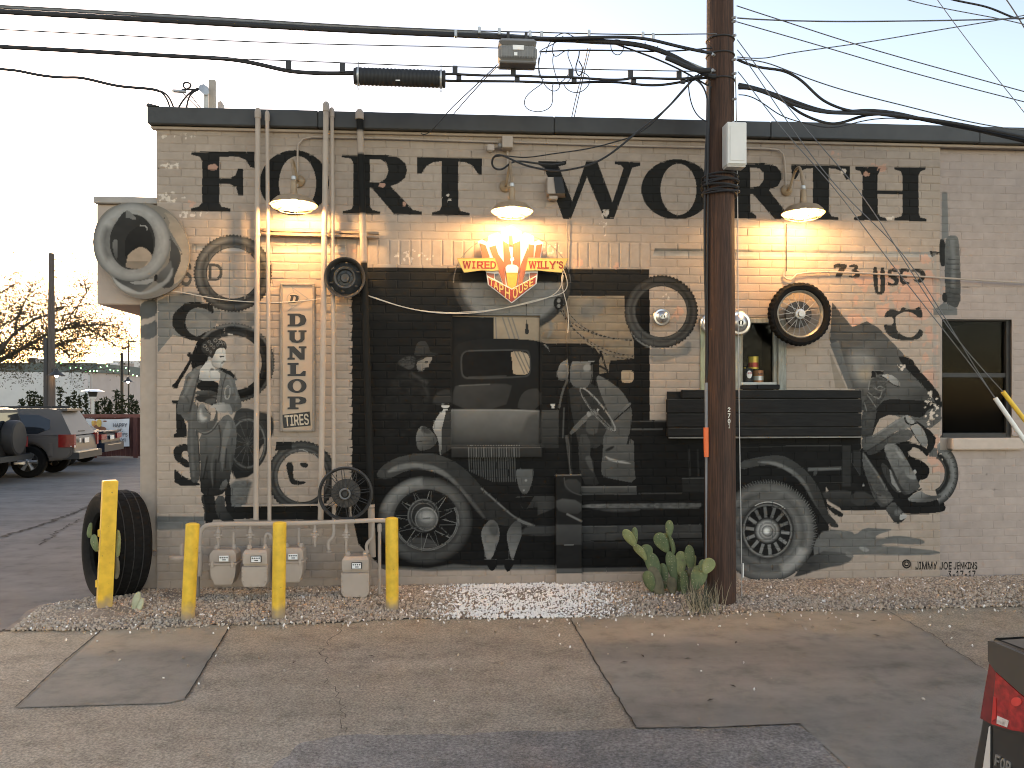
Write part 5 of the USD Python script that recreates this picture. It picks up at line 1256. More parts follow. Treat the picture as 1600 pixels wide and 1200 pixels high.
L('T', '290,860 420,950 600,1052 720,1010 860,880 940,760 925,900 800,1010 640,1070 480,1055 360,990', 132, 110, '400,950 800,1000', f=3)
L('T', '290,870 500,935 720,880 730,940 640,1020 590,1052 500,1010 380,950', 58, 72, '400,900 600,1050', f=2)
L('T', '480,935 600,930 730,890 735,930 640,970 520,960', 112)
L('T', '770,860 880,760 915,700 925,800 850,930 760,960', 84, 60, '900,760 800,940', f=2); L('T', '740,870 775,850 770,930 735,935', 32)
R('T', (508, 520), (402, 412), [(.56, 90), (.62, 96), (.72, 118), (.84, 126), (.93, 112), (1, 84)], th0=100, amp=.08)
R('T', (508, 520), (402, 412), [(.6, 84), (.78, 84)], t0=.62, a0=150, a1=215, f=10)
R('T', (512, 520), (236, 290), [(0, 44), (1, 44)])
L('T', '440,190 480,205 560,290 640,330 720,480 735,620 720,660 670,600 600,565 530,600 470,650 440,770 400,750 310,660 285,530 300,420 360,280', 46, 40, '400,300 600,600')
L('T', '430,540 460,440 540,370 620,345 700,400 735,520 732,620 720,655 670,600 600,565 530,600 470,650 440,700', 38, 30, '600,380 600,640')
L('T', '305,520 330,490 360,500 355,720 330,680 310,600', 92, 60, '320,500 350,700'); L('T', '440,190 475,195 550,260 545,300 470,265 440,270', 92)
L('T', '600,565 670,600 720,660 690,740 620,790 540,805 440,780 455,700 470,650 530,600', (138, 124, 108)); L('T', '455,720 675,720 630,785 540,805 442,782', (112, 102, 90), f=1, sm=0)
S('T', '590,348 640,350 665,372 668,400', 10, 130, sm=1)
for a_, b_ in ((846, 272), (1025, 645), (905, 500)):
    R('T', (a_, b_), (7, 7), [(0, 30), (1, 30)])
t = thing('tyre_cutout', 'grey painted cut-out of stacked tyres fixed at the left corner of the building', 'cut-out sign')
painted_poly(t, 'board', out, -.075, .022)
for a_, b_ in ((1050, 500), (1040, 760)):
    part(t, 'spacer', rod(W(130 + .15 * a_, 300 + .15 * b_, -.053), W(130 + .15 * a_, 300 + .15 * b_, -.001), .012), DARKM)
tyre_layers, LAYERS[:] = list(LAYERS), wall_layers

# ------------------------------------------------------------------ wheels on the wall
def place_mesh(ms, c, ax):
    T = trimesh.geometry.align_vectors([0, 0, 1], ax); T[:3, 3] = c
    for m in ms:
        m.apply_transform(T)
    return ms
c = W(539, 434, -.17); s = 31.5 * (c[1] + DIST) / F
t = thing('steel_wheel_rim', 'black pressed steel wheel rim hung between the vent pipes beside the doorway', 'wheel rim', c)
part(t, 'rim', lathe([(s * .80, -.10), (s * .86, -.02), (s * .96, .0), (s, .012), (s, .022), (s * .95, .020), (s * .88, .006), (s * .82, -.030), (s * .80, -.05)], (0, 0, 0), (0, -1, 0), 48), DARKM, 30)
part(t, 'disc', lathe([(.001, -.005), (s * .2, -.004), (s * .25, -.018), (s * .38, -.02), (s * .44, .006), (s * .52, .008), (s * .60, -.012), (s * .8, -.04)], (0, 0, 0), (0, -1, 0), 48), M('rusty_black_steel', (.035, .036, .036), .35, .4, 18, .0008, 90, metallic=.4), 30)
for k in range(6):
    a = k * math.pi / 3 + .4
    part(t, 'slot', ball((math.cos(a) * s * .70, -.018 + .0, math.sin(a) * s * .70), .014, 2, (1, .25, .6)), ROOMD)
    part(t, 'wheel_nut', lathe([(.001, .008), (.008, .008), (.009, 0)], (math.cos(a) * s * .33, .018, math.sin(a) * s * .33), (0, -1, 0), 6), DARKM)
part(t, 'hanger', rod((0, .0, 0), (0, .16, 0), .012), DARKM)
def spoke_wheel(name, px, py, rp, y, label, tyre, spokes, mat_rim, drum=.42):
    c = W(px, py, y); R_ = rp * (c[1] + DIST) / F
    t = thing(name, label, 'wheel', c)
    rr = R_ * (.77 if tyre else .98)
    if tyre:
        n = 160
        prof = [(rr * .98, -.03), (rr * 1.03, -.043), (R_ * .90, -.052), (R_ * .975, -.04), (R_, -.015), (R_, .015), (R_ * .975, .04), (R_ * .90, .052), (rr * 1.03, .043), (rr * .98, .03)]
        m = trimesh.creation.revolve(np.array(prof + prof[:1]), sections=n)
        a = np.arctan2(m.vertices[:, 1], m.vertices[:, 0]); rad = np.hypot(m.vertices[:, 0], m.vertices[:, 1])
        k = np.where(rad > R_ * .93, 1 + .012 * np.sign(np.sin(a * 42)) * (np.abs(m.vertices[:, 2]) > .01), 1) * (1 + .006 * np.sin(a * 7 + 1))
        m.vertices[:, :2] *= k[:, None]
        part(t, 'tyre', place_mesh([m], (0, 0, 0), (0, -1, 0)), RUB, 30)
    part(t, 'rim', lathe([(rr, -.022), (rr, .022), (rr * .955, .026), (rr * .90, .012), (rr * .885, 0), (rr * .90, -.012), (rr * .955, -.026), (rr, -.022)], (0, 0, 0), (0, -1, 0), 56), mat_rim, 30)
    hub = R_ * .16
    part(t, 'hub', lathe([(.001, .05), (hub * .55, .05), (hub * .62, .03), (hub, .026), (hub, -.03), (.001, -.03)], (0, 0, 0), (0, -1, 0), 28), STEEL if tyre else DARKM)
    part(t, 'brake_drum', lathe([(.001, -.012), (R_ * drum, -.012), (R_ * drum, -.05), (.001, -.05)], (0, 0, 0), (0, -1, 0), 36), M('drum_' + name, (.06, .052, .045), .6, .35, 30, .001, 90, metallic=.3))
    for k in range(spokes):
        a = 2 * math.pi * k / spokes; b_ = a + (.34 if k % 2 else -.34)
        part(t, 'spoke', rod((hub * .95 * math.cos(a), -.022 if k % 2 else .012, hub * .95 * math.sin(a)), (rr * .895 * math.cos(b_), 0, rr * .895 * math.sin(b_)), .0024 if tyre else .0032, seg=5), STEEL if tyre else DARKM)
    return t
tw = spoke_wheel('motorcycle_wheel', 1249, 491, 50.5, -.13, 'spoked motorcycle wheel with worn black tyre hung on the wall right of the window', True, 20, M('dull_rim', (.36, .33, .27), .4, .2, 20, metallic=.7))
part(tw, 'hanger', rod((0, .03, 0), (0, .125, 0), .014), DARKM)
tw = spoke_wheel('wire_wheel', 540, 771, 42.5, -.30, 'rusty black wire wheel without tyre resting on the gas pipe', False, 24, DARKM, .52)
part(tw, 'hub_ring', torus((0, -.045, 0), (0, 1, 0), .042, .009, 28, 8), M('hub_worn', (.16, .15, .14), .4, .2, 30, metallic=.6))
links = []
for k in range(34):
    zc = .20 - .0135 * k; xx = .085 + .012 * math.sin(k * .4)
    links.append(torus((xx, -.05, zc), (1, 0, 0) if k % 2 else (0, 1, 0), .0062, .0017, 8, 5))
t = thing('chain', 'thin rusty chain dangling from the wire wheel past the gas pipe', 'chain', W(540, 771, -.30))
for m in links:
    part(t, 'link', m, DARKM)
def hubcap(px, py, rp, y, label):
    c = W(px, py, y); s = rp * (c[1] + DIST) / F
    t = thing('hubcap', label, 'hubcap', c, group='chrome hubcaps on the wall')
    part(t, 'dish', lathe([(s, -.012), (s, .0), (s * .9, .010), (s * .72, .012), (s * .62, .024), (s * .42, .034), (s * .38, .040), (s * .30, .044), (s * .2, .045)], (0, 0, 0), (0, -1, 0), 40), CHROME, 25)
    part(t, 'badge', lathe([(.001, .043), (s * .2, .0455), (s * .29, .0453)], (0, 0, 0), (0, -1, 0), 24), ROOMD)
    part(t, 'badge_ring', torus((0, -.046, 0), (0, 1, 0), s * .24, .003, 28, 6), CHROME)
    part(t, 'badge_bar', hull([(-.006, -.049, -s * .15), (.004, -.049, -s * .18), (.006, -.049, s * .15), (-.004, -.049, s * .18), (-.006, -.044, -s * .15), (.006, -.044, s * .15)]), CHROME)
    part(t, 'peg', rod((0, 0, 0), (0, -y - .012, 0), .01), DARKM)
hubcap(1034, 495.5, 14, -.05, 'round chrome hubcap inside the painted tyre left of the utility pole')
hubcap(1155, 505, 19.5, -.06, 'large chrome hubcap at the top of the weathered window, right of the pole')
hubcap(1110, 505, 16, -.05, 'chrome hubcap mostly hidden behind the left edge of the utility pole')
# cans on the shelf
def can(px, w, ybot, ytop, m1, m2, label, cap):
    b = W(px, ybot, .065); s = w / 2 * (b[1] + DIST) / F; h = (ybot - ytop) * (b[1] + DIST) / F
    b = np.array([b[0], .10, zsh + .001 if cap != 'top' else None or b[2]])
    t = thing('oil_can', label, 'can', b, group='old oil cans in the window')
    part(t, 'body', lathe([(.001, 0), (s, 0), (s * 1.03, .004), (s, .008), (s, h - .008), (s * 1.03, h - .004), (s, h), (.001, h)], seg=28), m1)
    part(t, 'label', lathe([(s + .0012, h * .16), (s + .0012, h * .52)], seg=28), m2)
    return t, s, h
CR = M('can_red', (.42, .045, .03), .4, .1, 20); CY = M('can_yellow', (.72, .52, .08), .4, .1, 20); CB = M('can_navy', (.025, .035, .055), .4, .1, 20); CO = M('can_orange', (.62, .26, .12), .45, .12, 20); CWH = M('can_white', (.72, .70, .66), .4, .1, 20)
t, s, h = can(1170.5, 15, 587, 565, CB, CB, 'dark navy oil can with a white oval label, left on the shelf', 0)
part(t, 'oval_label', [ball((0, -s * .93, h * .55), .031, 2, (.85, .35, 1.25))], CWH); part(t, 'lettering', [prism(place_poly(text_poly('STP', 1, True), -.021, h * .58, .042, .017), .002, frame((0, -s * 1.27, 0), (1, 0, 0), (0, 0, 1)))], CR); part(t, 'spout', rod((-.028, 0, h), (-.028, 0, h + .012), .010), CY)
t, s, h = can(1187, 15.5, 587, 568, CO, CWH, 'orange oil can with a pale band, right on the shelf', 0)
part(t, 'lettering', [prism(place_poly(text_poly('660', 1, True), -.022, h * .62, .044, .018), .002, frame((0, -s - .0035, 0), (1, 0, 0), (0, 0, 1)))], CB)
zt_ = zsh + h + .001
t, s, h = can(1177, 16, 567, 547, CY, CR, 'yellow and red oil can standing on top of the other two', 'top')
x = UsdGeom.Xformable(stage.GetPrimAtPath(t)); bb = W(1177, 567, .10)
x.GetPrim().GetAttribute('xformOp:translate').Set(Gf.Vec3d(float(bb[0]), .10, float(zt_ + .012)))
# ------------------------------------------------------------------ yellow bollards
YB = usdkit.material(stage, '/World/Looks/bollard_yellow', {'g': ('geometry', {}), 'x': ('separate_xyz', {}), 'n': ('noise_texture', {'scale': 14.0, 'detail': 5.0}), 'a': ('math', {'math_type': 'multiply_add', 'value2': .16}),
    'mr': ('map_range', {'from_min': .13, 'from_max': .24, 'clamp': True}), 'm': ('mix', {'color1': (.33, .25, .16)}), 'c': ('rgb_ramp', {'ramp': [(.3, (.60, .37, .035)), (.65, (.80, .50, .045))]}), 'n3': ('noise_texture', {'scale': 42.0, 'detail': 5.0, 'roughness': .7}), 'k3': ('map_range', {'from_min': .335, 'from_max': .30, 'clamp': True}), 'm3': ('mix', {'color2': (.12, .085, .05)}),
    'p': ('principled_bsdf', {'roughness': .45, 'specular_ior_level': .35})}, [('g.position', 'x.vector'), ('g.position', 'n.vector'), ('n.fac', 'a.value1'), ('x.z', 'a.value3'), ('a.value', 'mr.value'), ('mr.result', 'm.fac'), ('n.fac', 'c.fac'), ('c.color', 'm3.color1'), ('g.position', 'n3.vector'), ('n3.fac', 'k3.value'), ('k3.result', 'm3.fac'), ('m3.color', 'm.color2'), ('m.color', 'p.base_color')], surface='p.BSDF')
for bx, by, tx, ty, lab in ((293.5, 966, 301, 819, 'yellow round steel bollard leaning at the left end of the gas meters'), (435, 964, 437, 817, 'yellow round steel bollard standing in front of the middle gas meters'), (613, 952, 612, 810, 'yellow round steel bollard at the right end of the gas pipe')):
    a = G(bx, by, .03); dep = (a - EYEP) @ np.array([sn, cs, 0])
    a = D(bx, by, dep); b = D(tx, ty, dep)
    a = a + (a - b) * .12
    t = thing('bollard', lab, 'bollard', group='round yellow bollards')
    part(t, 'post', tube([a + (b - a) * s for s in np.linspace(0, 1, 12)], .052, 28), YB)
    part(t, 'cap', lathe([(.001, .010), (.03, .009), (.047, .003), (.050, .0)], b, b - a, 28), YEL)
a, b = G(162, 959, .0), None
dep = (a - EYEP) @ np.array([sn, cs, 0]); b = D(172, 752, dep)
rot = math.radians(28)
u, v = np.array([math.cos(rot), math.sin(rot), 0]) * .055, np.array([-math.sin(rot), math.cos(rot), 0]) * .055
a = a - (0, 0, .03)
t = thing('square_bollard', 'yellow square wooden bollard leaning in front of the big tractor tyre', 'bollard')
part(t, 'post', hull([p + u * su + v * sv for p in (a, b) for su in (-1, 1) for sv in (-1, 1)] + [b + (u * su + v * sv) * .86 + (0, 0, .008) for su in (-1, 1) for sv in (-1, 1)]), YB, 20)
for s in (.25, .62):
    part(t, 'bolt_plate', box(a + (b - a) * s + (-.075, -.012, -.03), a + (b - a) * s + (-.052, .012, .03), .004), YEL)

# ------------------------------------------------------------------ big tyre at the corner, cactus pads
tc, ta = np.array([-2.955, -.02, .475]), np.array([-.78, -.625, .04])
t = thing('tractor_tyre', 'large old black tyre standing against the left corner of the building', 'tyre', tc)
TR, TW = .47, .165
prof = [(.27, -.11), (.285, -.135), (.36, -TW), (.425, -TW * .98), (.458, -TW * .82), (TR, -TW * .45), (TR + .004, 0), (TR, TW * .45), (.458, TW * .82), (.425, TW * .98), (.36, TW), (.285, .135), (.27, .11), (.29, .09), (.38, .12), (.41, 0), (.38, -.12), (.29, -.09), (.27, -.11)]
m = trimesh.creation.revolve(np.array(prof), sections=150)
a_ = np.arctan2(m.vertices[:, 1], m.vertices[:, 0]); rad = np.hypot(m.vertices[:, 0], m.vertices[:, 1])
k = np.where((rad > .455), 1 - .012 * (np.sin(a_ * 60 + 3 * np.sign(m.vertices[:, 2])) > .3), 1.0)
m.vertices[:, :2] *= k[:, None]
part(t, 'carcass', place_mesh([m], (0, 0, 0), ta), RUB, 28)
for zz in (-.075, 0, .075):
    part(t, 'groove', place_mesh([torus((0, 0, zz), (0, 0, 1), TR + .001, .0045, 90, 5)], (0, 0, 0), ta), ROOMD)
def cactus_look(name, c1, c2):
    looks[name] = usdkit.material(stage, '/World/Looks/' + name, {'g': ('geometry', {}), 'n': ('noise_texture', {'scale': 11.0, 'detail': 6.0, 'roughness': .65}), 'r': ('rgb_ramp', {'ramp': [(.30, (.16, .13, .075)), (.38, c2), (.66, c1)]}),
        'v': ('voronoi_texture', {'scale': 42.0, 'randomness': .35}), 'd': ('map_range', {'from_min': .22, 'from_max': .12, 'clamp': True}), 'm': ('mix', {'color2': (.36, .31, .20)}), 'b': ('bump', {'strength': .7, 'distance': .002}), 'p': ('principled_bsdf', {'roughness': .62, 'specular_ior_level': .25})},
        [('g.position', 'n.vector'), ('g.position', 'v.vector'), ('n.fac', 'r.fac'), ('v.distance', 'd.value'), ('d.result', 'm.fac'), ('r.color', 'm.color1'), ('m.color', 'p.base_color'), ('d.result', 'b.height'), ('b.normal', 'p.normal')], surface='p.BSDF')
    return looks[name]
CACT = cactus_look('cactus_green', (.165, .19, .085), (.095, .125, .06)); CACY = cactus_look('cactus_pale', (.27, .27, .115), (.17, .19, .08)); CACB = M('cactus_bark', (.13, .115, .07), .8, .3, 14, .002, 60)
CACP = M('cactus_bleached', (.42, .42, .27), .6, .2, 9, .001, 90)
SPN = M('cactus_spine', (.42, .38, .26), .7, .1, 20)
def pad(base, tip, w, yaw=0.0, th=.016, seed=0):
    """one prickly pear pad from base to tip, w wide, its face turned by yaw about its length"""
    base, tip = np.asarray(base, float), np.asarray(tip, float)
    ax = tip - base; L_ = np.linalg.norm(ax); ax /= L_
    side = np.cross(ax, (0, -1, 0)); side /= np.linalg.norm(side); nor = np.cross(side, ax)
    s2 = side * math.cos(yaw) + nor * math.sin(yaw); n2 = np.cross(s2, ax)
    m = trimesh.creation.icosphere(3, 1.0)
    v = m.vertices.copy(); tt = (v[:, 2] + 1) / 2
    wid = np.sqrt(np.clip(1 - v[:, 2] ** 2, 0, 1))
    taper = .52 + .62 * tt - .14 * tt ** 2
    rr = np.maximum(np.hypot(v[:, 0], v[:, 1]), 1e-6)
    x, yv = v[:, 0] / rr * wid * taper * w / 2, v[:, 1] / rr * np.sqrt(np.maximum(wid, 0)) * th * (1.25 - .4 * tt)
    yv = yv * np.clip(wid * 2.5, 0, 1)
    dots = np.sin(tt * L_ * 190) * np.sin(x * 190)
    yv = yv * (1 + .10 * (dots > .75))
    bend = .012 * np.sin(tt * 3 + seed)
    m.vertices = base + np.outer(tt * L_, ax) + np.outer(x, s2) + np.outer(yv + bend, n2)
    if m.volume < 0: m.invert()
    return m
def cactus(name, spec, yoff, label):
    b0 = None
    t = thing(name, label, 'cactus')
    for k, (bx, by, tx, ty, w, yaw, dy, mk) in enumerate(spec):
        A, B = W(bx, by, yoff + dy), W(tx, ty, yoff + dy)
        sc = (A[1] + DIST) / F
        part(t, 'pad', pad(A, B + (B - A) * .05, w * sc * 1.14, yaw, .018, k), (CACT, CACY, CACB, CACP)[mk])
    return t
cactus('prickly_pear', [  # base px, tip px, width px, yaw, depth offset, tone
    (1020, 925, 1012, 893, 26, .9, 0, 0), (1036, 938, 1018, 888, 24, .5, -.03, 2), (1029, 905, 1014, 866, 24, .3, 0, 0), (1012, 880, 1009, 852, 22, .2, .02, 0), (1010, 876, 992, 851, 15, .6, -.01, 1), (994, 856, 976, 828, 17, .3, -.02, 1), (992, 853, 992, 825, 12, .5, .03, 0),
    (1040, 920, 1035, 882, 18, .6, .03, 0), (1052, 930, 1048, 903, 18, .3, -.02, 2), (1056, 912, 1046, 864, 19, .25, .0, 0), (1052, 866, 1047, 838, 9, 1.1, -.01, 0), (1044, 864, 1027, 834, 24, .25, .02, 0), (1043, 850, 1040, 833, 12, .7, .05, 0), (1046, 840, 1046, 814, 14, .35, -.01, 0),
    (1062, 925, 1060, 885, 14, .8, .04, 0), (1063, 901, 1064, 863, 20, .25, -.01, 1), (1068, 932, 1069, 894, 15, .5, -.04, 0), (1083, 940, 1080, 888, 17, .3, -.02, 2), (1079, 894, 1077, 853, 17, .35, -.02, 0), (1084, 896, 1086, 869, 8, 1.0, .0, 1),
    (1086, 922, 1096, 885, 27, .3, -.30, 0), (1094, 893, 1103, 876, 18, .5, -.36, 0), (1100, 897, 1112, 874, 21, .3, -.50, 1), (1072, 915, 1074, 892, 16, .5, .05, 0)], -.42, 'prickly pear cactus growing in the gravel beside the foot of the utility pole')
cactus('cactus_sprout', [(209, 960, 217, 926, 13, .3, 0, 3), (218, 962, 221, 936, 10, .5, -.02, 3)], -.62, 'small pale two-pad cactus sprout in the gravel near the square yellow bollard')
cactus('cactus_in_tyre', [(152, 862, 147, 836, 14, .4, -.08, 0), (143, 840, 140, 818, 5, .9, -.06, 0), (186, 870, 182, 830, 10, .8, .02, 1), (182, 905, 180, 868, 9, .8, .02, 2)], -.55, 'cactus pads poking out around the yellow post from the big tyre')
GRS = [M('dry_grass', (.30, .24, .15), .8, .2, 20), M('dark_grass', (.05, .05, .03), .8, .2, 20)]
t = thing('dry_grass_tuft', 'tuft of dry dark grass blades at the foot of the utility pole', 'grass')
r = np.random.default_rng(5)
for gset in range(2):
    ms = []
    for k in range(70):
        x_, y_ = 1098 + r.normal() * 12, 952 + r.normal() * 5
        p = G(x_, y_, .05); h = r.uniform(.10, .26); d = r.normal(size=2) * .06
        w_ = np.array([.0028, 0, 0])
        tip = p + (d[0] - .02, d[1] * .6 - .02, h); mid = (p + tip) / 2 + (0, 0, h * .12)
        ms.append(trimesh.Trimesh([p - w_, p + w_, mid + w_ * .7, mid - w_ * .7, tip], [[0, 1, 2], [0, 2, 3], [3, 2, 4]], process=False))
    part(t, 'blades', ms, GRS[gset], False, kind='stuff')

# ------------------------------------------------------------------ gas pipe and meters
YG = -.34
gt = thing('gas_pipe', 'tan gas manifold pipe running behind the yellow bollards with elbows and valves', 'gas pipe')
wy = lambda pts, y=YG: [W(a, b, y) for a, b in pts]
part(gt, 'header', tube(spline(wy([(312, 900), (312, 850), (313, 834), (318, 824), (330, 820), (420, 818.5), (520, 816), (596, 813), (604, 814)]), 5), .0195, 14), TANP)
part(gt, 'riser', tube(wy([(593, 818), (593, 945)]), .014, 12), TANP); part(gt, 'riser_collar', lathe([(.014, -.03), (.019, -.03), (.019, .03), (.014, .03)], W(593, 825, YG), (0, 0, 1), 14), TANP)
part(gt, 'riser', tube(wy([(310, 855), (309, 948)]), .016, 12), M('riser_dark', (.16, .14, .12), .55, .3, 20)); part(gt, 'union', lathe([(.02, -.03), (.03, -.02), (.03, .02), (.02, .03)], W(311, 858, YG), (0, 0, 1), 8), TANP); part(gt, 'regulator', [lathe([(.001, .018), (.075, .016), (.082, .004), (.082, -.004), (.075, -.016), (.001, -.018)], W(279, 872, YG + .1), (0, .15, 1), 28)], TANP); part(gt, 'regulator_stem', [rod(W(284, 868, YG + .1), W(284, 850, YG + .1), .016), ], TANP); part(gt, 'regulator_outlet', rod(W(279, 872, YG + .1), W(310, 874, YG), .013), TANP)
def valve(px, py, s=1.0):
    c = W(px, py, YG)
    part(gt, 'valve', lathe([(.001, -.05 * s), (.014 * s, -.05 * s), (.018 * s, -.03 * s), (.024 * s, -.022 * s), (.018 * s, -.012 * s), (.021 * s, 0), (.018 * s, .012 * s), (.024 * s, .022 * s), (.018 * s, .03 * s), (.014 * s, .05 * s), (.001, .05 * s)], c, (0, 0, 1), 14), TANP)
    part(gt, 'valve_key', box(c + (-.036 * s, -.012, -.009), c + (.036 * s, -.004, .009), .004), TANP)
for px, py in ((341, 836), (391, 836), (492, 835), (541, 836)):
    valve(px, py)
for px, ya, yb in ((341, 818, 856), (391, 816, 858), (492, 816, 854), (541, 816, 864), (467, 825, 852), (365, 832, 856)):
    part(gt, 'drop', tube(wy([(px, ya), (px, yb)]), .0105, 10), TANP)
for s in ([(521, 816), (521, 836), (518, 842), (514, 846), (513, 853), (514, 860)], [(583, 813), (582, 838), (580, 842), (575, 847), (575, 864)], [(414, 858), (414, 845), (415, 838), (418, 834), (422, 836), (422, 842)]):
    part(gt, 'elbow_pipe', tube(spline(wy(s), 5), .014, 12), TANP)
part(gt, 'stub_end', lathe([(.001, -.004), (.022, -.004), (.022, .006), (.001, .006)], W(514, 862, YG), (0, 0, 1), 16), TANP)
METL = M('meter_label', (.72, .71, .68), .4, .05, 20)
def meter(px, ya, yb, wpx, kind, label, yy=YG):
    c = W(px, (ya + yb) / 2, yy); k = (c[1] + DIST) / F
    w, h = wpx * k / 2, (yb - ya) * k
    t = thing('gas_meter', label, 'gas meter', c, group='gas meters behind the bollards')
    top, bot = h / 2, -h / 2
    if kind == 'round':
        part(t, 'upper_case', hull([(sx * w * f, sy, z) for sx in (-1, 1) for f, sy, z in ((.72, -.07, top), (.72, .07, top), (.92, -.085, top - .03), (.92, .085, top - .03), (.92, -.085, top - .10), (.92, .085, top - .10))]), TANP, 30)
        part(t, 'flange', box((-w, -.095, top - .125), (w, .095, top - .105), .008), TANP)
        part(t, 'lower_case', hull([(sx * w * f, sy, z) for sx in (-1, 1) for f, sy, z in ((.9, -.085, top - .126), (.9, .085, top - .126), (.86, -.085, bot + .09), (.86, .085, bot + .09), (.62, -.07, bot + .012), (.62, .07, bot + .012), (.5, -.055, bot), (.5, .055, bot))]), TANP, 30)
        for f in (-.7, .7):
            part(t, 'lug', box((f * w - .012, -.104, top - .14), (f * w + .012, -.096, top - .09), .003), TANP)
        ly, yf_ = top - .065, -.088
    else:
        part(t, 'upper_case', hull([(sx * w * f, sy, z) for sx in (-1, 1) for f, sy, z in ((.82, -.06, top), (.82, .09, top), (.95, -.085, top - .025), (.95, .10, top - .025), (.95, -.085, top - .11), (.95, .10, top - .11))]), TANP, 30)
        part(t, 'body', hull([(sx * w * f, sy, z) for sx in (-1, 1) for f, sy, z in ((.93, -.06, top - .11), (.93, .10, top - .11), (.93, -.06, bot + .03), (.93, .10, bot + .03), (.8, -.06, bot), (.8, .09, bot))]), TANP, 30)
        part(t, 'front_cover', hull([(sx * w * f, sy, z) for sx in (-1, 1) for f, sy, z in ((1.0, -.062, top - .13), (1.0, -.10, top - .135), (1.0, -.062, bot + .04), (1.0, -.10, bot + .045), (.8, -.062, bot - .002), (.8, -.10, bot + .004))]), TANP, 30)
        for bx in np.linspace(-.86, .86, 4):
            part(t, 'bolt', ball((bx * w, -.102, bot + .016 + .03 * (abs(bx) > .8)), .0055, 1), TANP)
        for bz in np.linspace(bot + .09, top - .15, 3):
            for sx in (-1, 1):
                part(t, 'bolt', ball((sx * w * .93, -.101, bz), .0055, 1), TANP)
        ly, yf_ = top - .07, -.088
    lw = .038
    part(t, 'index_box', box((-lw - .006 + .012, yf_ - .012, ly - .028), (lw + .006 + .012, yf_ + .004, ly + .028), .004), DARKM if kind != 'round' else TANP)
    part(t, 'index_face', box((-lw + .012, yf_ - .0145, ly - .023), (lw + .012, yf_ - .0125, ly + .023)), METL, False)
    for q_ in range(4):
        part(t, 'dial', lathe([(.001, .0005), (.0062, .0)], (-.015 + q_ * .018, yf_ - .0150, ly + .009), (0, -1, 0), 12), DARKM)
    part(t, 'index_window', box((.0, yf_ - .0152, ly - .014), (.03, yf_ - .0147, ly - .006)), DARKM, False)
    for sx in (-1, 1):
        part(t, 'swivel', lathe([(.001, .035), (.015, .035), (.018, .02), (.022, .018), (.022, .002), (.018, 0)], (sx * w * .62, 0, top), (0, 0, 1), 10), TANP)
meter(352.5, 858, 912, 42, 'round', 'first tan gas meter from the left, rounded at the bottom')
meter(402, 858, 913, 38, 'box', 'second tan gas meter with a bolted front, just left of the middle bollard', YG - .06)
meter(459, 855, 908, 36, 'round', 'third tan gas meter, half hidden behind the middle bollard')
meter(557, 868, 929, 42, 'box', 'lowest tan gas meter, standing alone at the right below the wire wheel')

# ------------------------------------------------------------------ utility pole
pb = G(1133, 952, 0.0); PX, PY = pb[0], pb[1] + .13
def pole_mesh(x, y, h, r0, r1, seed, seg=40, n=60):
    zz = np.linspace(-.1, h, n); th = np.linspace(0, 2 * np.pi, seg, endpoint=False)
    Z, T_ = np.meshgrid(zz, th, indexing='ij')
    Rr = (r0 + (r1 - r0) * Z / h) * (1 + .045 * (meshkit.fbm(np.stack([np.cos(T_) * 2.4, np.sin(T_) * 2.4, Z * .5], -1), 3, seed) - .5) + .030 * (meshkit.noise(np.stack([np.cos(T_) * 9, np.sin(T_) * 9, Z * .25], -1), seed + 1) - .5))
    P = np.stack([x + Rr * np.cos(T_), y + Rr * np.sin(T_), Z], -1)
    m = tube([(x, y, z) for z in zz], r0, seg)
    v, f = P.reshape(-1, 3), []
    i = np.arange(n - 1)[:, None] * seg; j = np.arange(seg)[None]; j2 = (j + 1) % seg
    f = np.concatenate([np.stack([i + j, i + j2, i + seg + j2], -1).reshape(-1, 3), np.stack([i + j, i + seg + j2, i + seg + j], -1).reshape(-1, 3)])
    return v, f
tp = thing('utility_pole', 'brown wooden utility pole standing in the gravel in front of the painted truck', 'utility pole')
part(tp, 'shaft', pole_mesh(PX, PY, 9.0, .1325, .094, 3), WOODP, True)
YP = PY - .13
pw = lambda px, py, y=None: W(px, py, YP if y is None else y)
GRYP = M('grey_guard', (.20, .21, .225), .5, .15, 8, 0, 0)
a, b = pw(1104.5, 598, PY - .02), pw(1106, 918, PY - .02)
part(tp, 'cable_guard', tube([b + (.002, 0, -.2), a], .020, 12), GRYP)
a2, b2 = pw(1103, 668, PY - .045), pw(1104, 714, PY - .045)
part(tp, 'orange_marker', tube([b2, a2], .022, 12), M('orange_marker', (.75, .16, .05), .5, .1, 9))
part(tp, 'riser_cable', tube(spline([pw(1104, 600, PY - .02), pw(1103, 480, PY - .03), pw(1101, 380, PY - .03), pw(1104, 220, PY - .03), pw(1108, 150, PY - .05), pw(1106, 112, PY - .08)], 6), .011, 8), BLACK)
part(tp, 'riser_cable', tube(spline([pw(1107, 600, PY - .03), pw(1105, 470, PY - .05), pw(1107, 240, PY - .06), pw(1109, 120, PY - .08)], 6), .007, 8), BLACK)
part(tp, 'ground_wire', tube(spline([pw(1159, 932, PY - .01), pw(1157.5, 800, PY - .01), pw(1155, 650, PY - .01), pw(1153, 420, PY - .01), pw(1152, 262, PY - .01), pw(1149, 120, PY - .02)], 5), .0042, 6), M('ground_wire', (.42, .40, .37), .5, .1, 9))
part(tp, 'wire_sleeve', rod(pw(1161, 902, PY - .02), pw(1161, 880, PY - .02), .007), CWH)
TAG = M('tag_white', (.62, .58, .5), .5, .05, 9)
def on_pole(z, ang, out=.002):
    rr = .1325 + (.094 - .1325) * z / 9.0
    return np.array([PX + (rr + out) * math.sin(ang), PY - (rr + out) * math.cos(ang), z])
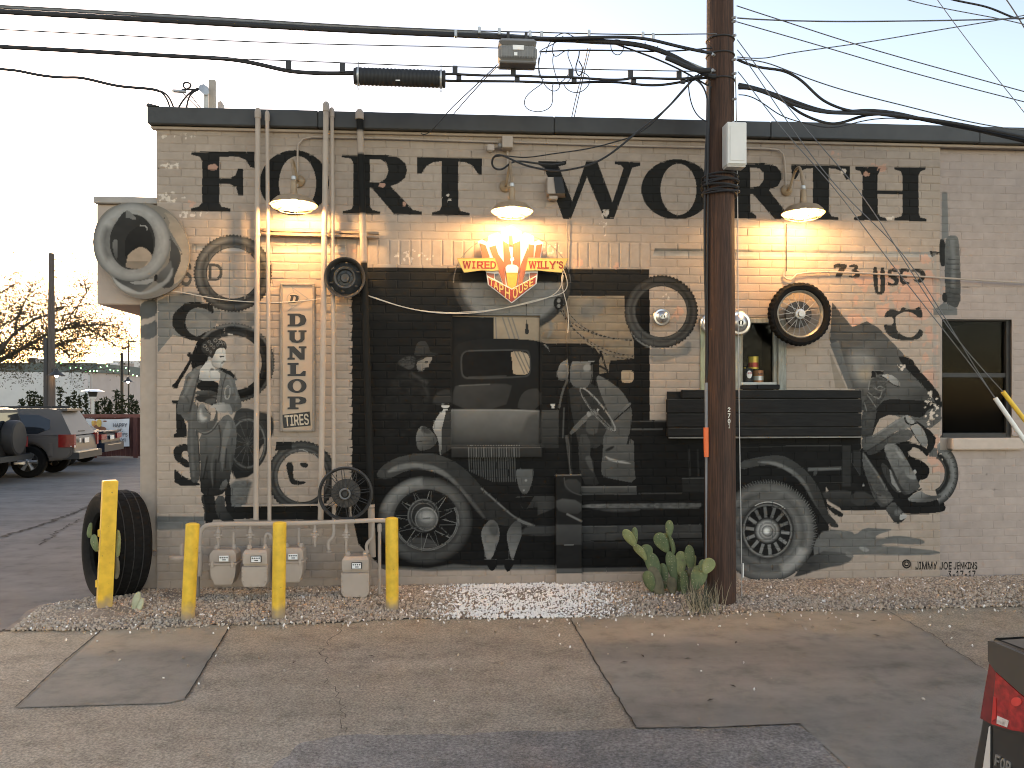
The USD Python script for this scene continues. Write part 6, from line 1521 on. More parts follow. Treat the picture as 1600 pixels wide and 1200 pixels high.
for ch, py in (('2', 640), ('7', 649.5), ('0', 658), ('1', 665.5)):
    z = W(1138, py, YP)[2]; c = on_pole(z, .27, .004)
    pg = place_poly(text_poly(ch, 1, True), -.012 if ch != '1' else -.004, -.019, .024 if ch != '1' else .009, .038)
    part(tp, 'digit', prism(pg, .002, frame(c, (math.cos(.27), math.sin(.27), 0), (0, 0, 1))), TAG, False)
for px, py in ((1122, 735), (1116, 700)) if False else ():
    pass
WB = M('white_cabinet', (.58, .56, .52), .4, .06, 6)
cb = thing('equipment_box', 'white metal equipment box strapped to the utility pole beside the letters WORTH', 'box', pw(1145, 230, YP - .015))
k = (YP + DIST) / F
part(cb, 'case', box((-16 * k, -.10, -34 * k), (16 * k, .03, 34 * k), .008), WB); part(cb, 'door', box((-15.2 * k, -.108, -32 * k), (15 * k, -.1005, 32 * k), .005), WB); part(cb, 'door_panel', box((-11.5 * k, -.1115, -27 * k), (11 * k, -.1085, 27 * k), .003), WB)
part(cb, 'stud', rod((-2 * k, -.04, 34 * k), (-2 * k, -.04, 38 * k), .012), STEEL); part(cb, 'bracket', box((-8 * k, .03, -8 * k), (8 * k, .10, 8 * k)), STEEL); part(cb, 'bottom_lip', box((-15 * k, -.09, -36 * k), (15 * k, .02, -34.2 * k), .003), WB)
hk = thing('coiled_cable', 'messy coil of black cable round the pole just below the white box', 'cable')
for k_ in range(9):
    z = W(1130, 272 + 3.4 * k_, YP)[2]
    part(hk, 'loop', torus((PX + .006 * math.sin(k_ * 2.1), PY + .004 * math.cos(k_), z), (.12 * math.sin(k_ * 1.7), .1 * math.cos(k_ * 2.3), 1), .150 + .007 * math.sin(k_ * 3), .007, 48, 6), BLACK)
for py, s in ((30, 1), (52, 1), (83, -1), (90, 1), (152, 1), (112, 1), (108, -1), (24, 1)):
    z = W(1130, py, YP)[2]; c = on_pole(z, .75 * s, 0)
    part(tp, 'bolt', rod(c, c + np.array([math.sin(.75 * s), -math.cos(.75 * s), 0]) * .035, .012, seg=8), STEEL)
for py in (53, 118, 78):
    z = W(1130, py, YP)[2]
    part(tp, 'clamp', torus((PX, PY, z), (0, 0, 1), .1325 - .0043 * z + .004, .007, 40, 6), DARKM)

# ------------------------------------------------------------------ overhead cables (they run in the plane of the pole, along the alley)
YC = YP + .02
CGR = M('grey_cable', (.22, .22, .215), .5, .15, 12); CWD = M('strand_wire', (.12, .12, .125), .5, .1, 20, metallic=.4)
def cable(s, r_px, label, m=BLACK, y=YC, n=8, cat='cable', y2=None):
    p = q(s)
    ys_ = np.linspace(y, y if y2 is None else y2, len(p))
    if p[0, 0] < 3:   # runs on out of the picture
        d = p[0] - p[1]; p = np.vstack([p[0] + d / max(abs(d[0]), 1) * 500, p]); ys_ = np.r_[ys_[0], ys_]
    if p[-1, 0] > 1597:
        d = p[-1] - p[-2]; p = np.vstack([p, p[-1] + d / max(abs(d[0]), 1) * 350]); ys_ = np.r_[ys_, ys_[-1]]
    pts = [W(a_, b_, c_) for (a_, b_), c_ in zip(p, ys_)]
    return solo('overhead_cable', tube(spline(pts, n), r_px * (y + DIST) / F, 8), m, label, cat)
cable('0,18 200,29 400,40 600,50 740,56 800,59 900,63 960,66 1010,73 1060,92 1100,115 1118,119', 4.0, 'thickest black cable, topmost across the sky from the left edge to the pole')
cable('0,11 200,22 400,34 600,44 740,51 860,61 940,67 990,70 1040,84 1080,100 1112,113', 2.6, 'grey cable lying right on top of the thickest black cable', CGR, y=YC + .03)
cable('0,8.5 300,25 500,37 740,48 860,51 1000,54 1100,53 1120,53', 1.0, 'thin steel strand above the thick black cable bundle', CWD, y=YC - .02)
cable('800,58 880,60 960,58 1010,61 1050,70 1090,79 1112,83', 2.6, 'black cable curving from the grey splice case up to the pole', y=YC - .04)
cable('0,46 200,56 400,65.5 600,71 778,75', .9, 'thin wire between the two heavy cable runs on the left', CWD)
cable('845,81 960,79 1040,80 1090,77 1112,75', 1.2, 'thin cable from the grey splice case straight to the pole', y=YC + .03)
cable('0,73 150,81 300,89 370,94 420,104 450,110.5 490,114 552,114', 3.2, 'black cable from the left edge to the black splice case')
cable('330,91 400,93 560,99 700,104 900,108 1060,111 1115,112', .9, 'thin strand wire carrying the black splice case', CWD, y=YC - .02)
cable('696,116 715,116 760,118 800,118 850,120 895,121 940,124 975,124 990,122 1060,123 1110,110', 2.0, 'upper of two parallel cables between black splice case and pole', y=YC - .03)
cable('696,126 760,127 830,128 880,130 930,128 970,129 1010,133 1040,132 1070,127 1115,120', 2.0, 'lower of two parallel cables between black splice case and pole', y=YC + .02)
cable('960,68 1020,90 1070,113 1110,136 1120,140', 1.4, 'slack cable bending down steeply to the left side of the pole', y=YC + .05)
cable('1040,90 1060,98 1085,108 1110,109', 4.2, 'fat taped cable joint at the left side of the pole', y=YC - .08)
cable('0,108 30,111 60,117 100,121 125,121.5 160,129 190,135 225,138 248,142', 2.0, 'twisted service cable from the left edge to the roof mast', y=.55, y2=.30)
for s, lab in (('248,142 256,148 262,158 266,171', 'first short dark lead dropping from the service cable onto the roof edge'), ('250,142 262,150 268,160 272,170', 'second short dark lead dropping from the service cable onto the roof edge')):
    cable(s, 1.3, lab, y=.30)
for s, lab, y0_, y1_ in (('777,101 755,122 720,155 700,175 675,203 658,208', 'upper thin drop wire from the grey splice case to the roof edge', YC, -.1), ('778,104 762,119 735,148 704,184', 'lower thin drop wire from the grey splice case to the roof edge', YC, -.05),
                         ('918,76 912,105 903,140 892,190', 'thin drop wire from the looped wires straight to the roof', YC, -.05), ('922,76 918,92 909,130 896,189', 'second thin drop wire right beside it to the roof', YC, -.05)):
    cable(s, .8, lab, BLACK, y=y0_, y2=y1_)
cable('1088,118 1060,150 1030,180 1000,203 965,232 930,254 900,263 870,267 845,264 815,256 790,245 775,243 769,252 772,262 785,264 800,254 830,254 882,254', 1.7, 'heavy black drop cable from the pole to the coil beside the middle lamp', y=YC, y2=-.10)
cable('1092,116 1062,146 1022,190 990,212 960,222 920,232 860,241 820,246 795,244 770,246', 1.1, 'thin black drop cable from the pole crossing above the W', y=YC + .02, y2=-.06)
cable('1075,118 1080,160 1090,180 1105,190', 1.0, 'short slack loop beside the pole above the roof edge', y=YC - .03)
cable('1086,124 1098,135 1104,150 1106,170 1106,230 1104,290', 1.4, 'black cable running down the left side of the pole from the cluster', y=YC - .02)
for k_, s in enumerate(('848,130 830,143 820,156 822,168 835,174 850,173 862,163 863,140 866,130', '845,80 842,100 843,118 850,124', '866,84 864,100 870,122 875,135', '842,90 844,116 856,138 868,142 875,132', '888,80 890,95 895,112 888,127 875,130', '905,78 902,96 900,110 905,118 910,108 906,98 905,95', '880,128 890,142 905,144 918,135 921,122 910,113 895,111 885,120 876,128', '853,84 865,60 880,52 890,54 905,62', '868,64 864,72 864,84 868,88 876,84 890,78', '955,66 955,76 960,84 968,85 974,76 972,66 964,62 956,65', '1008,66 1012,76 1020,78 1028,72', '842,82 850,76 862,70 880,56')):
    cable(s, .7 if k_ != 5 else 1.0, ('large', 'first', 'second', 'third', 'fourth', 'small dark', 'wide', 'arched', 'tight', 'round', 'far right', 'slanted')[k_] + ' thin wire loop tangled in the cables right of the grey splice case', BLACK, y=YC + .01 * (k_ - 4))
# right of the pole
cable('1152,28 1200,31 1300,33.5 1400,33 1500,31.5 1600,28.5', 1.2, 'straight dark wire running level to the right from the pole top', CWD, y=YC)
cable('1151,9 1200,25 1240,38 1340,70 1480,110 1600,143', .9, 'upper of two parallel thin wires sloping down to the right edge', CWD, y=YC + .02)
cable('1151,34 1200,48 1300,77 1420,112 1600,159', .9, 'lower of two parallel thin wires sloping down to the right edge', CWD, y=YC - .02)
cable('1152,89 1200,90 1230,84 1340,68 1460,48 1550,33 1600,24', .9, 'thin wire rising from the pole to the top right corner', CWD, y=YC - .03)
cable('1408,-4 1470,12 1560,29 1600,38', .8, 'faint wire crossing the top right corner', CWD, y=YC + .3)
cable('1480,-3 1515,5 1545,12 1570,22 1590,29 1600,28', 1.6, 'dark wavy cable in the top right corner', BLACK, y=YC + .1)
cable('1462,-4 1500,48 1540,100 1580,150 1605,182', .6, 'finest wire falling steeply through the right part of the sky', CWD, y=YC - .1)
cable('1570,-4 1585,18 1602,46', 1.0, 'short steep wire at the extreme top right', CWD, y=YC + .2)
cable('1152,93 1200,107 1224,111 1245,121 1260,133 1280,152 1298,163 1320,171 1345,175 1400,182 1445,187', 2.2, 'black cable dipping from the pole into the right-hand bundle', y=YC)
cable('1152,92 1200,99 1230,110 1290,132 1360,152 1440,172 1500,187 1570,200 1602,203', 1.0, 'thin support strand above the right-hand cable bundle', CWD, y=YC - .02)
cable('1154,132 1200,144 1250,162 1300,175 1350,173 1400,177 1440,186 1500,198 1560,210 1602,219', 3.0, 'upper heavy cable of the right-hand bundle', y=YC + .02)
cable('1154,136 1190,143 1220,155 1245,165 1280,174 1320,177 1370,178 1440,185 1500,194 1602,214', 2.6, 'middle heavy cable of the right-hand bundle', y=YC - .03)
cable('1154,138 1200,146 1230,162 1250,176 1280,189 1305,193 1330,187 1355,180 1400,180 1445,188 1520,203 1602,222', 2.2, 'lowest sagging cable of the right-hand bundle', y=YC + .05)
cable('1154,148 1190,160 1220,180 1260,193 1300,199 1340,191 1380,185 1420,187', .9, 'thin loose wire under the right-hand bundle', y=YC - .05)
for s, m_, lab, sl in (('1152,62 1180,100 1226,160 1280,225 1350,310 1440,450 1500,535 1567,612', CWD, 'guy wire from the pole ending in the yellow sleeve', ((1567, 612), (1600, 655), (1700, 785), YEL, 'yellow')),
                       ('1153,112 1175,140 1230,210 1300,290 1380,395 1470,510 1555,622', CWD, 'guy wire from the pole ending in the white sleeve', ((1555, 622), (1600, 687), (1690, 815), CWH, 'white')),
                       ('1152,78 1190,130 1260,232 1330,315 1400,385 1460,470 1540,600 1556,624', CWD, 'middle thin guy wire from the pole to the sleeves', None)):
    cable(s, .75, lab, m_, y=YC - .06, y2=YC - .4, cat='guy wire')
    if sl:
        A_, B_, C_ = W(*sl[0], YC - .4), W(*sl[1], YC - .42), W(*sl[2], YC - .5)
        solo('guy_sleeve', tube([A_, B_, C_], .018, 12), sl[3], sl[4] + ' plastic sleeve on a guy wire at the right edge', 'guy sleeve')
for k_, (px, py, h) in enumerate(((451, 102, 15), (535, 106, 16), (711, 110, 14), (717, 121, 10), (802, 112, 14), (808, 124, 9), (892, 114, 13), (897, 125, 9), (985, 116, 13), (990, 127, 9), (1061, 117, 13), (1067, 127, 7))):
    c = W(px, py, YC - .012); kk = (YC + DIST) / F
    solo('cable_spacer', box(c + (-4 * kk, -.012, -h / 2 * kk), c + (4 * kk, .014, h / 2 * kk), .004), BLACK, 'small black spacer tag clipping cable to strand, ' + ('leftmost of all', 'left of the black splice case', 'upper, right of the black splice case', 'lower, right of the black splice case', 'upper, below the grey splice case', 'lower, below the grey splice case', 'upper, under the tangled loops', 'lower, under the tangled loops', 'upper, second nearest the pole', 'lower, second nearest the pole', 'upper, nearest the pole', 'lower, nearest the pole')[k_], 'spacer')
kk = (YC + DIST) / F
bc = thing('splice_case', 'long black ribbed splice case hanging from the lower cable', 'splice case', W(625, 121.5, YC))
ax = W(696, 124, YC) - W(553, 119, YC); axn = ax / np.linalg.norm(ax); half = np.linalg.norm(ax) / 2
prof = [(.001, -half), (12 * kk, -half)] + [(r_ * kk, -half + .01 + (2 * half - .02) * i / 47) for i, r_ in enumerate([12.6, 13.6] * 24)] + [(12 * kk, half), (.001, half)]
part(bc, 'body', lathe(prof, (0, 0, 0), axn, 22), M('black_plastic', (.016, .016, .016), .5, .15, 30), 20)
for s in (-.45, .45):
    part(bc, 'band', lathe([(13.7 * kk, -.008), (14.1 * kk, -.008), (14.1 * kk, .008), (13.7 * kk, .008)], axn * ax.dot(axn) * s, axn, 22), STEEL)
    part(bc, 'hanger', rod(axn * half * 2 * s, axn * half * 2 * s + (0, 0, 22 * kk), .004), STEEL); part(bc, 'wire_tail', tube(spline([axn * half * 2 * s + (-.01, -.02, -13 * kk), axn * half * 2 * s + (0, -.02, -22 * kk), axn * half * 2 * s + (.01, -.02, -13 * kk)], 4), .003, 5), STEEL)
part(bc, 'label_plate', box((-.03, -14.2 * kk - .001, -.05 - .004), (.005, -13.6 * kk, -.05 + .004)), CWH, False)
gc = thing('terminal_case', 'grey ribbed terminal case hanging from the thick cable bundle above the sign', 'terminal case', W(808, 85, YC - .05))
GP = M('grey_plastic', (.20, .195, .185), .55, .12, 9)
part(gc, 'case', box((-30 * kk, -.085, -15 * kk), (30 * kk, .085, 10 * kk), .03), GP); part(gc, 'lid', box((-29.5 * kk, -.09, 9 * kk), (29.5 * kk, .09, 19 * kk), .03), M('grey_plastic_dark', (.155, .15, .145), .55, .12, 9))
for i in range(14):
    part(gc, 'rib', box(((-26 + 4 * i) * kk, -.090, -12 * kk), ((-25 + 4 * i) * kk, -.083, 7 * kk)), GP, False)
part(gc, 'base', box((-29 * kk, -.08, -19 * kk), (29 * kk, .08, -15.2 * kk), .01), looks['grey_plastic_dark']); part(gc, 'label', box((-8 * kk, -.0925, 0), (9 * kk, -.0905, 7 * kk)), METL, False); part(gc, 'label', box((-6 * kk, -.0926, -9 * kk), (-1 * kk, -.0906, -4 * kk)), METL, False)
for s in (-1, 1):
    part(gc, 'hanger', box((s * 14 * kk - .012, -.02, 19 * kk), (s * 14 * kk + .012, .02, 34 * kk), .004), DARKM)
for (px, py), where in (((712, 53), 'farther left of the grey terminal case'), ((749, 48), 'just left of the grey terminal case'), ((780, 50), 'above the left end of the grey terminal case'), ((828, 54), 'above the right end of the grey terminal case'), ((846, 55), 'just right of the grey terminal case'), ((920, 53), 'above the tangled loops'), ((1004, 56), 'second nearest the pole, left side'), ((1020, 58), 'nearest the pole, left side')):
    c = W(px, py, YC - .02)
    solo('strand_clamp', box(c + (-.012, -.02, -.028), c + (.012, .02, .028), .005), STEEL, 'small metal clamp on the cable bundle, ' + where, 'clamp', 'strand clamps on the cable bundle')
# roof mast
t = thing('service_mast', 'pale service mast with weather heads on the left end of the roof', 'mast')
MASTW = M('mast_wood', (.42, .36, .29), .7, .15, 9)
p = W(332, 150, .45)
part(t, 'post', box((p[0] - .030, .42, 4.1), (p[0] + .030, .48, W(332, 126, .45)[2]), .004), MASTW)
p2 = W(322, 150, .40); part(t, 'mast_pipe', rod((p2[0], .40, 4.1), (p2[0], .40, W(322, 140, .40)[2]), .02), M('mast_pipe', (.55, .54, .5), .5, .1, 9))
part(t, 'weather_head', hull([W(309, 139, .38), W(312, 133, .38), W(318, 131, .36), W(325, 136, .38), W(327, 145, .38), W(325, 149, .38), W(318, 147, .34), W(318, 146, .44), W(318, 133, .44)]), STEEL)
p3 = W(345, 165, .6); part(t, 'mast_pipe', rod((p3[0], .6, 4.1), (p3[0], .6, W(345, 172, .6)[2]), .02), looks['mast_pipe']); part(t, 'weather_head', hull([W(340, 170, .6), W(340, 160, .6), W(345, 157, .6), W(350, 164, .6), W(351, 174, .6), W(346, 174, .66), W(343, 162, .66)]), STEEL)
part(t, 'clamp', rod(W(270, 142, .32), W(290, 143, .40), .016), STEEL)
for k_, s in enumerate(('310,138 296,146 284,160 277,173', '309,141 298,148 293,160 291,174', '312,140 295,140 288,137 287,131 292,129 298,132 296,137 284,140', '299,150 308,162 318,174', '285,144 300,160 314,173')):
    part(t, 'lead', tube(spline([W(a_, b_, .38) for a_, b_ in q(s)], 5), .008 if k_ < 3 else .005, 6), BLACK)
# ------------------------------------------------------------------ parking lot on the left
def foliage(name_mat, rgb, trans):
    looks[name_mat] = usdkit.material(stage, '/World/Looks/' + name_mat, {'o': ('geometry', {}), 'r': ('rgb_ramp', {'ramp': [(0, tuple(np.array(rgb) * .6)), (1, tuple(np.array(rgb) * 1.4))]}),
        'p': ('principled_bsdf', {'roughness': .6, 'specular_ior_level': .25}), 't': ('translucent_bsdf', {}), 'm': ('mix_closure', {'fac': trans})},
        [('o.random_per_island', 'r.fac'), ('r.color', 'p.base_color'), ('r.color', 't.color'), ('p.BSDF', 'm.closure1'), ('t.BSDF', 'm.closure2')], surface='m.closure')
    return looks[name_mat]
LEAFT = foliage('tree_leaf', (.10, .085, .045), .3)
LEAFS = foliage('shrub_leaf', (.060, .075, .035), .3)
BARK = M('tree_bark', (.06, .045, .035), .85, .3, 12, .004, 40)
def leaf_cards(c, n, spread, size, r):
    p = c + r.normal(size=(n, 3)) * spread
    u = r.normal(size=(n, 3)); u /= np.linalg.norm(u, axis=1)[:, None]
    w = np.cross(u, r.normal(size=(n, 3))); w /= np.linalg.norm(w, axis=1)[:, None]
    s = size * r.uniform(.6, 1.3, (n, 1))
    v = np.stack([p - u * s, p + w * s * .38, p + u * s, p - w * s * .38], 1).reshape(-1, 3)
    f = (np.arange(n)[:, None, None] * 4 + np.array([[0, 1, 2], [0, 2, 3]])[None]).reshape(-1, 3)
    return v, f
tr = thing('leafy_tree', 'thinly leaved tree spreading bare branches in from the left edge behind the wooden pole', 'tree')
r = np.random.default_rng(31)
trunk_b = D(-95, 690, 27); trunk_b[2] = 0
part(tr, 'trunk', tube(spline([trunk_b, trunk_b + (.15, 0, 1.2), D(-80, 585, 27), D(-60, 560, 27)], 6), np.linspace(.26, .17, 19), 12), BARK)
limbs = [('-70,575 -20,572 20,553 48,537 80,520 110,512 150,507 196,518', .085), ('-70,560 -30,555 0,545 24,520 50,502 78,490 100,478', .075), ('-60,560 -50,520 -25,480 5,455 30,440', .07), ('40,542 70,545 100,535 140,523 180,527', .05), ('24,520 30,490 42,465 50,445', .04), ('100,512 120,480 135,455 112,448', .03), ('-40,530 -10,515 20,500 45,480', .05), ('60,530 95,545 110,560 130,580', .03), ('110,512 150,520 190,545 200,540', .03), ('0,545 20,560 25,545', .03)]
cen = []
for k, (s, rad) in enumerate(limbs):
    p = q(s); dd = 27 + r.normal(size=len(p)).cumsum() * .5
    pts = spline([D(a_, b_, d_) for (a_, b_), d_ in zip(p, dd)], 5)
    part(tr, 'limb', tube(pts, np.linspace(rad, rad * .22, len(pts)), 7), BARK)
    tw = []
    for i in range(3 if k < 3 else 1, len(pts), 1):
        for _ in range(3):
            d = r.normal(size=3) * (1, 1, .8) + (.25, 0, .35); d /= np.linalg.norm(d); L_ = r.uniform(.35, 1.0)
            e = pts[i] + d * L_; m_ = pts[i] + d * L_ * .5 + r.normal(size=3) * .06
            tw.append(tube([pts[i], m_, e], [.011, .008, .004], 4))
            cen += [e, m_, e + r.normal(size=3) * .2]
    part(tr, 'twigs', tw, BARK, kind='stuff')
V, Fc, o = [], [], 0
for c in cen:
    v, f = leaf_cards(c, 17, .20, .042, r); V.append(v); Fc.append(f + o); o += len(v)
part(tr, 'leaves', (np.vstack(V), np.vstack(Fc)), LEAFT, False, kind='stuff')
# wooden pole, lamp posts
WOODF = M('grey_pole_wood', (.085, .07, .06), .85, .25, 8, .004, 30, stretch=(6, 6, .5))
def post_px(px, ytop, dep, rpx):
    g = D(px, 632, dep); g[2] = 0
    return g, D(px, ytop, dep)[2], rpx * dep / F
g, zt_, rr = post_px(80.5, 396, 24, 5.4)
t = thing('wooden_pole', 'tall grey wooden pole behind the silver off-roader at the left', 'pole')
part(t, 'shaft', pole_mesh(g[0], g[1], zt_, rr * 1.15, rr * .8, 9, 20, 24), WOODF, True)
part(t, 'conduit_box', box((g[0] - rr - .10, g[1] - .07, .6), (g[0] - rr + .01, g[1] + .05, D(73, 527, 24)[2]), .01), M('black_box', (.03, .03, .032), .5, .1, 9))
WARM = M('far_bulb', (.9, .8, .6), .4, .02, 5, emit=((1.0, .62, .30), 16.0))
def far_lamp(parent, c, s):
    part(parent, 'lamp_shade', lathe([(.001, .16 * s), (.05 * s, .15 * s), (.08 * s, .06 * s), (.22 * s, -.04 * s), (.23 * s, -.05 * s), (.20 * s, -.045 * s), (.07 * s, .05 * s), (.001, .06 * s)], c, (0, 0, 1), 20), DARKM)
    part(parent, 'lamp_bulb', ball(c + (0, 0, -.05 * s), .055 * s, 2), WARM)
c = D(88, 584, 23.7); part(t, 'lamp_arm', rod(c + (0, 0, .1), (g[0], g[1], c[2] + .16), .02), DARKM); far_lamp(t, c, 1.0)
g, zt_, rr = post_px(190.5, 553, 30, 2.4)
t = thing('steel_post', 'plain dark steel post behind the red fence', 'post'); part(t, 'shaft', rod((g[0], g[1], 0), (g[0], g[1], zt_), rr), DARKM); part(t, 'post_cap', ball((g[0], g[1], zt_), rr * 1.1, 1), DARKM)
g, zt_, rr = post_px(201, 533, 30, 1.1)
t = thing('lamp_post', 'slim dark lamp post with a short arm and lit lamp behind the red fence', 'lamp post')
part(t, 'shaft', rod((g[0], g[1], 0), (g[0], g[1], zt_), rr), DARKM); part(t, 'top_arm', box((g[0] - .02, g[1] - .03, zt_ - .05), (D(212, 533, 30)[0], g[1] + .03, zt_ + .01)), DARKM)
c = D(200, 595, 29.7); part(t, 'lamp_arm', rod(c + (0, 0, .12), (g[0], g[1], c[2] + .2), .02), DARKM); far_lamp(t, c, .85)
for s, lab in (('-30,360 0,370 40,384 74,398', 'thin wire running from the left edge down to the top of the wooden pole'), ('36,428 55,415 74,400', 'short thin wire from the tree to the top of the wooden pole')):
    p = [D(a_, b_, 24) for a_, b_ in q(s)]; solo('thin_wire', tube(spline(p, 5), .007, 5), CWD, lab, 'wire')
# string lights
sl = thing('string_lights', 'string of small green lights hanging in front of the pale building', 'string lights')
p = spline([D(a_, b_, 31) for a_, b_ in q('60,548 80,557 100,570 122,574 142,579 152,577 165,568 176,579 192,574 204,580 222,588')], 5)
part(sl, 'wire', tube(p, .006, 4), CWD)
GRN = M('green_bulb', (.2, .6, .2), .4, .02, 5, emit=((.25, 1.0, .22), 5.0))
for k in range(2, len(p), 2):
    part(sl, 'bulb', ball(p[k] - (0, 0, .03 + .03 * math.sin(k)), .019, 1), GRN)
# pale building far behind
BW1 = M('far_wall_pink', (.40, .335, .30), .8, .06, 2); BW2 = M('far_wall_white', (.52, .50, .47), .8, .06, 2); BRF = M('far_roof_green', (.085, .10, .088), .7, .15, 3)
P0, P1, P2 = D(-150, 632, 38), D(143, 632, 38), D(250, 632, 55)
t = thing('pale_building', 'low pale building with a dark green roof edge behind the parking lot', 'building')
def wall_seg(a, b, z0, z1, th, m, name, push=0.0):
    a, b = np.array([a[0], a[1]]), np.array([b[0], b[1]]); d = (b - a) / np.linalg.norm(b - a); n = np.array([d[1], -d[0]])
    if n @ (np.array([0, -DIST]) - a) < 0: n = -n
    pts = [np.r_[x + n * s, z] for x in (a, b) for s in (push, push - th) for z in (z0, z1)]
    return part(t, name, hull(pts), m, False)
zr = D(0, 571, 38)[2]
wall_seg(P0, P1, 0, zr - .3, 6, BW1, 'front_wall'); wall_seg(P1 + (.01, .02, 0), P2, 0, zr - .32, 5.5, BW2, 'side_wall')
wall_seg(P0, P1 + (.1, 0, 0), zr - .3, zr + .12, 6.2, BRF, 'roof_band', .15); wall_seg(P1 + (.12, .05, 0), P2, zr - .31, zr + .08, 5.8, BRF, 'roof_band', .12)
seg = lambda a, b, u0, u1: (a + (b - a) * u0, a + (b - a) * u1)
def on_px(a, b, px):   # where the vertical plane through a, b is seen at column px
    d = ray(px, 632); A = np.array([[d[0], -(b - a)[0]], [d[1], -(b - a)[1]]]); s = np.linalg.solve(A, (a - EYEP)[:2]); return a + (b - a) * s[1], s[0]
def far_panel(a, b, x0, x1, y0, y1, m, name, push=.03):
    (u, s0), (v, s1) = on_px(a, b, x0), on_px(a, b, x1)
    return wall_seg(u, v, EYE + (HZ - y1) / F * s0 * 1.0, EYE + (HZ - y0) / F * s0, .02 + push, m, name, push)
far_panel(P0, P1, 22, 138, 584.5, 607, M('far_sign', (.56, .50, .47), .6, .04, 2), 'sign_board', .06)
for x0, x1, y0 in ((58, 74, 591), (91, 105, 591), (26, 50, 596.5), (54, 88, 596.5), (92, 132, 596.5)):
    far_panel(P0, P1, x0, x1, y0, y0 + 1.6, M('far_text', (.36, .33, .31), .6, .04, 2), 'faint_line', .075)
far_panel(P1, P2, 147, 174, 589, 621, M('far_pane', (.20, .25, .27), .3, .25, 1.5), 'window', .05); far_panel(P1, P2, 161, 168, 598, 614, M('far_pane_light', (.6, .62, .62), .4, .1, 2), 'poster', .08)
far_panel(P1, P2, 181, 194, 596, 611, M('far_frame', (.44, .45, .45), .5, .1, 2), 'notice_board', .05); far_panel(P1, P2, 211, 217.5, 598, 626, M('far_pink', (.45, .33, .32), .6, .1, 2), 'pink_sign', .05)
for x0, x1, y0, m in ((43, 54, 559, DARKM), (54.5, 71, 561, BW2), (165, 172, 566, BW2), (172.5, 180, 570, DARKM)):
    a_, b_ = D(x0, y0, 41), D(x1, y0, 41)
    part(t, 'roof_unit', box((a_[0], a_[1], zr), (b_[0], a_[1] + 1.2, a_[2]), .05), m)
t = thing('tan_block', 'beige flat-roofed block showing over the pale building by the corner', 'building')
a_, b_ = D(178, 568, 70), D(260, 568, 70); part(t, 'wall', box((a_[0], a_[1], 0), (b_[0], a_[1] + 8, a_[2])), BW1, False); part(t, 'parapet', box((a_[0] - .1, a_[1] - .1, a_[2]), (b_[0], a_[1] + 8, a_[2] + .25)), BW2, False)
a_ = D(215, 563, 69); part(t, 'roof_unit', box((a_[0] - .3, a_[1], a_[2] - .8), (a_[0] + 2, a_[1] + 2, a_[2]), .03), BW2)
# red fence with banner
FR_ = M('red_fence_wood', (.10, .034, .026), .75, .3, 5, .002, 40, stretch=(5, 5, .8), c2=(.06, .022, .018))
f0, f1 = D(-60, 632, 26.5), D(240, 632, 26.5)
ft = thing('red_fence', 'dark red wooden fence of upright boards behind the parked cars', 'fence')
zt_ = D(150, 650, 26.5)[2]
dirf = (f1 - f0)[:2] / np.linalg.norm((f1 - f0)[:2]); Lf = np.linalg.norm((f1 - f0)[:2]); nf = np.array([dirf[1], -dirf[0]])
if nf[1] > 0: nf = -nf
def fbox(u0, u1, z0, z1, w0, w1):
    return hull([np.r_[f0[:2] + dirf * u + nf * w, z] for u in (u0, u1) for w in (w0, w1) for z in (z0, z1)])
nb = int(Lf / .15)
for k in range(nb):
    part(ft, 'board', fbox(k * .15 + .004, k * .15 + .146, .05 + .01 * math.sin(k), zt_ - .05 + .008 * math.sin(k * 2.3), 0, .02), FR_, False)
part(ft, 'top_rail', fbox(0, Lf, zt_ - .05, zt_ + .06, -.05, .07), M('red_rail', (.15, .055, .042), .7, .2, 5), False)
part(ft, 'mid_rail', fbox(0, Lf, .35, .44, .022, .05), FR_, False)
for px in (214, 150, 80, 10):
    c_, _ = on_px(f0, f1, px); u = (c_ - f0)[:2] @ dirf
    part(ft, 'post', fbox(u - .06, u + .06, 0, zt_ - .051, .051, .13), FR_, False)
def fpx(px, py):
    c_, s = on_px(f0, f1, px); return (c_ - f0)[:2] @ dirf, EYE + (HZ - py) / F * s
bt = thing('fence_banner', 'white paper banner with a greeting hung on the red fence behind the blue car', 'banner')
u0, zb0 = fpx(138, 697); u1, zb1 = fpx(205, 654)
nx, nz = 26, 14
U_, Z_ = np.meshgrid(np.linspace(u0, u1, nx), np.linspace(zb0, zb1, nz))
Wv = .145 + .018 * np.sin(U_ * 9) * np.cos(Z_ * 7 + U_ * 3)
Pn = np.stack([f0[0] + dirf[0] * U_ + nf[0] * Wv, f0[1] + dirf[1] * U_ + nf[1] * Wv, Z_ - .02 * np.sin((U_ - u0) / (u1 - u0) * np.pi)], -1)
part(bt, 'sheet', grid_mesh(Pn), M('banner_white', (.62, .62, .62), .6, .04, 4), True)
BT = M('banner_ink', (.12, .12, .13), .6, .1, 4)
for s, x, y, w, h in (('HAPPY', 180.5, 661, 22, 6.2), ('ST.', 187, 669.5, 9, 5), ('PATTY\'S', 180, 676, 23, 6), ('DAY!', 183, 684.5, 17, 6)):
    ua, za = fpx(x, y + h); ub_, zb_ = fpx(x + w, y)
    part(bt, 'lettering', prism(place_poly(text_poly(s, 1, True), ua, za, ub_ - ua, zb_ - za), .004, frame(np.r_[f0[:2] + nf * .168, 0], np.r_[dirf, 0], (0, 0, 1))), BT, False)
FOOD = [M('print_orange', (.55, .26, .07), .6, .25, 9), M('print_brown', (.25, .11, .06), .6, .25, 9), M('print_yellow', (.62, .42, .10), .6, .2, 9)]
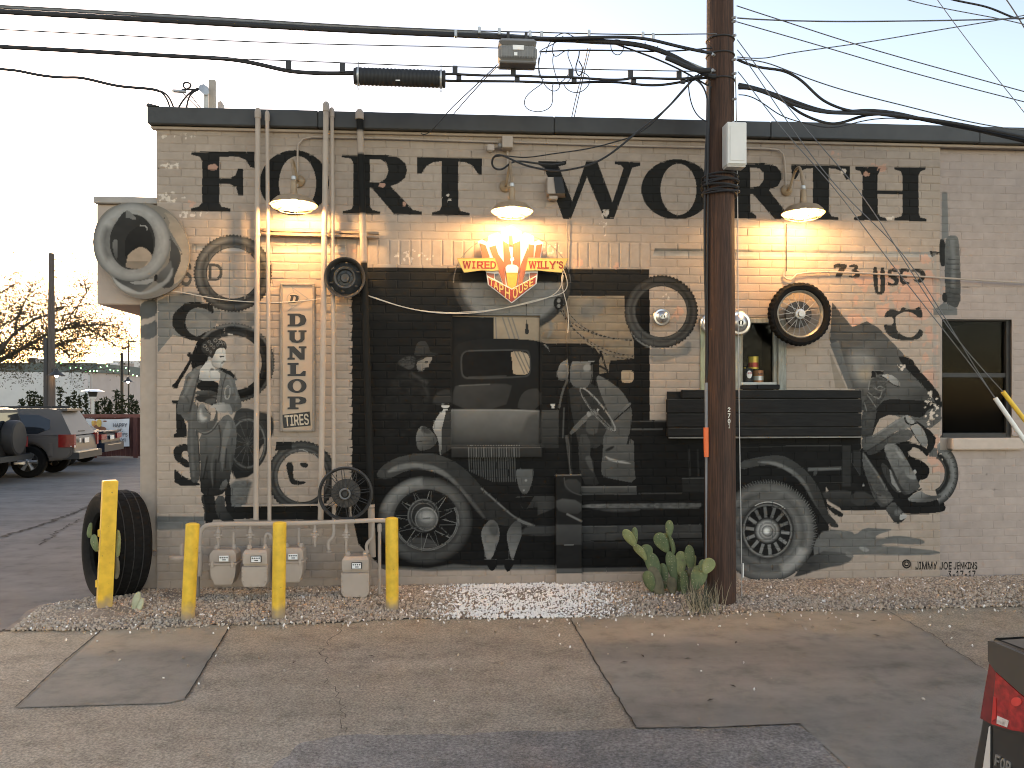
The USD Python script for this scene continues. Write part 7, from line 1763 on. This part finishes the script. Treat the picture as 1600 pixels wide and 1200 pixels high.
for px, py, rx, ry, k in ((152, 662, 4.5, 5, 0), (159, 661, 4, 6, 2), (157, 667, 6, 4, 1), (164, 670, 6, 3.5, 1), (149, 660, 2, 3, 2), (168, 658, 3, 1.2, 1)):
    u_, z_ = fpx(px, py); sc = 26.5 / F
    part(bt, 'printed_picture', prism(Polygon(ell(u_, z_, rx * sc, ry * sc, 20)), .003, frame(np.r_[f0[:2] + nf * .168 + nf * .0006 * k, 0], np.r_[dirf, 0], (0, 0, 1))), FOOD[k], False)
# shrubs behind the fence
r = np.random.default_rng(77)
for k, (px, top, wd) in enumerate(((35, 626, 8), (46, 613, 7), (54, 614, 7), (62, 620, 10), (70, 624, 9), (94, 606, 7), (106, 622, 6), (115, 614, 8), (124, 620, 6), (134, 617, 7), (152, 628, 8), (163, 624, 9), (172, 628, 7), (182, 612, 7), (190, 618, 9), (205, 620, 9), (213, 628, 7))):
    base = D(px, 632, 28.5); base[2] = 0; zt2 = D(px, top, 28.5)[2]
    lab = ('short', 'tall', 'slim', 'bushy', 'rounded', 'hanging-leaved', 'thin', 'upright', 'narrow', 'spindly', 'low', 'thick', 'small', 'tallest right-hand', 'dense', 'broad', 'last')[k] + ' dark green shrub over the fence, number %s from the left edge' % ('one two three four five six seven eight nine ten eleven twelve thirteen fourteen fifteen sixteen seventeen'.split()[k])
    t = thing('shrub', lab, 'shrub', group='shrubs above the red fence')
    part(t, 'stem', tube([base, base + (.03, 0, zt2 * .5), base + (0, 0, zt2 * .96)], [.025, .02, .008], 6), BARK)
    V, Fc, o = [], [], 0
    for z in np.linspace(.9, zt2, 12):
        v, f = leaf_cards(np.r_[base[:2], z], 16, np.array([wd, wd, 4]) * .0105 * (1.15 - .6 * (z - .9) / (zt2 - .9 + 1e-6)), .075, r); V.append(v); Fc.append(f + o); o += len(v)
    part(t, 'foliage', (np.vstack(V), np.vstack(Fc)), LEAFS, False, kind='stuff')
t = thing('patio_heater', 'patio heater with a pale wide reflector behind the red fence', 'patio heater')
b_ = D(145, 632, 28); z_ = lambda py: D(145, py, 28)[2]; kk2 = 28 / F
part(t, 'reflector', lathe([(.001, z_(608)), (8 * kk2, z_(608.5)), (17 * kk2, z_(611.5)), (17 * kk2, z_(612.3)), (8 * kk2, z_(610)), (.001, z_(609.5))], (b_[0], b_[1], 0), (0, 0, 1), 32), M('reflector', (.62, .68, .78), .3, .05, 3, metallic=.5))
part(t, 'burner', lathe([(.001, z_(611)), (7.4 * kk2, z_(611.5)), (6 * kk2, z_(617)), (5.4 * kk2, z_(620)), (.001, z_(620))], (b_[0], b_[1], 0), (0, 0, 1), 24), DARKM); part(t, 'collar', lathe([(.001, z_(620)), (5.6 * kk2, z_(620)), (4.4 * kk2, z_(623)), (.001, z_(623))], (b_[0], b_[1], 0), (0, 0, 1), 24), CWH)
part(t, 'column', rod((b_[0], b_[1], 0), (b_[0], b_[1], z_(623)), 2.4 * kk2), WB); part(t, 'base', lathe([(.001, .6), (.2, .58), (.24, .0), (.001, 0)], (b_[0], b_[1], 0), (0, 0, 1), 24), WB)

# ------------------------------------------------------------------ cars
def car_paint(name, rgb, metal=.5):
    return M(name, rgb, .5, .06, 3, 0, metallic=metal, coat=.05, spec=.25)
SILV = car_paint('silver_paint', (.098, .086, .077), .1); NAVY = car_paint('navy_paint', (.012, .016, .028), .2); DKCAR = car_paint('dark_paint', (.022, .020, .018), .2)
CARGL = M('car_glass', (.012, .013, .014), .06, .1, 3, spec=.6); TRIM = M('car_trim', (.02, .02, .02), .6, .15, 20); REDL = M('red_lens', (.16, .012, .010), .15, .15, 20, spec=.6, coat=.6); ALLOY = M('alloy', (.42, .41, .40), .35, .1, 20, metallic=.8)
def car(name, label, o, ang, wid, low, cab, arches, paint, glass_side, rear_glass, kw):
    """o = middle of the rear on the ground; profile points are (forward, up); the side towards the street is +v"""
    t = thing(name, label, 'car', o)
    fw, lf = np.array([-math.cos(ang), -math.sin(ang), 0]), np.array([math.sin(ang), -math.cos(ang), 0])
    T = np.eye(4); T[:3, 0], T[:3, 1], T[:3, 2] = fw, (0, 0, 1), lf
    if np.linalg.det(T) < 0: T[:3, 2] = -lf
    sgn = 1 if np.allclose(T[:3, 2], lf) else -1
    P = lambda u, v, z: fw * u + lf * v + np.array([0, 0, z])
    pg = Polygon(chaikin(np.array(low), 2))
    for (u, rr) in arches:
        pg = pg.difference(Polygon(ell(u, rr * .93, rr * 1.16, rr * 1.16, 40)))
    hw = wid / 2
    def slabv(pg_, w):
        T2 = T.copy(); T2[:3, 3] = -T[:3, 2] * w / 2
        return prism(pg_, w, T2)
    part(t, 'body', [slabv(pg, wid - .16), slabv(pg.buffer(-.015), wid - .09), slabv(pg.buffer(-.035), wid - .04), slabv(pg.buffer(-.065), wid)], paint, 25)
    z0, z1 = cab[0][1], max(p[1] for p in cab); hw0, hw1 = hw - .06, hw - .06 - (z1 - z0) * .30
    hv = lambda z: hw0 + (hw1 - hw0) * (z - z0) / (z1 - z0)
    part(t, 'cabin', hull([P(u, s * hv(z), z) for u, z in cab for s in (-1, 1)]), paint, 25)
    for w in glass_side:
        for s in (-1, 1):
            v_, f_ = trimesh.creation.triangulate_polygon(Polygon(chaikin(np.array(w), 1)), engine='earcut')
            fr = np.array([P(a_, s * (hv(b_) + .006), b_) for a_, b_ in v_]); bk = np.array([P(a_, s * (hv(b_) - .03), b_) for a_, b_ in v_])
            part(t, 'side_window', trimesh.Trimesh(np.vstack([fr, bk]), np.vstack([f_, f_[:, ::-1] + len(v_)]), process=False), CARGL, False)
    (ua, za), (ub2, zb2) = rear_glass
    part(t, 'rear_window', hull([P(ua - d, s * (hv(za) - .10), za) for s in (-1, 1) for d in (.012, -.02)] + [P(ub2 - d, s * (hv(zb2) - .08), zb2) for s in (-1, 1) for d in (.012, -.02)]), CARGL, False)
    for (u, rr) in arches:
        for s in (-1, 1):
            c = P(u, s * (hw - .12), rr)
            part(t, 'tyre', lathe([(rr * .62, -.11), (rr * .9, -.115), (rr, -.07), (rr, .07), (rr * .9, .115), (rr * .62, .11)], c, lf * s, 32), RUB)
            wq = part(t, 'wheel', lathe([(rr * .63, .10), (rr * .58, .105), (rr * .55, .07), (.001, .05)], c, lf * s, 32), DARKM)
            for k in range(6):
                a_ = k * math.pi / 3; d_ = fw * math.cos(a_) + np.array([0, 0, 1]) * math.sin(a_)
                part(wq, 'spoke', tube([c + lf * s * .09, c + lf * s * .10 + d_ * rr * .3, c + lf * s * .105 + d_ * rr * .57], [.05, .04, .05], 6), ALLOY)
            part(wq, 'hub', ball(c + lf * s * .09, rr * .17, 1), ALLOY)
    for b in kw:
        nm, m, u, v, z = b[:5]
        lo, hi = [np.array([x[i] for x in (u, v, z)]) for i in (0, 1)]
        part(t, nm, hull([P(a_, b_, c_) for a_ in (lo[0], hi[0]) for b_ in (lo[1] + .01, hi[1] - .01) for c_ in (lo[2], hi[2])] + [P((lo[0] + hi[0]) / 2, b_, c_) for b_ in (lo[1], hi[1]) for c_ in (lo[2] + .01, hi[2] - .01)]), m, 30)
    return t, P
suv_low = [(-.02, .5), (-.03, .62), (.0, .9), (.05, .985), (3.1, 1.0), (4.1, .95), (4.4, .85), (4.42, .45), (4.3, .33), (.2, .36)]
oS = np.array([-8.97, 13.35, 0])
car('silver_car', 'silver grey off-roader with tinted windows parked nose-left in the lot', oS, math.radians(6), 1.78, suv_low, [(.03, .98), (.34, 1.56), (.6, 1.60), (2.1, 1.60), (2.35, 1.56), (3.15, .98)], [(.96, .375), (3.55, .375)], SILV,
    [[(.50, 1.02), (.55, 1.45), (1.52, 1.47), (1.55, 1.02)], [(1.66, 1.02), (1.63, 1.47), (2.25, 1.46), (2.85, 1.02)]], ((.10, 1.07), (.33, 1.50)),
    [('tail_light', REDL, (-.045, .30), (.76, .905), (.70, 1.0)), ('tail_light', REDL, (-.045, .30), (-.905, -.76), (.70, 1.0)), ('bumper', TRIM, (-.14, .22), (-.86, .86), (.42, .58)), ('bumper_top', CHROME, (-.15, -.02), (-.5, .86), (.575, .61)), ('number_plate', CWH, (-.05, -.035), (-.16, .16), (.78, .90)),
     ('badge', CWH, (-.045, -.03), (.40, .50), (.80, .90)), ('roof_rail', TRIM, (.55, 2.1), (.58, .62), (1.61, 1.66)), ('roof_rail', TRIM, (.55, 2.1), (-.62, -.58), (1.61, 1.66)), ('spoiler', SILV, (.22, .45), (-.55, .55), (1.545, 1.60)), ('wing_flare', SILV, (.42, .52), (.86, .91), (.5, .8)), ('reversing_lamp', CWH, (-.048, .1), (.80, .90), (.70, .745)), ('wiper', TRIM, (.06, .12), (-.2, .25), (1.05, 1.07)), ('side_trim', TRIM, (1.5, 3.0), (.885, .9), (.55, .60))])
sed_low = [(-.02, .45), (-.03, .62), (.0, .84), (.06, .93), (.9, .95), (3.0, .92), (4.2, .80), (4.5, .66), (4.5, .4), (4.3, .22), (.15, .28)]
oB = np.array([-9.88, 17.1, 0])
car('blue_car', 'dark blue saloon car with red tail lights parked beyond the silver one', oB, math.radians(5), 1.80, sed_low, [(.55, .93), (1.25, 1.36), (1.6, 1.42), (2.2, 1.42), (3.2, .92)], [(.95, .32), (3.7, .32)], NAVY,
    [[(.95, .97), (1.35, 1.30), (1.95, 1.33), (1.95, .97)], [(2.05, .97), (2.05, 1.33), (2.35, 1.32), (2.9, .97)]], ((.68, .99), (1.22, 1.33)),
    [('tail_light', REDL, (-.05, .35), (.45, .915), (.72, .87)), ('tail_light', REDL, (-.05, .35), (-.915, -.45), (.72, .87)), ('boot_lip', NAVY, (-.06, .1), (-.8, .8), (.91, .95)), ('number_plate', CWH, (-.06, -.04), (-.17, .17), (.70, .82)), ('bumper', NAVY, (-.12, .15), (-.88, .88), (.38, .62)), ('bumper_strip', CHROME, (-.13, -.1), (-.6, .6), (.56, .575))])
jeep_low = [(.0, .5), (-.02, .7), (.0, 1.0), (.05, 1.05), (2.6, 1.06), (3.7, 1.0), (3.9, .9), (3.9, .5), (.2, .42)]
oJ = np.array([-9.6, 11.15, 0])
tj, PJ = car('dark_car', 'dark boxy car with a covered spare wheel on its back at the left edge', oJ, math.radians(4), 1.68, jeep_low, [(.02, 1.04), (.10, 1.58), (.3, 1.63), (2.2, 1.62), (2.7, 1.05)], [(.72, .36), (3.1, .36)], DKCAR,
    [[(.22, 1.10), (.25, 1.52), (1.2, 1.52), (1.2, 1.10)], [(1.3, 1.10), (1.3, 1.52), (2.1, 1.5), (2.4, 1.10)]], ((.04, 1.10), (.09, 1.52)),
    [('bumper', TRIM, (-.16, .12), (-.80, .80), (.48, .60)), ('tow_bar', CHROME, (-.30, -.1), (-.05, .05), (.40, .46)), ('tail_light', REDL, (-.03, .1), (.70, .84), (.75, .98)), ('tail_light', REDL, (-.03, .1), (-.84, -.70), (.75, .98))])
fwJ = PJ(1, 0, 0)
part(tj, 'spare_wheel_cover', lathe([(.001, .25), (.34, .245), (.375, .22), (.385, .18), (.385, .03), (.36, 0), (.001, 0)], PJ(0.02, .05, .98), -fwJ, 36), M('vinyl_cover', (.02, .018, .017), .6, .2, 9, .001, 60), 30)

# dark car close by at the lower right: only its left rear corner is in view
b_ = math.radians(84); rv, nv = np.array([math.cos(b_), -math.sin(b_), 0]), np.array([math.sin(b_), math.cos(b_), 0])
O_ = D(1549, 1100, 2.2)
def RP(px, py, off=0.0):
    """the rear panel of the near car at a pixel; off = metres towards the viewer"""
    d = ray(px, py); o = O_ - nv * off
    return EYEP + d * (((o - EYEP) @ nv) / (d @ nv))
def rp(s, off=0.0):
    return np.array([RP(a_, c_, off) for a_, c_ in q(s)])
ct = thing('near_car', 'dark car close by at the lower right corner, showing its red tail light', 'car')
nearp = M('near_paint', (.028, .026, .023), .28, .06, 9, metallic=.3, coat=.7)
def plate(poly_px, o0, o1):
    """a panel between two offsets from the rear plane"""
    A = np.array([RP(a_, c_, 0) for a_, c_ in poly_px]); ux = A @ rv - O_ @ rv; uz = A[:, 2]
    return prism(Polygon(np.column_stack([ux, uz])), o1 - o0, frame(np.array([O_[0], O_[1], 0]) - nv * o0, rv, (0, 0, 1)))
def slices(rows, right=1.5, deep=.6):
    """rows = (height, outline u at the corner, how far the corner is rounded)"""
    n = 9; V = []
    for z, u0, rnd in rows:
        th = np.linspace(0, np.pi / 2, n)
        arc = [(u0 + rnd - rnd * math.cos(t_), rnd - rnd * math.sin(t_)) for t_ in th]
        pts = [(u0, deep), *arc, (right, 0.0), (right, deep)]
        V.append([np.array([O_[0], O_[1], 0]) + rv * a_ + nv * w_ + np.array([0, 0, z]) for a_, w_ in pts])
    V = np.array(V); m_ = V.shape[1]
    f = []
    for i in range(len(rows) - 1):
        for j in range(m_):
            k = (j + 1) % m_
            f += [[i * m_ + j, i * m_ + k, (i + 1) * m_ + k], [i * m_ + j, (i + 1) * m_ + k, (i + 1) * m_ + j]]
    me = trimesh.Trimesh(V.reshape(-1, 3), f, process=False)
    return me
zO = lambda py, px=1549: RP(px, py)[2]
uO = lambda px, py: (RP(px, py) - O_) @ rv
part(ct, 'body', slices([(.25, uO(1503, 1400), .012), (.55, uO(1510, 1280), .012), (.72, uO(1520, 1200), .012), (zO(1150), uO(1530, 1150), .012), (zO(1122), uO(1534, 1122), .012), (zO(1080), uO(1541, 1080), .012), (zO(1040), uO(1547, 1040), .012), (zO(1010), uO(1548, 1010), .012)], deep=3.0), nearp, 40)
deck = slices([(zO(1046), uO(1549, 1046), .012), (zO(1030), uO(1548, 1030), .012), (zO(1005), uO(1548, 1005), .012), (zO(999), uO(1550, 999), .010), (zO(996), uO(1552, 996), .010)], deep=1.2)
part(ct, 'boot_lid', deck, nearp, 40)
part(ct, 'boot_lip', plate(q('1549.5,1001 1560,1003 1600,1020 1700,1064 1700,1150 1640,1112 1600,1082 1575,1060 1560,1047 1550,1033'), -.004, .012), M('lip_paint', (.050, .046, .041), .35, .06, 9, metallic=.2, coat=.5), 20)
tp_ = np.array([O_[0], O_[1], zO(996)])
part(ct, 'boot_lid_top', hull([tp_ + rv * a_ + nv * w_ + (0, 0, z_) for a_, w_, z_ in ((.02, .012, -.002), (1.45, .012, -.002), (.05, .5, .012), (1.4, .5, .012), (.1, 1.0, .0), (1.4, 1.0, 0), (.02, .012, -.03), (1.45, .012, -.03), (.1, 1.0, -.03), (1.4, 1.0, -.03))]), nearp, 30)
part(ct, 'cabin', hull([tp_ + rv * a_ + nv * w_ + (0, 0, z_) for a_, w_, z_ in ((.12, .62, .0), (1.38, .62, .0), (.3, 1.3, .38), (1.2, 1.3, .38), (.3, 2.2, .40), (1.2, 2.2, .40), (.1, 3.0, 0), (1.4, 3.0, 0))]), CARGL, 20)
for a_, w_ in ((.1, .75), (1.4, .75)):
    part(ct, 'tyre', lathe([(.2, -.1), (.28, -.11), (.32, -.07), (.32, .07), (.28, .11), (.2, .1)], np.array([O_[0], O_[1], .32]) + rv * a_ + nv * w_, rv, 28), RUB)
L1 = M('lens_dark_red', (.11, .012, .011), .12, .25, 30, spec=.6, coat=.8); L2 = M('lens_bright_red', (.24, .016, .014), .12, .45, 45, spec=.6, coat=.8); L3 = M('lens_clear', (.55, .50, .47), .15, .5, 60, spec=.6, coat=.8)
# wrap-round lens follows the rounded corner
def wrap(rows, e=.004):
    V = []
    for z, u0, rnd in rows:
        th = np.linspace(.15, np.pi / 2, 8)
        V.append([np.array([O_[0], O_[1], 0]) + rv * (u0 + rnd - (rnd + e) * math.cos(t_)) + nv * (rnd - (rnd + e) * math.sin(t_)) + np.array([0, 0, z]) for t_ in th])
    return grid_mesh(np.array(V))
part(ct, 'outer_lens', plate(q('1549,1036 1558.5,1049 1551,1131 1534.5,1122 1541,1080'), -.004, .006), L1, 20)
li = thing_ = part(ct, 'tail_light', plate(q('1560,1050 1572,1061 1600,1086 1640,1118 1620,1150 1596,1142 1586,1141 1553,1131'), -.004, .008), L2, 20)
part(li, 'lens_edge', plate(q('1558.5,1048 1560.5,1050 1553.5,1132 1551,1131'), -.003, .006), TRIM, False)
part(li, 'lower_edge', plate(q('1553,1131 1586,1141 1596,1142 1620,1150 1618,1153 1585,1144 1553,1134'), -.003, .006), TRIM, False)
part(li, 'reflector_strip', plate(q('1557,1088 1561,1090 1561,1122 1554,1127'), .008, .0095), M('lens_glow_red', (.45, .035, .03), .2, .1, 30, spec=.6), False)
part(li, 'reversing_lens', plate(q('1563,1118 1581,1126 1578,1136 1562,1130'), .008, .0095), L3, False)
part(li, 'bulb_lens', plate(ell(1593, 1096, 8, 7, 20), .008, .010), M('lens_bulb', (.55, .045, .035), .15, .1, 30, spec=.6, coat=.8), 30)
part(ct, 'seam', plate(q('1548.8,1133 1550.2,1133 1550,1260 1547,1260'), -.002, .003), TRIM, False)
part(ct, 'bumper_edge', plate(q('1547,1136 1549,1134 1548.5,1210 1536,1212 1539,1190'), -.002, .004), M('pale_edge', (.55, .53, .50), .25, .05, 9, coat=.6), 20)
zb_ = RP(1557, 1196)[2]
for k, ch in enumerate('FOR'):
    ua_, ub_ = uO(1556.5 + 8.6 * k, 1190), uO(1563.3 + 8.6 * k, 1190)
    pg = place_poly(text_poly(ch, 1, True), ua_, zb_, ub_ - ua_, .030)
    part(ct, 'badge_letter', prism(affinity.skew(pg, 8), .004, frame(np.array([O_[0], O_[1], 0]) - nv * .0005, rv, (0, 0, 1))), M('badge_chrome', (.34, .33, .31), .3, .1, 20, metallic=.7), False)
